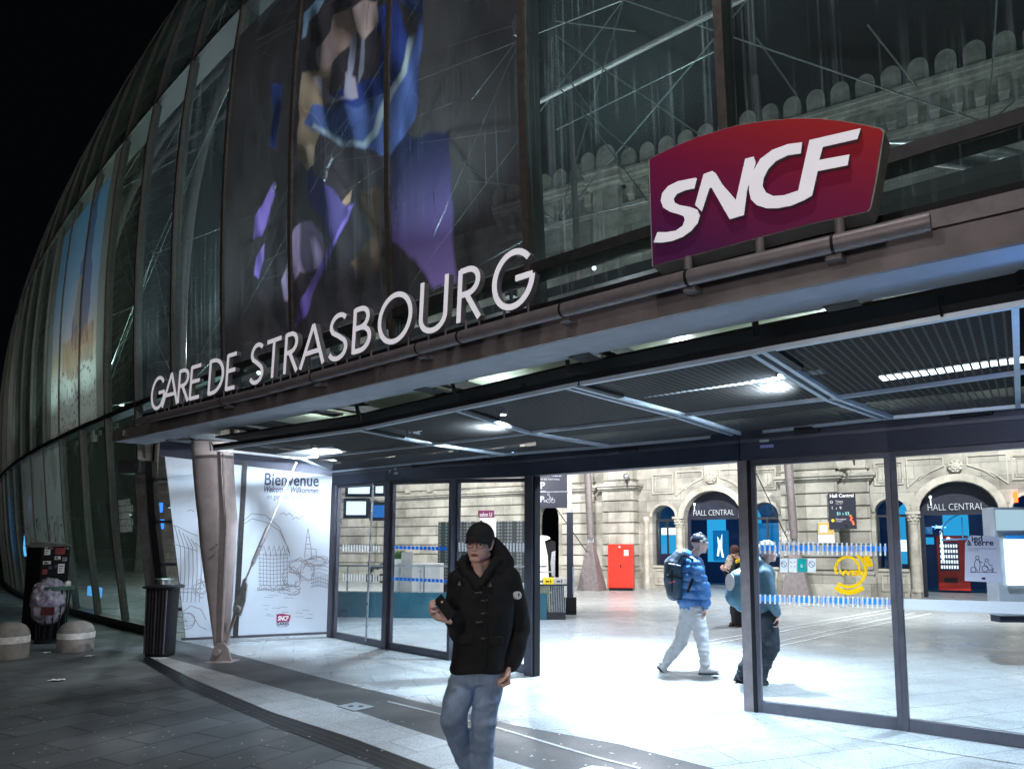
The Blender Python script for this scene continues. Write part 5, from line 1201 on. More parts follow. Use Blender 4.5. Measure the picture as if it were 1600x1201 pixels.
# rooms behind the arches, lit blue
for c in CEN[:3]:
    mb = MB(); bx(mb, c - 2.9, c + 2.9, -6.0, -5.9, 0, 4.3); bx(mb, c - 3.0, c - 2.9, -6, -.7, 0, 4.3); bx(mb, c + 2.9, c + 3.0, -6, -.7, 0, 4.3); bx(mb, c - 3, c + 3, -6, -.7, 4.3, 4.4); build(mb, 'inner_room', M['bluedeep'], HB)
    for dt in (-1.9, -.35, 1.2):
        mb = MB(); K = 10; tt = c + dt + .3; poly = [F(tt - .42, -5.88, .9 if dt < 0 else .1), F(tt + .42, -5.88, .9 if dt < 0 else .1)] + [F(tt + .42 * math.cos(a), -5.88, 2.7 + .6 * math.sin(a)) for a in np.linspace(0, math.pi, 9)]
        mb.prism(poly, HM * .03); build(mb, 'lit_window', M['cyanlit'] if dt != 1.2 else M['bluegl'], HB)
    lamp('inner_room_light', 'POINT', F(c, -3.4, 3.4), 60, (.12, .45, 1.), size=.3)
# details in the first module: bright shop panels in the small arch
c = CEN[0]
for (t0, t1, z0, z1, mt, nm, lab, cat) in ((c - 2.25, c - 1.42, 2.02, 2.28, M['whitelit'], 'lit_shop_sign', 'bright white lit panel behind the small left arch window', 'lit panel'),
                        (c - 2.27, c - 1.40, 1.3, 2.0, M['cyanlit'], 'lit_shop_display', 'cyan glowing shop display behind the small left arch window', 'lit display'),
                        (c + 1.42, c + 2.25, 1.2, 2.4, M['bluegl'], 'blue_display', 'dim blue display panel behind the small arch right of the first hall entrance', 'display')):
    mb = MB(); mb.box(t0, t1, -.9, -.8, z0, z1, F=F); tag(build(mb, nm, mt), lab, cat)
mb = MB(); t_, z_ = ht(1127, 890, -2.5); mb.box(t_ - .3, t_ + .3, -2.6, -2.5, 1.0, 2.2, F=F); o = build(mb, 'lit_poster_case', M['bluegl']); tag(o, 'dark blue poster case with a pale figure shape inside the first hall entrance', 'poster case')
mb = MB(); mb.ribbon([F(t_ + x * .2, -2.5, z) for x, z in ((-.6, 1.2), (-.3, 1.6), (-.5, 1.9), (0, 1.7), (.3, 2.0), (.1, 1.5), (.4, 1.15))], HM, .07, .01); build(mb, 'poster_print', M['whitelit'], o)
# second module: vending machine, star lamp, tube, lit arch
c = CEN[1]
vx, vz = ht(1491, 905, -3.2); VM_ = thing('vending_machine', F(vx, -3.2, 0), 'red vending machine with rows of lit drinks inside the right hall entrance', 'vending machine')
mb = MB(); mb.box(vx - .48, vx + .48, -3.9, -3.2, .08, 1.95, F=F); build(mb, 'cabinet', M['red'], VM_, bevel=.02)
mb = MB(); mb.box(vx - .40, vx + .18, -3.198, -3.185, .75, 1.72, F=F); build(mb, 'display_window', M['bluedeep'], VM_)
for r_ in range(5):
    mb = MB()
    for k in range(7): mb.box(vx - .37 + k * .078, vx - .32 + k * .078, -3.18, -3.15, .82 + r_ * .18, .93 + r_ * .18, F=F)
    o = build(mb, 'bottle_row', em('bottle_row', (.8, .95, 1.), 1.4), VM_)
mb = MB(); mb.box(vx - .3, vx + .1, -3.184, -3.17, .35, .5, F=F); build(mb, 'delivery_slot', M['steel_dark'], VM_); mb = MB(); mb.tube([F(vx - .1, -3.19, 1.84), F(vx - .1, -3.17, 1.84)], .06, 14); addtext(mb, 'boissons', .07, F(vx, -3.19, 1.81), HU, up(1), HM, .002); build(mb, 'emblem', em('vend_emblem', (.9, .95, 1), 2), VM_)
sx_, sz_ = ht(1467, 823, -2.5); mb = MB()
for a in (0, .9, 2.0, 2.8): 
    d_ = HU * math.cos(a) + up(math.sin(a) * .35); mb.tube([F(sx_, -2.5, sz_) - d_ * .22, F(sx_, -2.5, sz_) + d_ * .22], [.006, .006], 6)
mb.sphere(F(sx_, -2.5, sz_), .06, 10, 6, sc=(2, 1, .6)); o = build(mb, 'blue_lamp', em('blue_lamp', (.12, .3, 1.), 7)); tag(o, 'small blue star-shaped lamp hanging inside the right hall entrance', 'lamp')
tx_, tz_ = ht(1474, 880, -2.8); mb = MB(); mb.tube([F(tx_, -2.8, 1.1), F(tx_ - .02, -2.8, 2.1)], .035, 8); o = build(mb, 'light_tube', M['whitelit']); tag(o, 'vertical white light tube beside the red vending machine', 'light')
mb = MB(); q_ = [F(c + .35 + .9 * math.cos(a), -1.2, 1.75 + .9 * math.sin(a)) for a in np.linspace(math.pi * .93, math.pi * .5, 9)] + [F(c + .35 + k * .1, -1.2, 2.65) for k in (1, 4)]
mb.ribbon(q_, HM, .05, .04); mb.ribbon([F(c - .5, -1.2, 1.78), F(c + .9, -1.2, 1.86)], HM, .05, .04); mb.ribbon([F(c + .1, -1.2, 1.8), F(c + .1, -1.2, 2.5)], HM, .04, .04); o = build(mb, 'glazed_arch_frame', M['bluegl']); tag(o, 'thin blue glazing frame with a quarter arch inside the right hall entrance', 'frame')
for (x0, x1, y0, y1, d, mt, nm, lb) in ((1394, 1418, 843, 861, -.7, M['whitelit'], 'white_notice', 'bright notice in the small window left of the right hall entrance'), (1447, 1459, 839, 850, -1.5, M['cyanlit'], 'blue_notice', 'small pale blue notice on the inner wall of the right hall entrance'), (1446, 1457, 823, 834, -1.5, M['bluegl'], 'blue_notice', 'upper small blue notice on the inner wall of the right entrance')):
    a_, za = ht(x0, y1, d); b_, zb = ht(x1, y0, d); mb = MB(); mb.box(a_, b_, d - .03, d, za, zb, F=F); tag(build(mb, nm, mt), lb, 'notice')
# window signs lights: red display at far right
for k, (px, py) in enumerate(((1587, 776),)):
    a_, z_ = ht(px, py, .1); mb = MB(); mb.box(a_ - .05, a_ + .05, .1, .13, z_ - .16, z_ + .16, F=F); tag(build(mb, 'red_display', em('red_led', (1., .12, .02), 5)), 'small red lit sign under the arch at the right edge', 'sign')
# wall lantern and camera on piers
def wall_cam(px, py, d, lab):
    a_, z_ = ht(px, py, d); o = thing('wall_lantern', F(a_, d, z_), lab, 'lantern'); mb = MB(); mb.tube([F(a_, d - .25, z_), F(a_, d, z_)], .03, 8); build(mb, 'arm', M['steel_dark'], o)
    mb = MB(); mb.sphere(F(a_, d + .05, z_ + .04), .12, 12, 8); build(mb, 'globe', M['alu'], o, smooth=True); mb = MB(); mb.tube([F(a_, d, z_ - .05), F(a_ + .03, d, z_ - .3)], [.05, .02], 8); build(mb, 'bracket', M['steel_dark'], o)
wall_cam(979, 746, .85, 'grey wall lantern on the pier above the red cabinet'); wall_cam(1333, 712, 1.0, 'grey wall lantern on the pier above the dark direction sign')
# ================================================================ hall floor objects
def cone_column(px, py, py_top, tpx, lab, rodpx):
    g = G(px, py); Y = g.y; o = thing('hall_column', g, lab, 'column', 'slanting steel columns of the hall')
    h = B(px, py_top, Y).z; mb = MB(); s0, s1 = .44, .10
    c0 = g; c1 = g + up(h) + Vector((-.03, 0, 0)); ux = HU; uy = HM
    mb.hexa([c0 + ux * a * s0 + uy * b * s0 * .8 for a, b in ((-1, -1), (1, -1), (1, 1), (-1, 1))] + [c1 + ux * a * s1 + uy * b * s1 for a, b in ((-1, -1), (1, -1), (1, 1), (-1, 1))]); build(mb, 'base', M['steel_brown'], o, bevel=.01)
    mb = MB(); mb.tube([c1, c1 + up(.12)], .06, 10); mb.boxv(c1 + Vector((-.1, -.02, -.02)), (.2, 0, 0), (0, .04, 0), (0, 0, .16)); build(mb, 'joint', M['alu'], o)
    top = B(tpx[0], tpx[1], Y); p0 = c1 + up(.14); d = (top - p0); mb = MB(); mb.tube([p0, p0 + d * .03, p0 + d * .5, p0 + d * 1.0], [.12, .135, .135, .10], 14); build(mb, 'shaft', M['steel_brown'], o, smooth=True); lamp('shaft_fill_light', 'SPOT', p0 + Vector((.1, -.5, 0)), 260, (.95, 1., .9), p0 + d, .05, spot=30)  # added spot, no fitting, brightens the shaft from below
    a = B(rodpx[0][0], rodpx[0][1], Y - .3); b = B(rodpx[1][0], rodpx[1][1], Y - .3); mb = MB(); mb.tube([a, a + (b - a) * 2.2], .018, 6); build(mb, 'tie_rod', M['steel_dark'], o)
cone_column(925, 922, 847, (889, 120), 'slanting hall column on a pyramid base left of the red cabinet', ((917, 862), (869, 794)))
cone_column(1246, 932, 848, (1181, 120), 'slanting hall column on a pyramid base in front of the middle pier', ((1232, 845), (1182, 740)))
# red cabinet
g = G(966, 922.5); rc = thing('red_cabinet', g, 'tall bright red metal cabinet standing against the stone pier', 'cabinet')
CX = lambda a, b, z: g + Vector((math.cos(R(-12)), math.sin(R(-12)), 0)) * a + Vector((math.sin(R(-12)) * -1, math.cos(R(-12)), 0)) * b + up(z)
mb = MB(); mb.box(-.36, .54, 0, .55, .10, 1.66, F=CX); build(mb, 'body', M['red'], rc, bevel=.01)
mb = MB(); mb.box(.03, .53, -.012, -.002, .13, 1.63, F=CX); build(mb, 'door', M['red'], rc); mb = MB(); mb.box(-.32, .5, .03, .5, 0, .098, F=CX); build(mb, 'feet', M['black'], rc)
mb = MB(); mb.box(.22, .38, -.016, -.013, 1.25, 1.45, F=CX); build(mb, 'notice', M['white'], rc); mb = MB(); mb.box(.07, .11, -.02, -.013, .82, .92, F=CX); build(mb, 'handle', M['black'], rc)
mb = MB(); mb.tube([CX(.06, -.013, 1.56), CX(.06, -.016, 1.56)], .035, 12); build(mb, 'round_label', M['white'], rc)
# red post
g2 = G(898, 915); rp = thing('red_post', g2, 'thin red post with a dark cap in front of the stone wall', 'post'); mb = MB(); mb.tube([g2, g2 + up(.85)], .035, 8); build(mb, 'post', M['red'], rp); mb = MB(); mb.box(g2.x - .14, g2.x + .14, g2.y - .1, g2.y + .1, .85, .97); build(mb, 'cap', M['black'], rp)
# parking / rental sign on a dark mast
g3 = G(889, 960); Y3 = g3.y; ps = thing('direction_sign', g3, 'dark blue sign with parking symbols and the words ocation voitures on a mast', 'sign')
mb = MB(); mb.boxv(B(886, 960, Y3), (B(896, 960, Y3) - B(886, 960, Y3)), (0, .12, 0), up(B(889, 800, Y3).z)); build(mb, 'mast', M['navy'], ps)
mb = MB(); mb.boxv(B(887, 800, Y3) + Vector((0, .02, 0)), (B(893, 800, Y3) - B(887, 800, Y3)), (0, .08, 0), up(1.6)); build(mb, 'upper_mast', M['alu'], ps)
mb = MB(); mb.boxv(B(882, 961, Y3) + Vector((0, -.03, -.01)), (.28, 0, 0), (0, .2, 0), up(.42)); build(mb, 'foot', M['black'], ps)
q0, q1 = B(838, 793, Y3), B(886, 731, Y3); mb = MB(); mb.boxv(Vector((q0.x, Y3 - .02, q0.z)), (q1.x - q0.x, 0, 0), (0, .06, 0), up(q1.z - q0.z + .25)); build(mb, 'panel', M['navy'], ps)
mb = MB(); n_ = Vector((0, -1, 0)); X1 = Vector((1, 0, 0)); P_ = lambda x, y: B(x, y, Y3 - .025)
addtext(mb, 'ocation voitures', .15, P_(844, 744), X1, up(1), n_, .001, width=.50, offset=.002); addtext(mb, 'car rental  Autovermietung', .07, P_(845, 749.5), X1, up(1), n_, .001, width=.44)
addtext(mb, 'P', .22, P_(844, 763), X1, up(1), n_, .001, offset=.006); addtext(mb, 'P', .20, P_(843.5, 784), X1, up(1), n_, .001, offset=.006); addtext(mb, '4h', .08, P_(849, 784), X1, up(1), n_, .001)
mb.ribbon([P_(843, 767), P_(853, 767)], n_, .012, .001); mb.ribbon([P_(839, 768.5), P_(886, 767.5)], n_, .012, .001)
for cx in (857, 864): mb.ribbon([P_(cx + 3 * math.cos(a), 782 + 3 * math.sin(a)) for a in np.linspace(0, 6.0, 12)], n_, .008, .001, closed=True)
mb.ribbon([P_(857, 782), P_(860, 777), P_(864, 782), P_(863, 776)], n_, .01, .001); mb.ribbon([P_(858, 771 + 3), P_(860, 777)], n_, .012, .001); mb.ribbon([P_(857 + 1.6 * math.cos(a), 772 + 1.6 * math.sin(a)) for a in np.linspace(0, 6.0, 8)], n_, .006, .001, closed=True)
build(mb, 'lettering', M['wtext'], ps)
# grille bin with yellow and grey lids
g4 = G(841, 968); Y4 = g4.y; gb = thing('recycling_bin', B(863, 968, Y4), 'grey slatted recycling bin with yellow and white lids behind the door post', 'bin')
x0, x1 = B(840, 968, Y4).x, B(884, 968, Y4).x; zt = B(840, 905, Y4).z
mb = MB(); mb.box(x0, x1, Y4, Y4 + .5, 0, .16); build(mb, 'plinth', M['steel_dark'], gb)
mb = MB(); 
for k in range(16): x = x0 + .015 + (x1 - x0 - .03) * k / 15; mb.bar((x, Y4, .16), (x + .02, Y4 - .01, zt - .12), .012, .012, up=(0, 1, 0))
build(mb, 'slats', M['alu'], gb)
mb = MB(); mb.box(x0 + .03, x0 + .27, Y4 + .04, Y4 + .4, .17, zt - .15); build(mb, 'bag', pm('yellow_green_bag', (.42, .45, .08), .3, 0, .3, 14, .5, 20), gb); mb = MB(); mb.box(x0 + .3, x1 - .03, Y4 + .04, Y4 + .4, .17, zt - .15); build(mb, 'bag', pm('dark_bag', (.06, .07, .07), .3, 0, .4, 14, .5, 20), gb)
for a, b, mt in ((0, .12, M['white']), (.125, .36, M['yellow']), (.365, (x1 - x0), pm('lid_grey', (.45, .44, .40), .5, 0, .1))):
    mb = MB(); mb.box(x0 + a - .02, x0 + b + .02 if b > .5 else x0 + b, Y4 - .03, Y4 + .45, zt - .10, zt + .03); build(mb, 'lid', mt, gb, bevel=.006)
    mb = MB(); mb.ribbon([Vector((x0 + a + .05, Y4 - .031, zt - .04)), Vector((x0 + min(a + .13, b - .02), Y4 - .031, zt - .04))], (0, -1, 0), .03, .002); mb.ribbon([Vector((x0 + min(a + .16, b - .015), Y4 - .031, zt - .07)), Vector((x0 + min(a + .16, b - .015), Y4 - .031, zt))], (0, -1, 0), .02, .002); build(mb, 'lid_marking', M['black'], gb)
mb = MB(); mb.box(x0 - .02, x1 + .03, Y4 - .035, Y4 + .46, zt - .135, zt - .105); build(mb, 'rim', M['steel_dark'], gb)
# white booth in the dark archway
q = B(848, 912, 20); wb = thing('white_booth', G(850, 925), 'white curved booth with a dark opening standing in the archway behind the recycling bin', 'booth')
Yb = G(850, 925).y
def bpoly(pts, y0, th, nm, mat): mb = MB(); mb.prism([B(x, y, Yb + y0) for x, y in pts], (0, th, 0)); build(mb, nm, mat, wb, bevel=.01)
bpoly([(838, 924), (858, 924), (856, 870), (851, 845), (860, 841), (858, 838), (848, 836), (838, 838)], 0, .8, 'shell', M['white']); bpoly([(858, 924), (868, 924), (868, 846), (861, 844), (851, 845), (856, 870)], .15, .6, 'opening', M['black']); bpoly([(862, 900), (867, 900), (868, 860), (862, 862), (860, 880)], .05, .08, 'side_glass', M['alu'])
mb = MB(); mb.bar(B(838, 893, Yb - 1), B(868, 893, Yb - 1), .04, .04); mb.bar(B(866, 893, Yb - 1), B(866, 930, Yb - 1), .04, .04, up=(0, 1, 0)); tag(build(mb, 'barrier_rail', M['alu']), 'thin metal rail in front of the white booth', 'railing')
# dark directional panel on the middle pier
mb = MB(); a_, za = ht(1299, 824, .82); b_, zb = ht(1334, 770, .82)
hs = thing('hall_sign', F(a_, .8, za), 'dark blue Hall Central direction panel fixed to the middle stone pier', 'sign')
mb.box(a_ - .06, b_ + .04, .77, .83, za - .05, zb + .02, F=F); build(mb, 'panel', M['navy'], hs)
mb = MB(); tp = lambda x, y: hp(1170 + x / 4.804, 680 + y / 4.804, .835); 
addtext(mb, 'Hall Central', .155, tp(607, 466), HU, up(1), HM, .001, width=.70, offset=.004); addtext(mb, 'Trains', .09, tp(650, 502), HU, up(1), HM, .001); addtext(mb, 'Trains / Züge', .04, tp(650, 515), HU, up(1), HM, .001)
addtext(mb, '1  ›  9', .13, tp(618, 555), HU, up(1), HM, .001); addtext(mb, 'Consignes', .075, tp(652, 634), HU, up(1), HM, .001); addtext(mb, 'Left luggage', .04, tp(652, 648), HU, up(1), HM, .001)
mb.ribbon([tp(620 + 9 * math.cos(a), 500 + 9 * math.sin(a)) for a in np.linspace(0, 6, 10)], HM, .012, .001, closed=True)
build(mb, 'lettering', M['wtext'], hs)
mb = MB(); addtext(mb, '51 › 53', .13, tp(660, 597), HU, up(1), HM, .001, offset=.003); build(mb, 'cyan_lettering', pm('cyan_lettering', (.3, .8, .85), .5, 0, 0), hs)
mb = MB(); mb.tube([tp(631, 638), tp(631, 638) + HM * .004], .05, 12); build(mb, 'yellow_dot', M['yellow'], hs)
mb = MB(); 
for (x, y) in ((772, 605), (780, 620), (776, 635), (790, 650), (795, 665)): mb.sphere(tp(x, y) + HM * .3, .03, 8, 5)
tag(build(mb, 'red_lights', em('red_lights', (1., .10, .03), 5)), 'cluster of small red lights beside the dark Hall Central panel', 'lights')
# notice with yellow frame
mb = MB(); a_, za = ht(1278, 848, .9); b_, zb = ht(1302, 815, .9); nb = thing('pier_notice', F(a_, .9, za), 'white and ochre notice on the pier below the dark Hall Central panel', 'notice')
mb.box(a_, b_, .78, .80, za, zb, F=F); build(mb, 'sheet', M['white'], nb); mb = MB(); mb.box(a_ + .01, b_ - .01, .801, .81, za + (zb - za) * .42, zb - .01, F=F); build(mb, 'print', pm('ochre', (.62, .42, .12), .5, 0, .2, 10), nb)
mb = MB(); mb.box(a_ + .06, b_ - .2, .811, .815, za + (zb - za) * .5, zb - .1, F=F); build(mb, 'print', M['white'], nb)
for x0, x1, y0, y1, tt in ((1215, 1238, 832, 847, 'GRA'),):
    mb = MB(); p = hp(1217, 834, .8); addtext(mb, 'GRAND', .16, p, HU, up(1), HM, .004); addtext(mb, 'PLACE', .16, p - up(.2), HU, up(1), HM, .004)
    tag(build(mb, 'white_lettering', M['wtext']), 'two lines of white lettering beside the slanting column of the middle pier', 'lettering')
# information totem at the right edge
Yt = 9.2; it = thing('information_totem', B(1595, 975, Yt), 'grey information totem with a blank lit white screen at the right edge', 'totem')
def tq(x0, x1, y0, y1, yy, th, nm, mat, bv=.0):
    a, b = B(x0, y1, Yt + yy), B(x1, y0, Yt + yy); mb = MB(); mb.boxv(a, (b.x - a.x, 0, 0), (0, th, 0), up(b.z - a.z)); build(mb, nm, mat, it, bevel=bv)
for px_, py_ in ((229, 800), (231, 826)):
    a = B(px_, py_, 14.5); mb = MB(); mb.boxv(a, (.32, 0, 0), (0, .03, 0), up(.2)); tag(build(mb, 'small_blue_screen', em('small_blue', (.05, .25, .9), 1.6)), 'small blue screen glimpsed through the jamb glass, %s of two' % ('upper' if py_ < 810 else 'lower'), 'screen')
tq(1563, 1720, 792, 962, .05, .25, 'body', pm('totem_grey', (.34, .36, .40), .4, .1, .1), .01); tq(1563, 1720, 962, 972, .08, .2, 'plinth', M['navy']); tq(1576, 1700, 842, 914, .0, .04, 'screen', M['whitelit']); tq(1574, 1704, 836, 841, .0, .04, 'blue_trim', M['bluesticker']); tq(1560, 1600, 796, 828, .0, .04, 'lit_panel', em('pale_lit', (.55, .80, .95), .8))
# ---------------- left part of the hall: screens, kiosk wall, counter with glass rail, planter, tables
scr = [((534, 752), (578, 785), 'upper'), ((530, 790), (575, 812), 'lower')]
def screen(x0, y0, x1, y1, lab, mt, Y=17.):
    o = thing('departure_screen', B(x0, y1, Y), lab, 'screen', 'hanging information screens'); a, b = B(x0, y1, Y), B(x1, y0, Y)
    mb = MB(); mb.boxv(a - Vector((.08, 0, .08)), (b.x - a.x + .16, 0, 0), (0, .12, 0), up(b.z - a.z + .16)); build(mb, 'housing', M['navy'], o, bevel=.01)
    mb = MB(); mb.boxv(a + Vector((0, -.012, 0)), (b.x - a.x, 0, 0), (0, .01, 0), up(b.z - a.z)); build(mb, 'screen', mt, o)
sw_ = em('screen_white', (.62, .85, 1.), 1.6); sb_ = em('screen_blue', (.02, .16, .55), 1.)
screen(544, 753, 578, 771, 'upper bright white departure screen behind the narrow left door', sw_); screen(541, 783, 572, 804, 'lower bright white departure screen behind the narrow left door', sw_); screen(587, 752, 599, 770, 'small white screen cut by the left door post, high up', sw_)
screen(582, 789, 606, 808, 'dark blue screen beside the lower white departure screen', sb_)
Yk = 20.; a, b = B(683, 935, Yk), B(826, 815, Yk); kw = thing('perforated_kiosk', Vector(((a.x + b.x) / 2, Yk, 0)), 'dark grey perforated kiosk wall behind the man in black', 'kiosk')
m, t, bs = nt('perforated_metal'); L = t.links.new; geo = N(t, 'ShaderNodeNewGeometry'); mp = N(t, 'ShaderNodeMapping'); mp.inputs['Scale'].default_value = (11, 11, 11); L(geo.outputs['Position'], mp.inputs[0]); vo = N(t, 'ShaderNodeTexVoronoi'); vo.inputs['Scale'].default_value = 1; vo.inputs['Randomness'].default_value = .0; L(mp.outputs[0], vo.inputs['Vector'])
cr = N(t, 'ShaderNodeValToRGB'); cr.color_ramp.interpolation = 'CONSTANT'; cr.color_ramp.elements[0].color = (.34, .36, .38, 1); cr.color_ramp.elements[1].position = .42; cr.color_ramp.elements[1].color = (.11, .12, .13, 1); L(vo.outputs['Distance'], cr.inputs[0]); L(cr.outputs[0], bs.inputs['Base Color']); bs.inputs['Roughness'].default_value = .4; bs.inputs['Metallic'].default_value = .4
mb = MB(); mb.boxv((a.x, Yk, .5), (b.x - a.x, -.8, 0), (.3, 1.6, 0), up(b.z - .5)); build(mb, 'wall', m, kw); mb = MB(); mb.boxv((a.x - .03, Yk - .05, 0), (b.x - a.x + .06, -.8, 0), (.3, 1.7, 0), up(.498)); build(mb, 'plinth', M['steel_dark'], kw)
mb = MB(); mb.boxv((B(706, 850, Yk - .4).x, Yk - .45, 0), (.12, 0, 0), (0, .12, 0), up(4.5)); tag(build(mb, 'blue_pole', M['navy']), 'slim dark blue pole in front of the perforated kiosk', 'pole')
mb = MB(); a, b = B(747, 808, Yk - .8), B(772, 797, Yk - .8); mb.boxv(a, (b.x - a.x, 0, 0), (0, .04, 0), up(b.z - a.z)); ss = build(mb, 'shop_sign', pm('plum_sign', (.16, .01, .08), .4, 0, .05)); tag(ss, 'small plum sign with white letters above the man in black', 'sign')
mb = MB(); addtext(mb, 'salon U', .16, a + Vector((.04, -.003, .03)), X1, up(1), n_, .001, width=.34); build(mb, 'lettering', M['wtext'], ss)
mb = MB(); mb.boxv(Vector((a.x + .06, Yk - .79, 1.3)), (b.x - a.x, 0, 0), (0, .03, 0), up(a.z - 1.3 - .02)); build(mb, 'white_banner', M['white'], ss)
# counter / stairwell parapet with glass rail
Yc = 15.5; mb = MB(); a, b = B(400, 935, Yc), B(826, 935, Yc); zt_ = B(600, 926, Yc).z; tealw = pm('teal_parapet', (.03, .10, .14), .12, 0, .2, 2)
sp_ = thing('stair_parapet', Vector(((a.x + b.x) / 2, Yc, 0)), 'teal blue parapet with a glass and steel railing behind the left doors', 'railing')
mb.boxv((a.x, Yc + .6, 0.004), (b.x - a.x + .4, -.9, 0), (.1, .3, 0), up(zt_)); build(mb, 'parapet', tealw, sp_)
zr_ = B(600, 884, Yc).z
mb = MB(); mb.bar((a.x, Yc + .6, zr_), (b.x + .4, Yc - .3, zr_), .05, .04); build(mb, 'hand_rail', M['alu'], sp_)
for k in range(9):
    x = a.x + .2 + k * .85; mb = MB(); mb.boxv((x, Yc + .6 - .9 * (k * .85 + .2) / (b.x - a.x), zt_), (.03, 0, 0), (0, .04, 0), up(zr_ - zt_)); build(mb, 'baluster', M['alu'], sp_)
mb = MB(); mb.add([(a.x, Yc + .63, zt_), (b.x + .4, Yc - .27, zt_), (b.x + .4, Yc - .27, zr_ - .03), (a.x, Yc + .63, zr_ - .03)], [(0, 1, 2, 3)]); build(mb, 'glass', M['glassdoor'], sp_)
# white folding counter behind rail
mb = MB(); 
for k in range(4):
    pass
Yw = 18.5; a, b = B(608, 915, Yw), B(690, 880, Yw); wc = thing('white_counter', Vector((a.x, Yw, 0)), 'long low white counter with grey end piece behind the railing', 'counter')
mb = MB(); mb.boxv((a.x, Yw, 0.004), (b.x - a.x, -.2, 0), (0, .6, 0), up(b.z)); build(mb, 'front', M['white'], wc, bevel=.01)
for f in (.35, .68): mb = MB(); mb.boxv((a.x + (b.x - a.x) * f, Yw - .205 * f - .004, .05), (.02, 0, 0), (0, .006, 0), up(b.z - .1)); build(mb, 'panel_joint', M['steel_dark'], wc)
mb = MB(); mb.boxv((a.x + .35, Yw - .2, .004), (.28, 0, 0), (0, .15, 0), up(b.z + .3)); build(mb, 'end_piece', pm('grey_box', (.42, .43, .44), .5), wc)
pl = thing('planter', B(622, 872, Yw - .3), 'narrow planter of upright green leaves on the white counter', 'plant')
mb = MB(); q = B(613, 874, Yw - .02); mb.box(q.x, q.x + .34, Yw + .05, Yw + .3, b.z, b.z + .12); build(mb, 'trough', M['white'], pl)
random.seed(5); mb = MB()
for k in range(90):
    x = q.x + .02 + random.random() * .3; y = Yw + .07 + random.random() * .2; h = random.uniform(.14, .26); dx = random.uniform(-.05, .05); dy = random.uniform(-.03, .03); z0 = b.z + .12
    mb.add([(x - .008, y, z0), (x + .008, y, z0), (x + .012 + dx * .5, y + dy * .5, z0 + h * .6), (x + dx, y + dy, z0 + h), (x - .012 + dx * .5, y + dy * .5, z0 + h * .6)], [(0, 1, 2, 3, 4)])
build(mb, 'leaves', pm('leaf_green', (.05, .16, .05), .5, 0, .4, 20), pl, recalc=False)
# scooter-like dark shape behind narrow door & far windows
Yq = 19.; mt_ = thing('parked_scooter', G(585, 912), 'dark parked scooter seen through the narrow left door', 'scooter'); ys = G(585, 912).y
P_ = lambda x, y, dy=0: B(x, y, ys + dy)
for x in (577, 596): 
    c_ = P_(x, 903); mb = MB(); pts_ = [c_ + Vector((.15 * math.cos(k * .393), 0, .15 * math.sin(k * .393))) for k in range(17)]; mb.tube(pts_, .045, 8, cap=False); build(mb, 'wheel', M['black'], mt_, smooth=True)
mb = MB(); mb.tube([P_(577, 895), P_(583, 885), P_(590, 886), P_(598, 883), P_(600, 890)], [.05, .11, .10, .12, .05], 10); build(mb, 'body', M['black'], mt_, smooth=True); mb = MB(); mb.tube([P_(577, 898), P_(575, 880), P_(573, 877)], .02, 8); mb.tube([P_(573, 877, -.2), P_(573, 877, .2)], .018, 8); build(mb, 'fork', M['steel_dark'], mt_)
cone_column(546, 905, 868, (553, 740), 'slanting hall column seen through the narrow left door', ((552, 870), (540, 835)))
for c in (-17.2, -20.4, -23.6, -27):
    mb = MB(); mb.ribbon([F(c - .66, -.3, .85), F(c + .66, -.3, .85), F(c + .66, -.3, 2.7)] + [F(c + .66 * math.cos(a), -.3, 2.7 + .66 * math.sin(a)) for a in np.linspace(.2, math.pi - .2, 8)] + [F(c - .66, -.3, 2.7)], HM, .12, .05, closed=True); mb.ribbon([F(c, -.3, .9), F(c, -.3, 3.3)], HM, .07, .06)
    for z in (1.4, 2.0, 2.6): mb.ribbon([F(c - .6, -.3, z), F(c + .6, -.3, z)], HM, .05, .055)
    w_ = build(mb, 'window', M['white'], HB); mb = MB(); mb.box(c - .65, c + .65, -.5, -.45, .85, 3.3, F=F); build(mb, 'pane', M['navy'], w_)
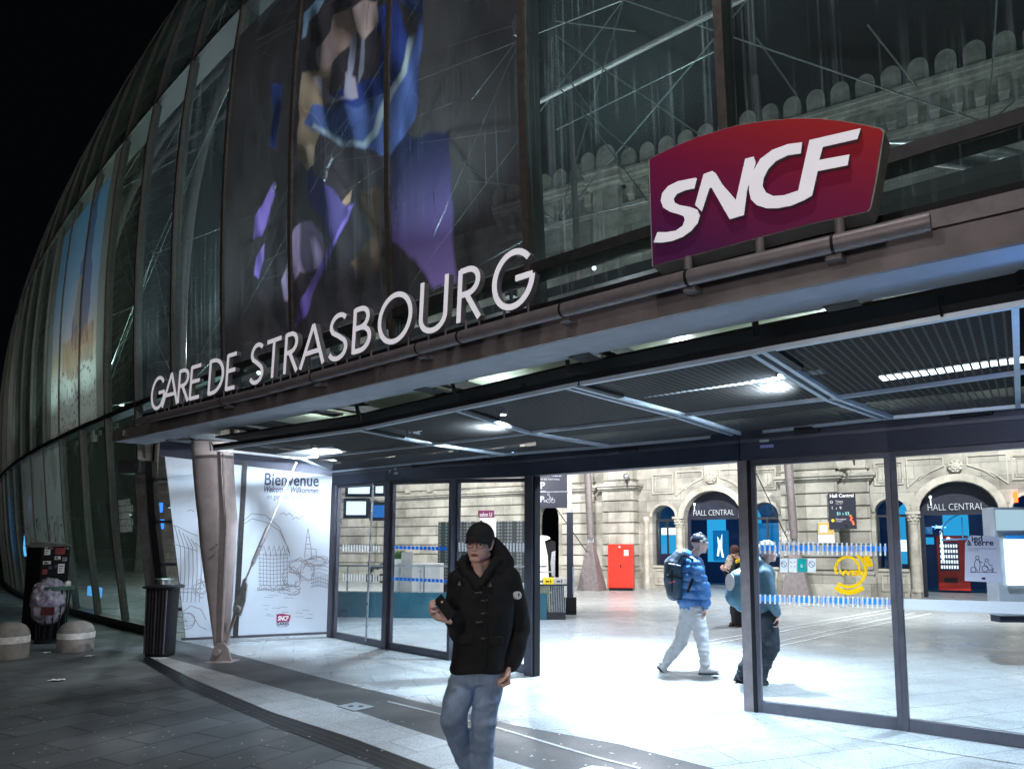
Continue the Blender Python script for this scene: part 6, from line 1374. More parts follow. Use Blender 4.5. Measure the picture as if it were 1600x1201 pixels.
# ================================================================ PEOPLE
M['skin'] = pm('skin', (.78, .50, .42), .5, 0, .10, 9); M['skin'].node_tree.nodes['Principled BSDF'].inputs['Subsurface Weight'].default_value = .08
M['lips'] = pm('lips', (.30, .09, .08), .45, 0, .05)
M['eyew'] = pm('eye_white', (.6, .58, .55), .25, 0, 0); M['eyed'] = pm('iris', (.02, .012, .01), .15, 0, 0)
M['hair'] = pm('hair', (.02, .014, .01), .6, 0, .4, 60)
M['blackcloth'] = pm('black_wool', (.006, .006, .007), .85, 0, .35, 30, .4, 250)
M['capcloth'] = pm('black_cap_cloth', (.010, .010, .012), .8, 0, .3, 30, .3, 250)
M['jeans'] = pm('blue_denim', (.26, .35, .50), .8, 0, .30, 7, .3, 300)
def hand(mb, w, d, pn, side, sz=1., curl=(.5, .9, .8), r=.0085):
    """w wrist, d hand direction, pn palm normal (fingers bend towards it), side thumb side"""
    d = Vector(d).normalized(); pn = Vector(pn); pn = (pn - d * pn.dot(d)).normalized(); sd = Vector(side); sd = (sd - d * sd.dot(d) - pn * sd.dot(pn)).normalized(); w = Vector(w)
    for k in range(4):
        o = (1.5 - k) * .019 * sz
        mb.cap(w + sd * o * .6, .014 * sz, w + d * .082 * sz + sd * o, .0125 * sz, 10)
        b = w + d * .085 * sz + sd * o; q = d; L = [.043, .047, .045, .035][k] * sz; a = 0
        for j, c in enumerate(curl):
            a += c * (1 + .08 * k); q2 = d * math.cos(a) + pn * math.sin(a); e = b + q2 * L * (1, .68, .55)[j]
            mb.cap(b, (r + .001 - .0006 * j) * sz, e, (r - .0006 * (j + 1)) * sz, 10); b = e
    t0 = w + d * .028 * sz + sd * .026 * sz + pn * .006; t1 = t0 + (d * .55 + sd * .55 + pn * .5).normalized() * .036 * sz; t2 = t1 + (d * .75 + pn * .6 - sd * .1).normalized() * .03 * sz; t3 = t2 + (d * .6 + pn * .7 - sd * .4).normalized() * .024 * sz
    mb.cap(t0, .014 * sz, t1, .0115 * sz, 10); mb.cap(t1, .0112 * sz, t2, .0098 * sz, 10); mb.cap(t2, .0096 * sz, t3, .008 * sz, 10)
def chain(mb, pts):
    for (p, r), (q, s) in zip(pts[:-1], pts[1:]): mb.cap(p, r, q, s)
def head(mb, c, f, u, s=1.):
    f = Vector(f).normalized(); u = Vector(u); u = (u - f * u.dot(f)).normalized(); r = f.cross(u).normalized()
    R3 = Matrix((r, f, u)).transposed(); P = lambda x, y, z: c + (r * x + f * y + u * z) * s
    mb.sphere(P(0, -.012, .028), .1 * s, 20, 14, sc=(.78, .95, .90), R3=R3)           # skull
    mb.sphere(P(0, .022, -.035), .1 * s, 20, 14, sc=(.66, .70, .80), R3=R3)           # face
    mb.cap(P(-.018, .070, -.088), .021 * s, P(.018, .070, -.088), .021 * s)          # chin
    mb.cap(P(-.052, .0, -.062), .022 * s, P(-.016, .062, -.09), .02 * s); mb.cap(P(.052, .0, -.062), .022 * s, P(.016, .062, -.09), .02 * s)  # jaw
    mb.cap(P(0, .083, .008), .009 * s, P(0, .104, -.030), .0125 * s); mb.cap(P(-.013, .092, -.034), .0085 * s, P(.013, .092, -.034), .0085 * s)  # nose
    mb.cap(P(-.045, .066, .016), .012 * s, P(-.01, .082, .018), .010 * s); mb.cap(P(.045, .066, .016), .012 * s, P(.01, .082, .018), .010 * s)  # brow
    mb.cap(P(-.040, .064, -.022), .020 * s, P(-.046, .05, -.03), .018 * s); mb.cap(P(.040, .064, -.022), .020 * s, P(.046, .05, -.03), .018 * s)  # cheeks
    mb.cap(P(-.018, .086, -.058), .009 * s, P(.018, .086, -.058), .009 * s)
    for k in (-1, 1): mb.cap(P(.078 * k, -.012, .018), .010 * s, P(.074 * k, -.002, -.030), .008 * s); mb.cap(P(.082 * k, -.018, .02), .008 * s, P(.080 * k, -.018, 0), .007 * s)
    return P, R3, r, f, u
def face_parts(par, P, s=1., glasses=True):
    for k in (-1, 1):
        mb = MB(); mb.sphere(P(.031 * k, .071, .0), .0125 * s, 12, 8); e = build(mb, 'eye', M['eyew'], par, smooth=True)
        mb = MB(); mb.sphere(P(.031 * k, .0805, -.001), .0055 * s, 10, 6); build(mb, 'iris', M['eyed'], e, smooth=True)
        mb = MB(); mb.cap(P(.017 * k, .089, .021), .003, P(.046 * k, .078, .021), .0025); build(mb, 'eyebrow', M['hair'], par)
    mb = MB(); mb.cap(P(-.020, .088, -.0635), .0045, P(0, .0955, -.0605), .0055); mb.cap(P(0, .0955, -.0605), .0055, P(.020, .088, -.0635), .0045); mb.cap(P(-.015, .089, -.070), .005, P(.015, .089, -.070), .005); fuse(mb, 'mouth', M['lips'], par, .0018, 2)
    if glasses:
        mb = MB()
        for k in (-1, 1):
            ring = [P(.033 * k + .023 * math.cos(a), .101 - .25 * abs(.023 * math.cos(a)), -.004 + .021 * math.sin(a)) for a in np.linspace(0, 2 * math.pi, 17)]
            mb.tube(ring, .0016, 6, cap=False); mb.tube([P(.056 * k, .096, .004), P(.078 * k, .0, .006)], .0016, 6)
        mb.tube([P(-.011, .103, .002), P(.011, .103, .002)], .0016, 6); g_ = build(mb, 'glasses', pm('glasses_metal', (.25, .10, .08), .3, .6, 0), par)
        mb = MB()
        for k in (-1, 1): mb.add([P(.033 * k + .021 * math.cos(a), .1005 - .25 * abs(.021 * math.cos(a)), -.004 + .019 * math.sin(a)) for a in np.linspace(0, 2 * math.pi, 13)[:-1]], [tuple(range(12))])
        build(mb, 'lens', M['glassdoor'], g_)
# ---------------------------------------------------------------- man in black with phone
YM = 4.3
def W(x, y, dy=0.): return B(x, y, YM + dy)
mn = thing('person', Vector((W(748, 900).x, YM, 0)), 'person in black hooded jacket, black cap and blue jeans walking with a phone', 'person')
body = MB(); hc = W(749.5, 849.5, -.01); ff = Vector((-.20, -.96, -.02))
Ph, R3, hr, hf, hu = head(body, hc, ff, (0.05, 0, 1), 1.0)
chain(body, [(W(751, 868, .03), .058), (W(752, 893, .04), .064)])
chain(body, [(W(752, 905, .02), .10), (W(754, 940, .0), .125), (W(752, 985, .01), .12), (W(748, 1030, .02), .115)])
chain(body, [(W(724, 907, .03), .065), (W(726, 985, .06), .05), (W(706, 966, -.17), .036), (W(700, 962, -.205), .027)])
chain(body, [(W(792, 905, .03), .065), (W(813, 982, .09), .05), (W(796, 1030, .0), .036), (W(793, 1042, -.01), .027)])
chain(body, [(W(730, 1050, .02), .065), (W(708, 1122, -.13), .048), (W(735, 1205, .13), .042), (W(742, 1225, .2), .035)])
chain(body, [(W(765, 1050, .02), .065), (W(755, 1125, -.04), .05), (W(753, 1225, .04), .04)])
body.cap(W(747, 880, -.0), .035, W(748, 896, -.05), .04)
hand(body, W(704, 967, -.20), Vector((-.75, -.35, .35)), (.45, -.55, .55), (-.1, .35, .9), 1.1, (.25, .85, 1.0))
hand(body, W(793, 1043, -.02), (W(791, 1062, -.03) - W(793, 1040, -.01)), (-.8, -.5, 0), (-.35, -.95, 0), 1.05, (1.1, 1.4, 1.2))
fuse(body, 'body', M['skin'], mn, .0052, 3)
face_parts(mn, Ph)
# hair at the sides and back, under the cap
mb = MB(); mb.sphere(Ph(0, -.026, .012), .1, 20, 12, sc=(.83, .92, .86), R3=R3, z0=-.55, z1=.9); build(mb, 'hair', M['hair'], mn, smooth=True)
# cap: crown and visor
mb = MB(); mb.sphere(Ph(0, -.008, .036), .1, 24, 12, sc=(.885, 1.04, 1.02), R3=R3, z0=-.02, z1=1.)
cp = build(mb, 'cap_crown', M['capcloth'], mn, smooth=True)
mb = MB(); n_c = 14; vs = []
for j in range(6):
    for i in range(n_c + 1):
        a = math.pi * (i / n_c) ; x = .083 * math.cos(a); y0 = .098 * math.sin(a) * .98 - .004; y = y0 + (.072 * math.sin(a) ** .7) * j / 5; vs.append((x * (1 - .02 * j), y, .046 - .030 * (j / 5) ** 1.2 - .018 * (abs(math.cos(a)) ** 2)))
vv = [Ph(*p) for p in vs] + [Ph(p[0], p[1], p[2] + .005) for p in vs]; m_ = n_c + 1; K = len(vs)
fs = [(j * m_ + i, j * m_ + i + 1, (j + 1) * m_ + i + 1, (j + 1) * m_ + i) for j in range(5) for i in range(n_c)]; fs += [tuple(K + q for q in reversed(f)) for f in fs]
fs += [(5 * m_ + i, 5 * m_ + i + 1, K + 5 * m_ + i + 1, K + 5 * m_ + i) for i in range(n_c)]
mb.add(vv, fs); build(mb, 'cap_visor', M['capcloth'], mn, smooth=True)
mb = MB(); mb.sphere(Ph(0, -.008, .139), .008, 8, 5); build(mb, 'cap_button', M['capcloth'], mn)
# jacket
jk = MB()
def ring(xl, xr, y, d0, dc=0.): l, r_ = W(xl, y), W(xr, y); c = (l + r_) / 2 + Vector((0, dc, 0)); return (c, Vector(((r_.x - l.x) / 2, 0, 0)), Vector((0, d0, 0)))
jk.loft([ring(738, 771, 884, .05, .085), ring(722, 790, 894, .085, .055), ring(713, 799, 903, .125, .02), ring(709, 803, 925, .145), ring(707, 802, 955, .15), ring(708, 799, 985, .15), ring(708, 793, 1015, .155), ring(707, 789, 1045, .16)], 28, P=2.5)
chain(jk, [(W(720, 906, .02), .078), (W(712, 945, .04), .07), (W(720, 988, .05), .068), (W(717, 976, -.1), .055), (W(709, 968, -.165), .046)])
chain(jk, [(W(793, 906, .02), .080), (W(806, 945, .06), .068), (W(813, 984, .08), .064), (W(806, 1010, .04), .06), (W(797, 1034, .0), .052)])
# hood, collar flaps
chain(jk, [(W(771, 846, .06), .028), (W(779, 862, .07), .05), (W(789, 880, .06), .055), (W(775, 893, -.02), .05)])
chain(jk, [(W(779, 862, .09), .045), (W(752, 868, .125), .045), (W(728, 878, .07), .04), (W(722, 884, .0), .03)])
chain(jk, [(W(714, 879, -.02), .012), (W(726, 888, -.04), .03), (W(741, 903, -.10), .03), (W(746, 918, -.13), .02)])
chain(jk, [(W(776, 878, -.02), .035), (W(764, 893, -.08), .03), (W(752, 912, -.13), .022)])
chain(jk, [(W(731, 893, -.05), .038), (W(742, 908, -.09), .03)])
fuse(jk, 'jacket', M['blackcloth'], mn, .0080, 2, .016, 6, zs=.8)
mb = MB(); mb.tube([W(756, 915, -.155), W(760, 950, -.158), W(760, 1000, -.160), W(757, 1043, -.165)], .009, 6); build(mb, 'placket', M['blackcloth'], mn, smooth=True)
for x0, x1, y in ((716, 741, 1002), (765, 786, 1004)):
    mb = MB(); a_ = W(x0, y + 5, -.165); mb.boxv(a_, (W(x1, y, -.165) - W(x0, y, -.165)), (0, .03, 0), up(.055)); build(mb, 'pocket_flap', M['blackcloth'], mn, bevel=.008)
for x, y in ((718, 911), (766, 913)): 
    mb = MB(); p = W(x, y, -.16); mb.prism([p + Vector((-.012, 0, -.012)), p + Vector((.012, 0, -.012)), p + Vector((0, 0, .016))], (0, .03, 0)); build(mb, 'toggle_patch', M['steel_dark'], mn)
for x, y in ((748, 926), (757, 938), (757, 958), (749, 972), (757, 997)): mb = MB(); p = W(x, y, -.155); mb.tube([p + Vector((-.02, -.005, 0)), p + Vector((.02, -.005, .004))], .005, 8); build(mb, 'toggle', pm('horn_toggle', (.10, .09, .08), .3, 0, .1), mn, smooth=True)
p = W(806.5, 929.5, -.035); dn = Vector((.55, -.83, .05)).normalized(); mb = MB(); p = p + dn * .018; mb.tube([p - dn * .03, p + dn * .008], .024, 18); bd = build(mb, 'round_patch', M['wtext'], mn); mb = MB(); mb.prism([p + dn * .0082 + Vector((x * .010, 0, z * .014)) for x, z in ((-.8, .9), (.9, .7), (.4, -.1), (.5, -.9), (-.3, -.2))], dn * .001); build(mb, 'patch_emblem', M['navy'], bd)
# jeans
jn = MB()
jn.loft([ring(712, 786, 1030, .125, .02), ring(711, 786, 1050, .128, .02), ring(714, 785, 1066, .12, .02)], 24, P=2.4)
chain(jn, [(W(729, 1056, .01), .092), (W(716, 1090, -.08), .082), (W(707, 1120, -.135), .074), (W(719, 1160, -.02), .066), (W(733, 1196, .09), .062), (W(741, 1222, .17), .062)])
chain(jn, [(W(766, 1056, .02), .092), (W(759, 1095, -.03), .082), (W(755, 1130, -.05), .074), (W(753, 1175, .0), .068), (W(753, 1228, .04), .068)])
fuse(jn, 'jeans', M['jeans'], mn, .0085, 2, .010, 8.5, zs=1.3)
for x, y, dy, fd in ((753, 1244, .02, (-.12, -1, 0)), (744, 1236, .24, (-.15, -.9, -.25))):
    p = W(x, y, dy); p.z = max(p.z, .05); fd = Vector(fd).normalized(); mb = MB(); zb = .045 if dy < .1 else .10
    p.z = zb; chain(mb, [(p - fd * .06, .045), (p + fd * .05, .047), (p + fd * .16 + up(-.005), .038)]); mb.cap(p + up(.02), .045, p + up(.09), .05); fuse(mb, 'shoe', pm('white_shoe', (.5, .5, .5), .5, 0, .1), mn, .008, 3)
# phone
q0, q1 = W(683, 933, -.235), W(705, 962, -.285); ax = (q1 - q0).normalized(); nn = Vector((-.15, .85, .25)); nn = (nn - ax * nn.dot(ax)).normalized(); sd = ax.cross(nn)
ph = MB(); ph.boxv(q0 - sd * .031, sd * .062, ax * .15, nn * .009); pho = build(ph, 'smartphone', M['black'], bevel=.003); tag(pho, 'black smartphone held tilted in the hand of the man in the black cap', 'phone')
mb = MB(); mb.boxv(q0 - sd * .028 + ax * .004 + nn * .0092, sd * .056, ax * .142, nn * .0006); build(mb, 'screen', pm('phone_screen', (.02, .02, .03), .1, 0, 0, emit=(.1, .15, .3), estr=.15), pho)

# ---------------------------------------------------------------- walkers in the hall
def walker(Yp, lab, hx, hy, fdir, pts, cols, scale=1.0, voxel=.012):
    def Q(x, y, dy=0.): return B(x, y, Yp + dy)
    o = thing('person', Vector((Q(pts['hip'][0], 900).x, Yp, 0)), lab, 'person')
    b = MB(); c = Q(hx, hy); P, R3_, r_, f_, u_ = head(b, c, fdir, (0, 0, 1), scale)
    n = pts['neck']; chain(b, [(c - f_ * .02 - up(.07), .055), (Q(*n), .06)])
    chain(b, [(Q(*n) - up(.10), .10), (Q(*pts['chest']), .125), (Q(*pts['hip']), .12)])
    for a in pts['arms']: chain(b, [(Q(*p[:3]), r) for p, r in zip(a[:3], (.055, .045, .03))]); hand(b, Q(*a[2]), Q(*a[3]) - Q(*a[2]), a[4], a[5], 1., (.5, .8, .7), .009)
    for l in pts['legs']: chain(b, [(Q(*l[0]), .075), (Q(*l[1]), .05), (Q(*l[2]), .038)])
    fuse(b, 'body', M['skin'], o, .008, 3)
    face_parts(o, P, scale, glasses=False)
    j = MB(); jr = pts.get('jr', 1.)
    chain(j, [(Q(*n) - up(.05), .085 * jr), (Q(*n) - up(.11), .15 * jr), (Q(*pts['chest']), .17 * jr), (Q(*pts['hem']), .165 * jr)])
    for a in pts['arms']: chain(j, [(Q(*a[0][:3]), .09 * jr), (Q(*a[1][:3]), .078 * jr), (Q(*a[2][:3]) + (Q(*a[1][:3]) - Q(*a[2][:3])) * .12, .055 * jr)])
    if pts.get('hood'): chain(j, [(Q(*p[:3]), p[3]) for p in pts['hood']])
    fuse(j, 'jacket', cols['jacket'], o, .0105, 3, .010, 7, quilt=bool(cols.get('puff')))
    t = MB(); t.cap(Q(*pts['hip']), .14, Q(*pts['hip']) - up(.06), .14)
    tr = pts.get('tr', 1.)
    for l in pts['legs']: chain(t, [(Q(*l[0]), .115 * tr), (Q(*l[1]), .085 * tr), (Q(*l[2]), .066 * tr)])
    fuse(t, 'trousers', cols['trousers'], o, .0105, 3, .017, 7, zs=1.7)
    for l in pts['legs']:
        p = Q(*l[3]); e = Q(*l[4]); mb = MB(); chain(mb, [(p, .045), (p * .5 + e * .5 + up(.005), .05), (e, .04)]); mb.cap(p, .045, Q(*l[2]), .05); s_ = fuse(mb, 'shoe', cols['shoe'], o, .009, 3)
        d_ = (e - p).normalized(); mb = MB(); mb.bar(p - d_ * .05 - up(.045), e + d_ * .03 - up(.040), .095, .03); build(mb, 'sole', cols['sole'], s_, bevel=.01)
    return o, Q, P, R3_
M['puffblue'] = pm('blue_puffer', (.05, .17, .42), .32, 0, .25, 5, .2, 60); M['tealpack'] = pm('dark_backpack', (.012, .035, .06), .45, 0, .35, 10, .3, 80)
M['whitepants'] = pm('white_trousers', (.84, .87, .90), .8, 0, .1, 8); M['greyhood'] = pm('grey_blue_jacket', (.085, .16, .22), .6, 0, .25, 8, .2, 60)
M['darkpants'] = pm('dark_trousers', (.015, .022, .035), .75, 0, .3, 8); M['brown'] = pm('brown_boot', (.10, .06, .02), .6, 0, .2)
M['navyjk'] = pm('navy_lower', (.01, .03, .10), .5, 0, .2)
o, Q, P, R3_ = walker(8.95, 'person in a blue puffer jacket and white trousers walking with a large dark backpack', 1093, 850, (1, -.12, -.08),
    dict(neck=(1081, 872, 0), chest=(1076, 903, 0), hip=(1080, 948, 0), hem=(1079, 938, 0), jr=1.02, tr=.95,
         arms=[((1087, 886, -.16), (1100, 922, -.18), (1103, 948, -.16), (1103, 958, -.16), (-1, .2, 0), (0, -1, 0)), ((1078, 886, .17), (1090, 920, .2), (1100, 945, .2), (1101, 955, .2), (-1, -.2, 0), (0, 1, 0))],
         legs=[((1088, 955, -.08), (1098, 1003, -.08), (1102, 1038, -.08), (1097, 1047, -.08), (1119, 1047, -.10)), ((1076, 955, .08), (1064, 1001, .08), (1037, 1037, .08), (1031, 1040, .08), (1041, 1052, .08))],
         hood=[(1070, 868, .02, .09), (1082, 878, .0, .10), (1074, 890, .0, .13)]),
    dict(jacket=M['puffblue'], trousers=M['whitepants'], shoe=M['white'], sole=M['steel_dark'], puff=True))
mb = MB(); mb.sphere(P(0, -.01, .035), .1, 20, 10, sc=(.93, 1.12, 1.12), R3=R3_, z0=-.12, z1=1.); bn = build(mb, 'beanie', M['navy'], o, smooth=True)
mb = MB(); 
for x, y in ((1098, 838), (1101, 843), (1094, 833), (1096, 845), (1104, 848)): mb.sphere(Q(x, y, -.112), .018, 8, 5, sc=(1.3, .3, 1))
build(mb, 'beanie_pattern', M['wtext'], bn)
def pack(Q, pts, w_, nm_parent, lab, mat=None):
    t = MB()
    for x, y, r_ in pts: 
        for dy in (-w_, w_): t.sphere(Q(x, y, dy), r_, 12, 8)
        t.cap(Q(x, y, -w_), r_, Q(x, y, w_), r_)
    for (a, b, r_), (c, d, s_) in zip(pts[:-1], pts[1:]):
        for dy in (-w_, 0, w_): t.cap(Q(a, b, dy), r_, Q(c, d, dy), s_)
    c0 = Q(pts[1][0], pts[-1][1]); bo = fuse(t, 'backpack', mat or M['tealpack'], None, .013, 2, .012, 6, loc=c0); tag(bo, lab, 'backpack'); return bo
bp = pack(Q, [(1062, 868, .08), (1052, 882, .11), (1052, 905, .12), (1054, 926, .10)], .09, o, 'large dark navy hiking backpack on the back of the person in the blue puffer jacket')
mb = MB(); mb.tube([Q(1068, 866, -.2), Q(1082, 874, -.19), Q(1086, 896, -.2), Q(1074, 925, -.19)], .017, 8); build(mb, 'strap', M['black'], bp, smooth=True)
mb = MB(); mb.boxv(Q(1047, 911, -.215), (.06, 0, .015), (0, .02, 0), (0, 0, .02)); build(mb, 'label', pm('pink_label', (.7, .1, .15), .5), bp)
for x0, y0, x1, y1 in ((1044, 880, 1064, 884), (1042, 898, 1066, 903), (1050, 890, 1050, 925)): mb = MB(); mb.tube([Q(x0, y0, -.21), Q(x1, y1, -.21)], .010, 6); build(mb, 'compression_strap', M['alu'] if y0 == 880 else M['black'], bp)
# man behind the glass
o, Q, P, R3_ = walker(8.25, 'person in a pale blue grey jacket with dark trousers walking behind the door glass', 1200, 862, (1, -.15, -.1),
    dict(neck=(1192, 882, 0), chest=(1190, 915, 0), hip=(1192, 958, 0), hem=(1192, 957, 0), jr=.88,
         arms=[((1196, 897, -.16), (1205, 935, -.19), (1215, 960, -.17), (1217, 972, -.17), (-.8, .2, 0), (0, -1, 0)), ((1190, 897, .17), (1196, 935, .2), (1205, 955, .2), (1207, 965, .2), (-.8, 0, 0), (0, 1, 0))],
         legs=[((1198, 965, -.07), (1206, 1010, -.07), (1188, 1056, -.07), (1184, 1062, -.07), (1196, 1066, -.07)), ((1188, 965, .08), (1180, 1010, .08), (1160, 1050, .08), (1153, 1058, .08), (1166, 1066, .08))],
         hood=[(1186, 880, .02, .09), (1184, 892, .03, .12)]),
    dict(jacket=M['greyhood'], trousers=M['darkpants'], shoe=M['steel_dark'], sole=M['black']))
mb = MB(); mb.sphere(P(0, -.012, .03), .1, 20, 10, sc=(.90, 1.1, 1.12), R3=R3_, z0=-.1, z1=1.); build(mb, 'beanie', pm('pale_beanie', (.55, .58, .55), .8, 0, .15, 30), o, smooth=True)
bp = pack(Q, [(1172, 893, .09), (1155, 905, .12), (1152, 930, .13), (1160, 943, .09)], .10, o, 'blue grey backpack with a white round badge half hidden by the door post', pm('blue_pack', (.05, .15, .22), .45, 0, .3, 9, .2, 60))
p = Q(1141, 909, -.16); dn = Vector((-.55, -.82, .1)).normalized(); mb = MB(); q_ = []
for k in range(20): a = k * math.pi / 10; q_.append(p + Vector((.82, -.55, 0)) * .055 * math.cos(a) + Vector((0, 0, .10)) * math.sin(a) - dn * .03)
mb.prism(q_, dn * .05); build(mb, 'round_badge', M['wtext'], bp)
# seated / waiting woman further back
o, Q, P, R3_ = walker(14.2, 'person with brown hat and black coat standing far back by the hall entrance', 1148, 862, (-.75, -.6, -.35),
    dict(neck=(1153, 874, 0), chest=(1154, 897, 0), hip=(1152, 930, 0), hem=(1152, 935, 0), jr=1.0,
         arms=[((1146, 882, -.1), (1140, 898, -.22), (1132, 891, -.38), (1128, 888, -.45), (0, 0, 1), (0, -1, 0)), ((1160, 882, -.05), (1156, 900, -.22), (1138, 894, -.36), (1131, 889, -.42), (0, 0, 1), (0, 1, 0))],
         legs=[((1149, 935, -.05), (1148, 955, -.08), (1148, 968, -.05), (1149, 973, -.05), (1142, 975, -.2)), ((1158, 935, .05), (1159, 955, .02), (1159, 969, .03), (1160, 976, -.15), (1152, 977, -.3))]),
    dict(jacket=M['blackcloth'], trousers=M['darkpants'], shoe=M['brown'], sole=M['black']))
mb = MB(); mb.sphere(P(0, -.012, .02), .1, 20, 10, sc=(.98, 1.15, 1.25), R3=R3_, z0=-.2, z1=1.); build(mb, 'hat', pm('brown_hat', (.06, .025, .02), .9, 0, .2, 30), o, smooth=True)
mb = MB(); chain(mb, [(Q(1141, 872, -.05), .07), (Q(1139, 886, -.12), .09), (Q(1136, 893, -.2), .06)]); fuse(mb, 'fur_front', pm('beige_fur', (.42, .33, .25), .95, 0, .3, 40), o, .012, 2, .02, 14)
mb = MB(); mb.boxv(Q(1150, 880, -.2), (.14, 0, .05), (0, .05, 0), (0, 0, .07)); build(mb, 'yellow_patch', M['yellow'], o, bevel=.01)
sb = MB(); c = Q(1160, 978, -.25); c.z = 0.004; sb.boxv(c + Vector((-.18, -.1, .03)), (.36, 0, 0), (0, .25, 0), up(.30)); sbo = build(sb, 'black_bag', M['blackcloth'], bevel=.04); tag(sbo, 'black bag on the floor at the feet of the waiting person in the brown hat', 'bag')
mb = MB(); mb.tube([c + Vector((-.1, 0, .33)), c + Vector((-.06, 0, .43)), c + Vector((.06, 0, .43)), c + Vector((.1, 0, .33))], .012, 6); build(mb, 'handle', M['black'], sbo, smooth=True)
# ================================================================ SQUARE: bollards, bins, litter
M['concrete'] = pm('concrete', (.22, .21, .19), .8, 0, .3, 7, .5, 60, detail=8)
def bollard(px0, px1, py, top, lab):
    a, b = G(px0, py), G(px1, py); r_ = (b - a).length / 2 * .87; c = (a + b) / 2 + Vector((-.03, .12, 0)); h = EYE - (top - 852) / FPX * c.y
    o = thing('stone_bollard', c, lab, 'bollard', 'domed stone bollards'); H = h
    prof = [(.98, 0), (1.0, .02), (1.0, .36), (.985, .44), (.985, .62), (.97, .68), (.90, .78), (.76, .88), (.52, .955), (.25, .99), (.02, 1.)]
    mb = MB(); n = 32; vs = [c + Vector((r_ * p * math.cos(2 * math.pi * k / n), r_ * p * math.sin(2 * math.pi * k / n), H * z)) for p, z in prof for k in range(n)]
    mb.add(vs, [(i * n + k, i * n + (k + 1) % n, (i + 1) * n + (k + 1) % n, (i + 1) * n + k) for i in range(len(prof) - 1) for k in range(n)] + [tuple(range(n - 1, -1, -1)), tuple(range((len(prof) - 1) * n, len(prof) * n))])
    build(mb, 'dome', M['concrete'], o, smooth=True)
    mb = MB(); vs = [c + Vector((r_ * p * math.cos(2 * math.pi * k / n), r_ * p * math.sin(2 * math.pi * k / n), H * z)) for p, z in ((.985, .43), (1.012, .432), (1.012, .618), (.985, .62)) for k in range(n)]
    mb.add(vs, [(i * n + k, i * n + (k + 1) % n, (i + 1) * n + (k + 1) % n, (i + 1) * n + k) for i in range(3) for k in range(n)]); build(mb, 'white_band', pm('worn_white', (.62, .62, .60), .6, 0, .25, 10), o, smooth=True)
bollard(83, 141, 1018, 966, 'grey domed bollard with a white band right in front of the overflowing litter bin')
bollard(-24, 36, 1030, 968, 'grey domed bollard with a white band cut by the left edge of the picture')
# black slatted bin at the jamb
g = G(250, 1024); Yb = g.y; bb = thing('black_litter_bin', g, 'slim black ribbed litter bin with a wide flat rim beside the glass jamb', 'bin')
P_ = lambda x, y, dy=0: B(x, y, Yb + dy)
w0 = (P_(268, 1024).x - P_(232, 1024).x) / 2; zt = P_(250, 918).z; mb = MB(); mb.loft([(g + up(z), Vector((w0 * k, 0, 0)), Vector((0, w0 * k, 0))) for z, k in ((0, .95), (.03, 1), (zt * .5, 1.02), (zt, 1.08))], 24, P=4); build(mb, 'body', M['black'], bb)
for k in range(-3, 4):
    mb = MB(); x = k * .045; mb.bar(g + Vector((x, -w0 * 1.02, .05)), g + Vector((x * 1.08, -w0 * 1.1, zt - .02)), .016, .022, up=(0, 1, 0)); build(mb, 'rib', M['steel_dark'] if k % 3 else M['frame'], bb)
mb = MB(); mb.loft([(g + up(zt), Vector((w0 * 1.45, 0, 0)), Vector((0, w0 * 1.4, 0))), (g + up(zt + .025), Vector((w0 * 1.55, 0, 0)), Vector((0, w0 * 1.5, 0))), (g + up(zt + .05), Vector((w0 * 1.3, 0, 0)), Vector((0, w0 * 1.3, 0)))], 24, P=3); build(mb, 'rim', M['steel_dark'], bb, smooth=True)
mb = MB(); mb.tube([g + up(zt + .05), g + up(zt + .12)], w0 * .55, 16); mb.tube([g + up(zt + .121), g + up(zt + .135)], w0 * .75, 16); build(mb, 'ashtray', M['alu'], bb, smooth=True)
# overflowing bin with bag and sticker box
g = G(84, 1003); Yb = g.y; ob = thing('overflowing_litter_bin', g, 'litter bin with a clear bag of rubbish hanging under a green rim', 'bin')
P_ = lambda x, y, dy=0: B(x, y, Yb + dy)
zr = P_(80, 918).z; x0, x1 = P_(57, 915).x, P_(112, 915).x; cx = (x0 + x1) / 2
mb = MB(); 
for k in range(14): a = 2 * math.pi * k / 14; mb.bar((cx + .20 * math.cos(a), Yb + .2 * math.sin(a), 0.02), (cx + .24 * math.cos(a), Yb + .24 * math.sin(a), zr), .02, .012, up=(math.cos(a), math.sin(a), 0))
mb.tube([(cx, Yb, .0), (cx, Yb, .03)], .22, 20); build(mb, 'cage', M['black'], ob)
mb = MB(); mb.tube([(cx, Yb, zr - .03), (cx, Yb, zr + .03)], .285, 24); build(mb, 'green_rim', pm('green_rim', (.02, .07, .045), .5, 0, .2), ob, smooth=True)
m, t, bs = nt('clear_bag'); bs.inputs['Base Color'].default_value = (.50, .47, .56, 1); bs.inputs['Roughness'].default_value = .25; bs.inputs['Alpha'].default_value = .82; bs.inputs['Coat Weight'].default_value = .5
nz = N(t, 'ShaderNodeTexNoise'); nz.inputs['Scale'].default_value = 9; nz.inputs['Detail'].default_value = 4; crr = N(t, 'ShaderNodeValToRGB'); crr.color_ramp.elements[0].position = .38; crr.color_ramp.elements[0].color = (.20, .18, .24, 1); crr.color_ramp.elements[1].position = .62; crr.color_ramp.elements[1].color = (.42, .39, .47, 1); t.links.new(nz.outputs['Fac'], crr.inputs[0]); t.links.new(crr.outputs[0], bs.inputs['Base Color'])
mb = MB(); 
for z, r_ in ((zr - .05, .22), (zr - .2, .25), (zr - .36, .22), (zr - .46, .16)): mb.sphere((cx - .02, Yb - .08, z), r_, 16, 10)
fuse(mb, 'clear_bag', m, ob, .02, 2, .03, 7)
mb = MB(); random.seed(11)
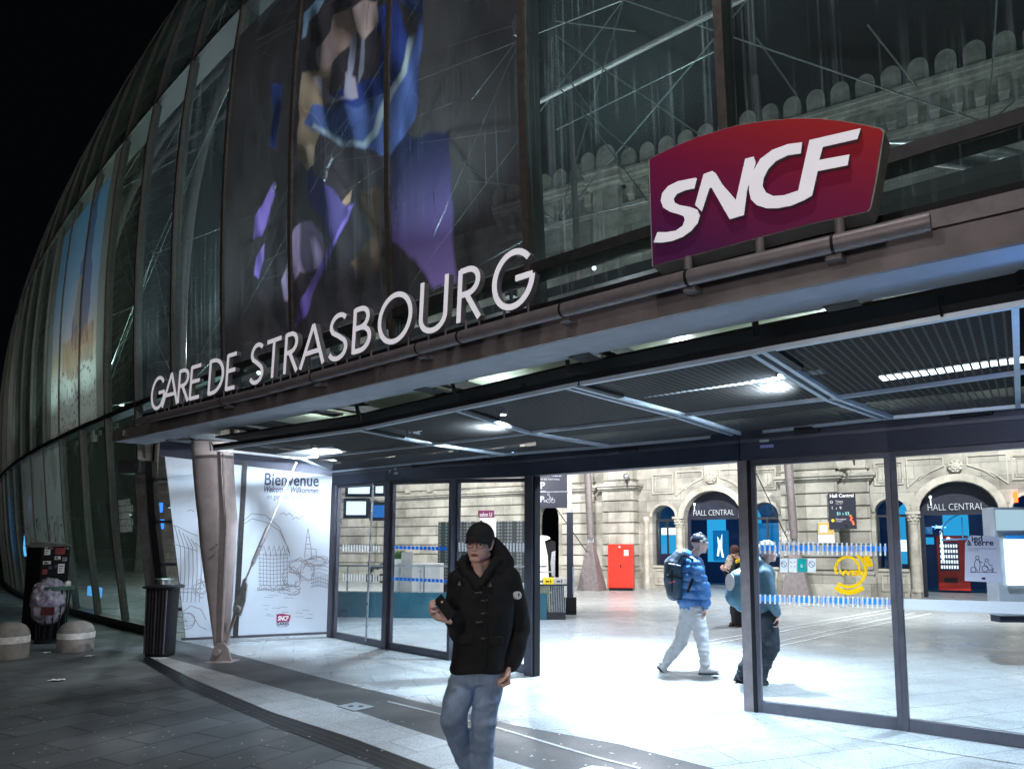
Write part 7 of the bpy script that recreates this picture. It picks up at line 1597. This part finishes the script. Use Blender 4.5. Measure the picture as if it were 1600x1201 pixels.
for k in range(12): mb.sphere((cx + random.uniform(-.2, .2), Yb - .12 + random.uniform(-.1, .15), zr + .02 + random.uniform(0, .05)), random.uniform(.03, .06), 7, 5)
fuse(mb, 'rubbish', pm('crumpled_paper', (.55, .54, .52), .8, 0, .4, 20), ob, .012, 1, .02, 20)
mb = MB(); mb.boxv((cx + .06, Yb - .345, zr - .42), (.20, .02, 0), (0, .02, 0), up(.13)); build(mb, 'red_packet', pm('red_packet', (.09, .02, .02), .5, 0, .3, 20), ob)
# black box with stickers on the wall side
xb0, xb1 = P_(37, 900, .45).x, P_(107, 900, .45).x; zb0, zb1 = P_(80, 915, .45).z, P_(80, 853, .45).z
bxo = thing('sticker_covered_box', Vector(((xb0 + xb1) / 2, Yb + .55, 0)), 'tall black box covered with small stickers under a sagging lid behind the litter bin', 'box')
A_ = P_(38, 915, .55); A_.z = 0; Bm = P_(60, 915, .3); Bm.z = 0; Cc = P_(106, 915, .42); Cc.z = 0; DD = P_(104, 915, .95); DD.z = 0; A2 = P_(42, 915, 1.); A2.z = 0
mb = MB(); mb.prism([Bm, Cc, DD, A2, A_], up(zb1)); build(mb, 'body', M['black'], bxo, bevel=.02)
mb = MB(); top = zb1 + .003; mb.hexa([Bm + up(top) + Vector((-.10, -.10, -.03)), Cc + up(top) + Vector((.05, -.06, 0)), DD + up(top) + Vector((.02, .05, 0)), A_ + up(top) + Vector((-.08, .0, 0)), Bm + up(top + .06) + Vector((.03, .1, 0)), Cc + up(top + .02) + Vector((.02, -.02, 0)), DD + up(top + .05) + Vector((0, -.05, 0)), A_ + up(top + .09) + Vector((.1, .05, 0))]); build(mb, 'lid', pm('grey_tarp', (.16, .16, .15), .6, 0, .3, 8), bxo, bevel=.02)
e = (Cc - Bm).normalized(); nf = Vector((e.y, -e.x, 0)); Lf = (Cc - Bm).length; SB = lambda f, z: Bm + e * Lf * f + up(z)
scol = [M['white'], pm('sticker_red', (.35, .05, .05), .5), M['white'], pm('sticker_grey', (.35, .35, .36), .5), M['white'], pm('sticker_blue', (.08, .10, .16), .5)]
for k, (f, z, w_, h_) in enumerate(((.12, .78, .2, .20), (.48, .80, .34, .16), (.48, .66, .2, .09), (.75, .62, .15, .1), (.10, .55, .26, .08), (.30, .42, .10, .08), (.62, .32, .22, .24), (.1, .30, .16, .12), (.15, .06, .22, .12), (.8, .92, .14, .06), (.2, .93, .2, .04), (.5, .45, .1, .08))):
    z0 = zb0 + (zb1 - zb0) * z; mb = MB(); mb.prism([SB(f, z0), SB(f + w_, z0 + .004), SB(f + w_, z0 + h_ * (zb1 - zb0)), SB(f, z0 + h_ * (zb1 - zb0))], nf * .003); st = build(mb, 'sticker', scol[k % 6], bxo)
    mb = MB(); 
    for j in range(3): mb.ribbon([SB(f + w_ * .15, z0 + h_ * (zb1 - zb0) * (.25 + .25 * j)) + nf * .0032, SB(f + w_ * (.5 + .15 * ((j + k) % 3)), z0 + h_ * (zb1 - zb0) * (.25 + .25 * j)) + nf * .0032], nf, .012, .001)
    build(mb, 'print', M['steel_dark'], st)
# litter and floor box
for px, py, w_, lb in ((88, 1063, .16, 'thin pale scrap of paper lying alone on the dark paving'), (141, 1025, .12, 'white scrap of paper on the paving right of the domed bollard'), (72, 1020, .09, 'crumpled white paper at the foot of the litter bin')):
    g = G(px, py); mb = MB(); rnd = random.Random(px); n_p = 5; vs = []
    for j in range(n_p):
        for i in range(n_p): vs.append(g + Vector(((i / 4 - .5) * w_, (j / 4 - .5) * .10, .006 + rnd.uniform(0, .014))))
    mb.add(vs, [(j * 5 + i, j * 5 + i + 1, (j + 1) * 5 + i + 1, (j + 1) * 5 + i) for j in range(4) for i in range(4)]); tag(build(mb, 'paper_scrap', M['white'], recalc=False), lb, 'litter', 'litter on the paving')
q = [G(*p, .006) for p in ((526, 1103), (556, 1097), (586, 1104), (553, 1111))]; mb = MB(); mb.prism(q, up(.006)); fb_ = build(mb, 'floor_box', pm('floor_plate', (.45, .50, .56), .4, .6, .1)); tag(fb_, 'pale metal cover plate with two round holes set in the dark stone band', 'floor box')
c = (q[0] + q[2]) / 2; d = (q[2] - q[0]).normalized()
for k in (-.05, .05): mb = MB(); mb.tube([c + d * k + up(.0061), c + d * k + up(.0075)], .028, 12); build(mb, 'hole', M['black'], fb_)
q = [G(*p, .006) for p in ((905, 1201), (925, 1196), (955, 1199), (968, 1206))]; mb = MB(); mb.prism(q, up(.005)); tag(build(mb, 'pale_cover', pm('pale_plate', (.45, .47, .48), .5, .2, .1)), 'pale stone cover plate at the bottom edge in the dark band', 'cover plate')
for (px, py) in ((1045, 1034), (1118, 1059)):
    g = G(px, py); mb = MB(); mb.sphere(g + up(.008), .02, 8, 5, sc=(1.6, 1, .5)); tag(build(mb, 'leaf_scrap', M['brown']), 'small brown leaf scrap on the bright hall floor %s' % ('left of the walking white shoe' if px < 1100 else 'near the foot of the door post'), 'litter')
# white lettering stuck on the lower glass beside the jamb
mb = MB()
for k, tx in enumerate(('VOUS ENTREZ', "DANS UN ESPACE", 'NON-FUMEUR', 'NOUS VOUS', 'REMERCIONS')):
    s, z = facpx(186 + .8 * k, 790 + 10.2 * k, -10.2, 2); T = ftan(s); U = (fac(s, z + .1) - fac(s, z - .1)).normalized(); addtext(mb, tx, .15, fac(s, z, .012), T, U, fnrm(s), .001, offset=.006, width=(.62, .70, .56, .64, .60)[k])
lt = build(mb, 'glass_lettering', M['wtext']); tag(lt, 'five lines of white capital lettering stuck on the lower glass beside the jamb', 'lettering')
# blue lit screens behind the lower glass
for px, py, w_, h_, lb, st in ((20, 822, .9, 1.9, 'tall narrow blue-white lit panel glowing at the far left end of the facade', 5), (118, 925, 1.1, .22, 'blue glowing panel low behind the dark glass near the litter bin', 2.0)):
    s, z = facpx(px, py, -30 if px < 50 else -13, 2); d = .35; c = inner(s, z, d); T = ftan(s); mb = MB(); mb.boxv(c - T * w_ / 2 - up(h_ / 2), T * w_, fnrm(s) * -.05, up(h_)); tag(build(mb, 'glowing_display', em('lit_blue_panel', (.12, .40, 1.), st)), lb, 'lit panel')
# stair and inner wall faintly lit behind the lower glass
st_ = thing('inner_staircase', inner(-12, 0, 3), 'lit staircase with treads and a pale rail behind the lower dark glass', 'staircase')
for k in range(9):
    p = inner(-10.2 - .1 * k, .16 + k * .17, 2.0 + .26 * k); T = ftan(-11); mb = MB(); mb.boxv(p - T * 1.0, T * 2.0, -fnrm(-11) * .30, up(.06)); build(mb, 'tread', M['paleroof'], st_)
mb = MB(); mb.tube([inner(-9.9, 1.0, 2.0), inner(-10.8, 2.6, 4.3)], .03, 8); mb.tube([inner(-9.9, .1, 2.0), inner(-9.9, 1.0, 2.0)], .02, 6); build(mb, 'hand_rail', M['alu'], st_)

# scattered specks and cigarette ends on the square
random.seed(31); mb = MB()
for k in range(300):
    px, py = random.uniform(0, 1100), random.uniform(1020, 1200); g = G(px, py); z = .011; a = random.uniform(0, 3.14); l = random.choice([.008, .010, .014, .03]); w_ = .005 if l > .02 else l * .8
    if g.y > 8.5 or (px > 700 and py < 1120): continue
    d = Vector((math.cos(a), math.sin(a), 0)); n = Vector((-d.y, d.x, 0)); mb.add([g + d * l + up(z), g + n * w_ + up(z), g - d * l + up(z), g - n * w_ + up(z)], [(0, 1, 2, 3)])
o = build(mb, 'litter_specks', pm('speck', (.55, .53, .50), .8, 0, .5, 3)); o['kind'] = 'stuff'; o['label'] = 'pale specks and cigarette ends scattered over the paving'; o['category'] = 'litter'
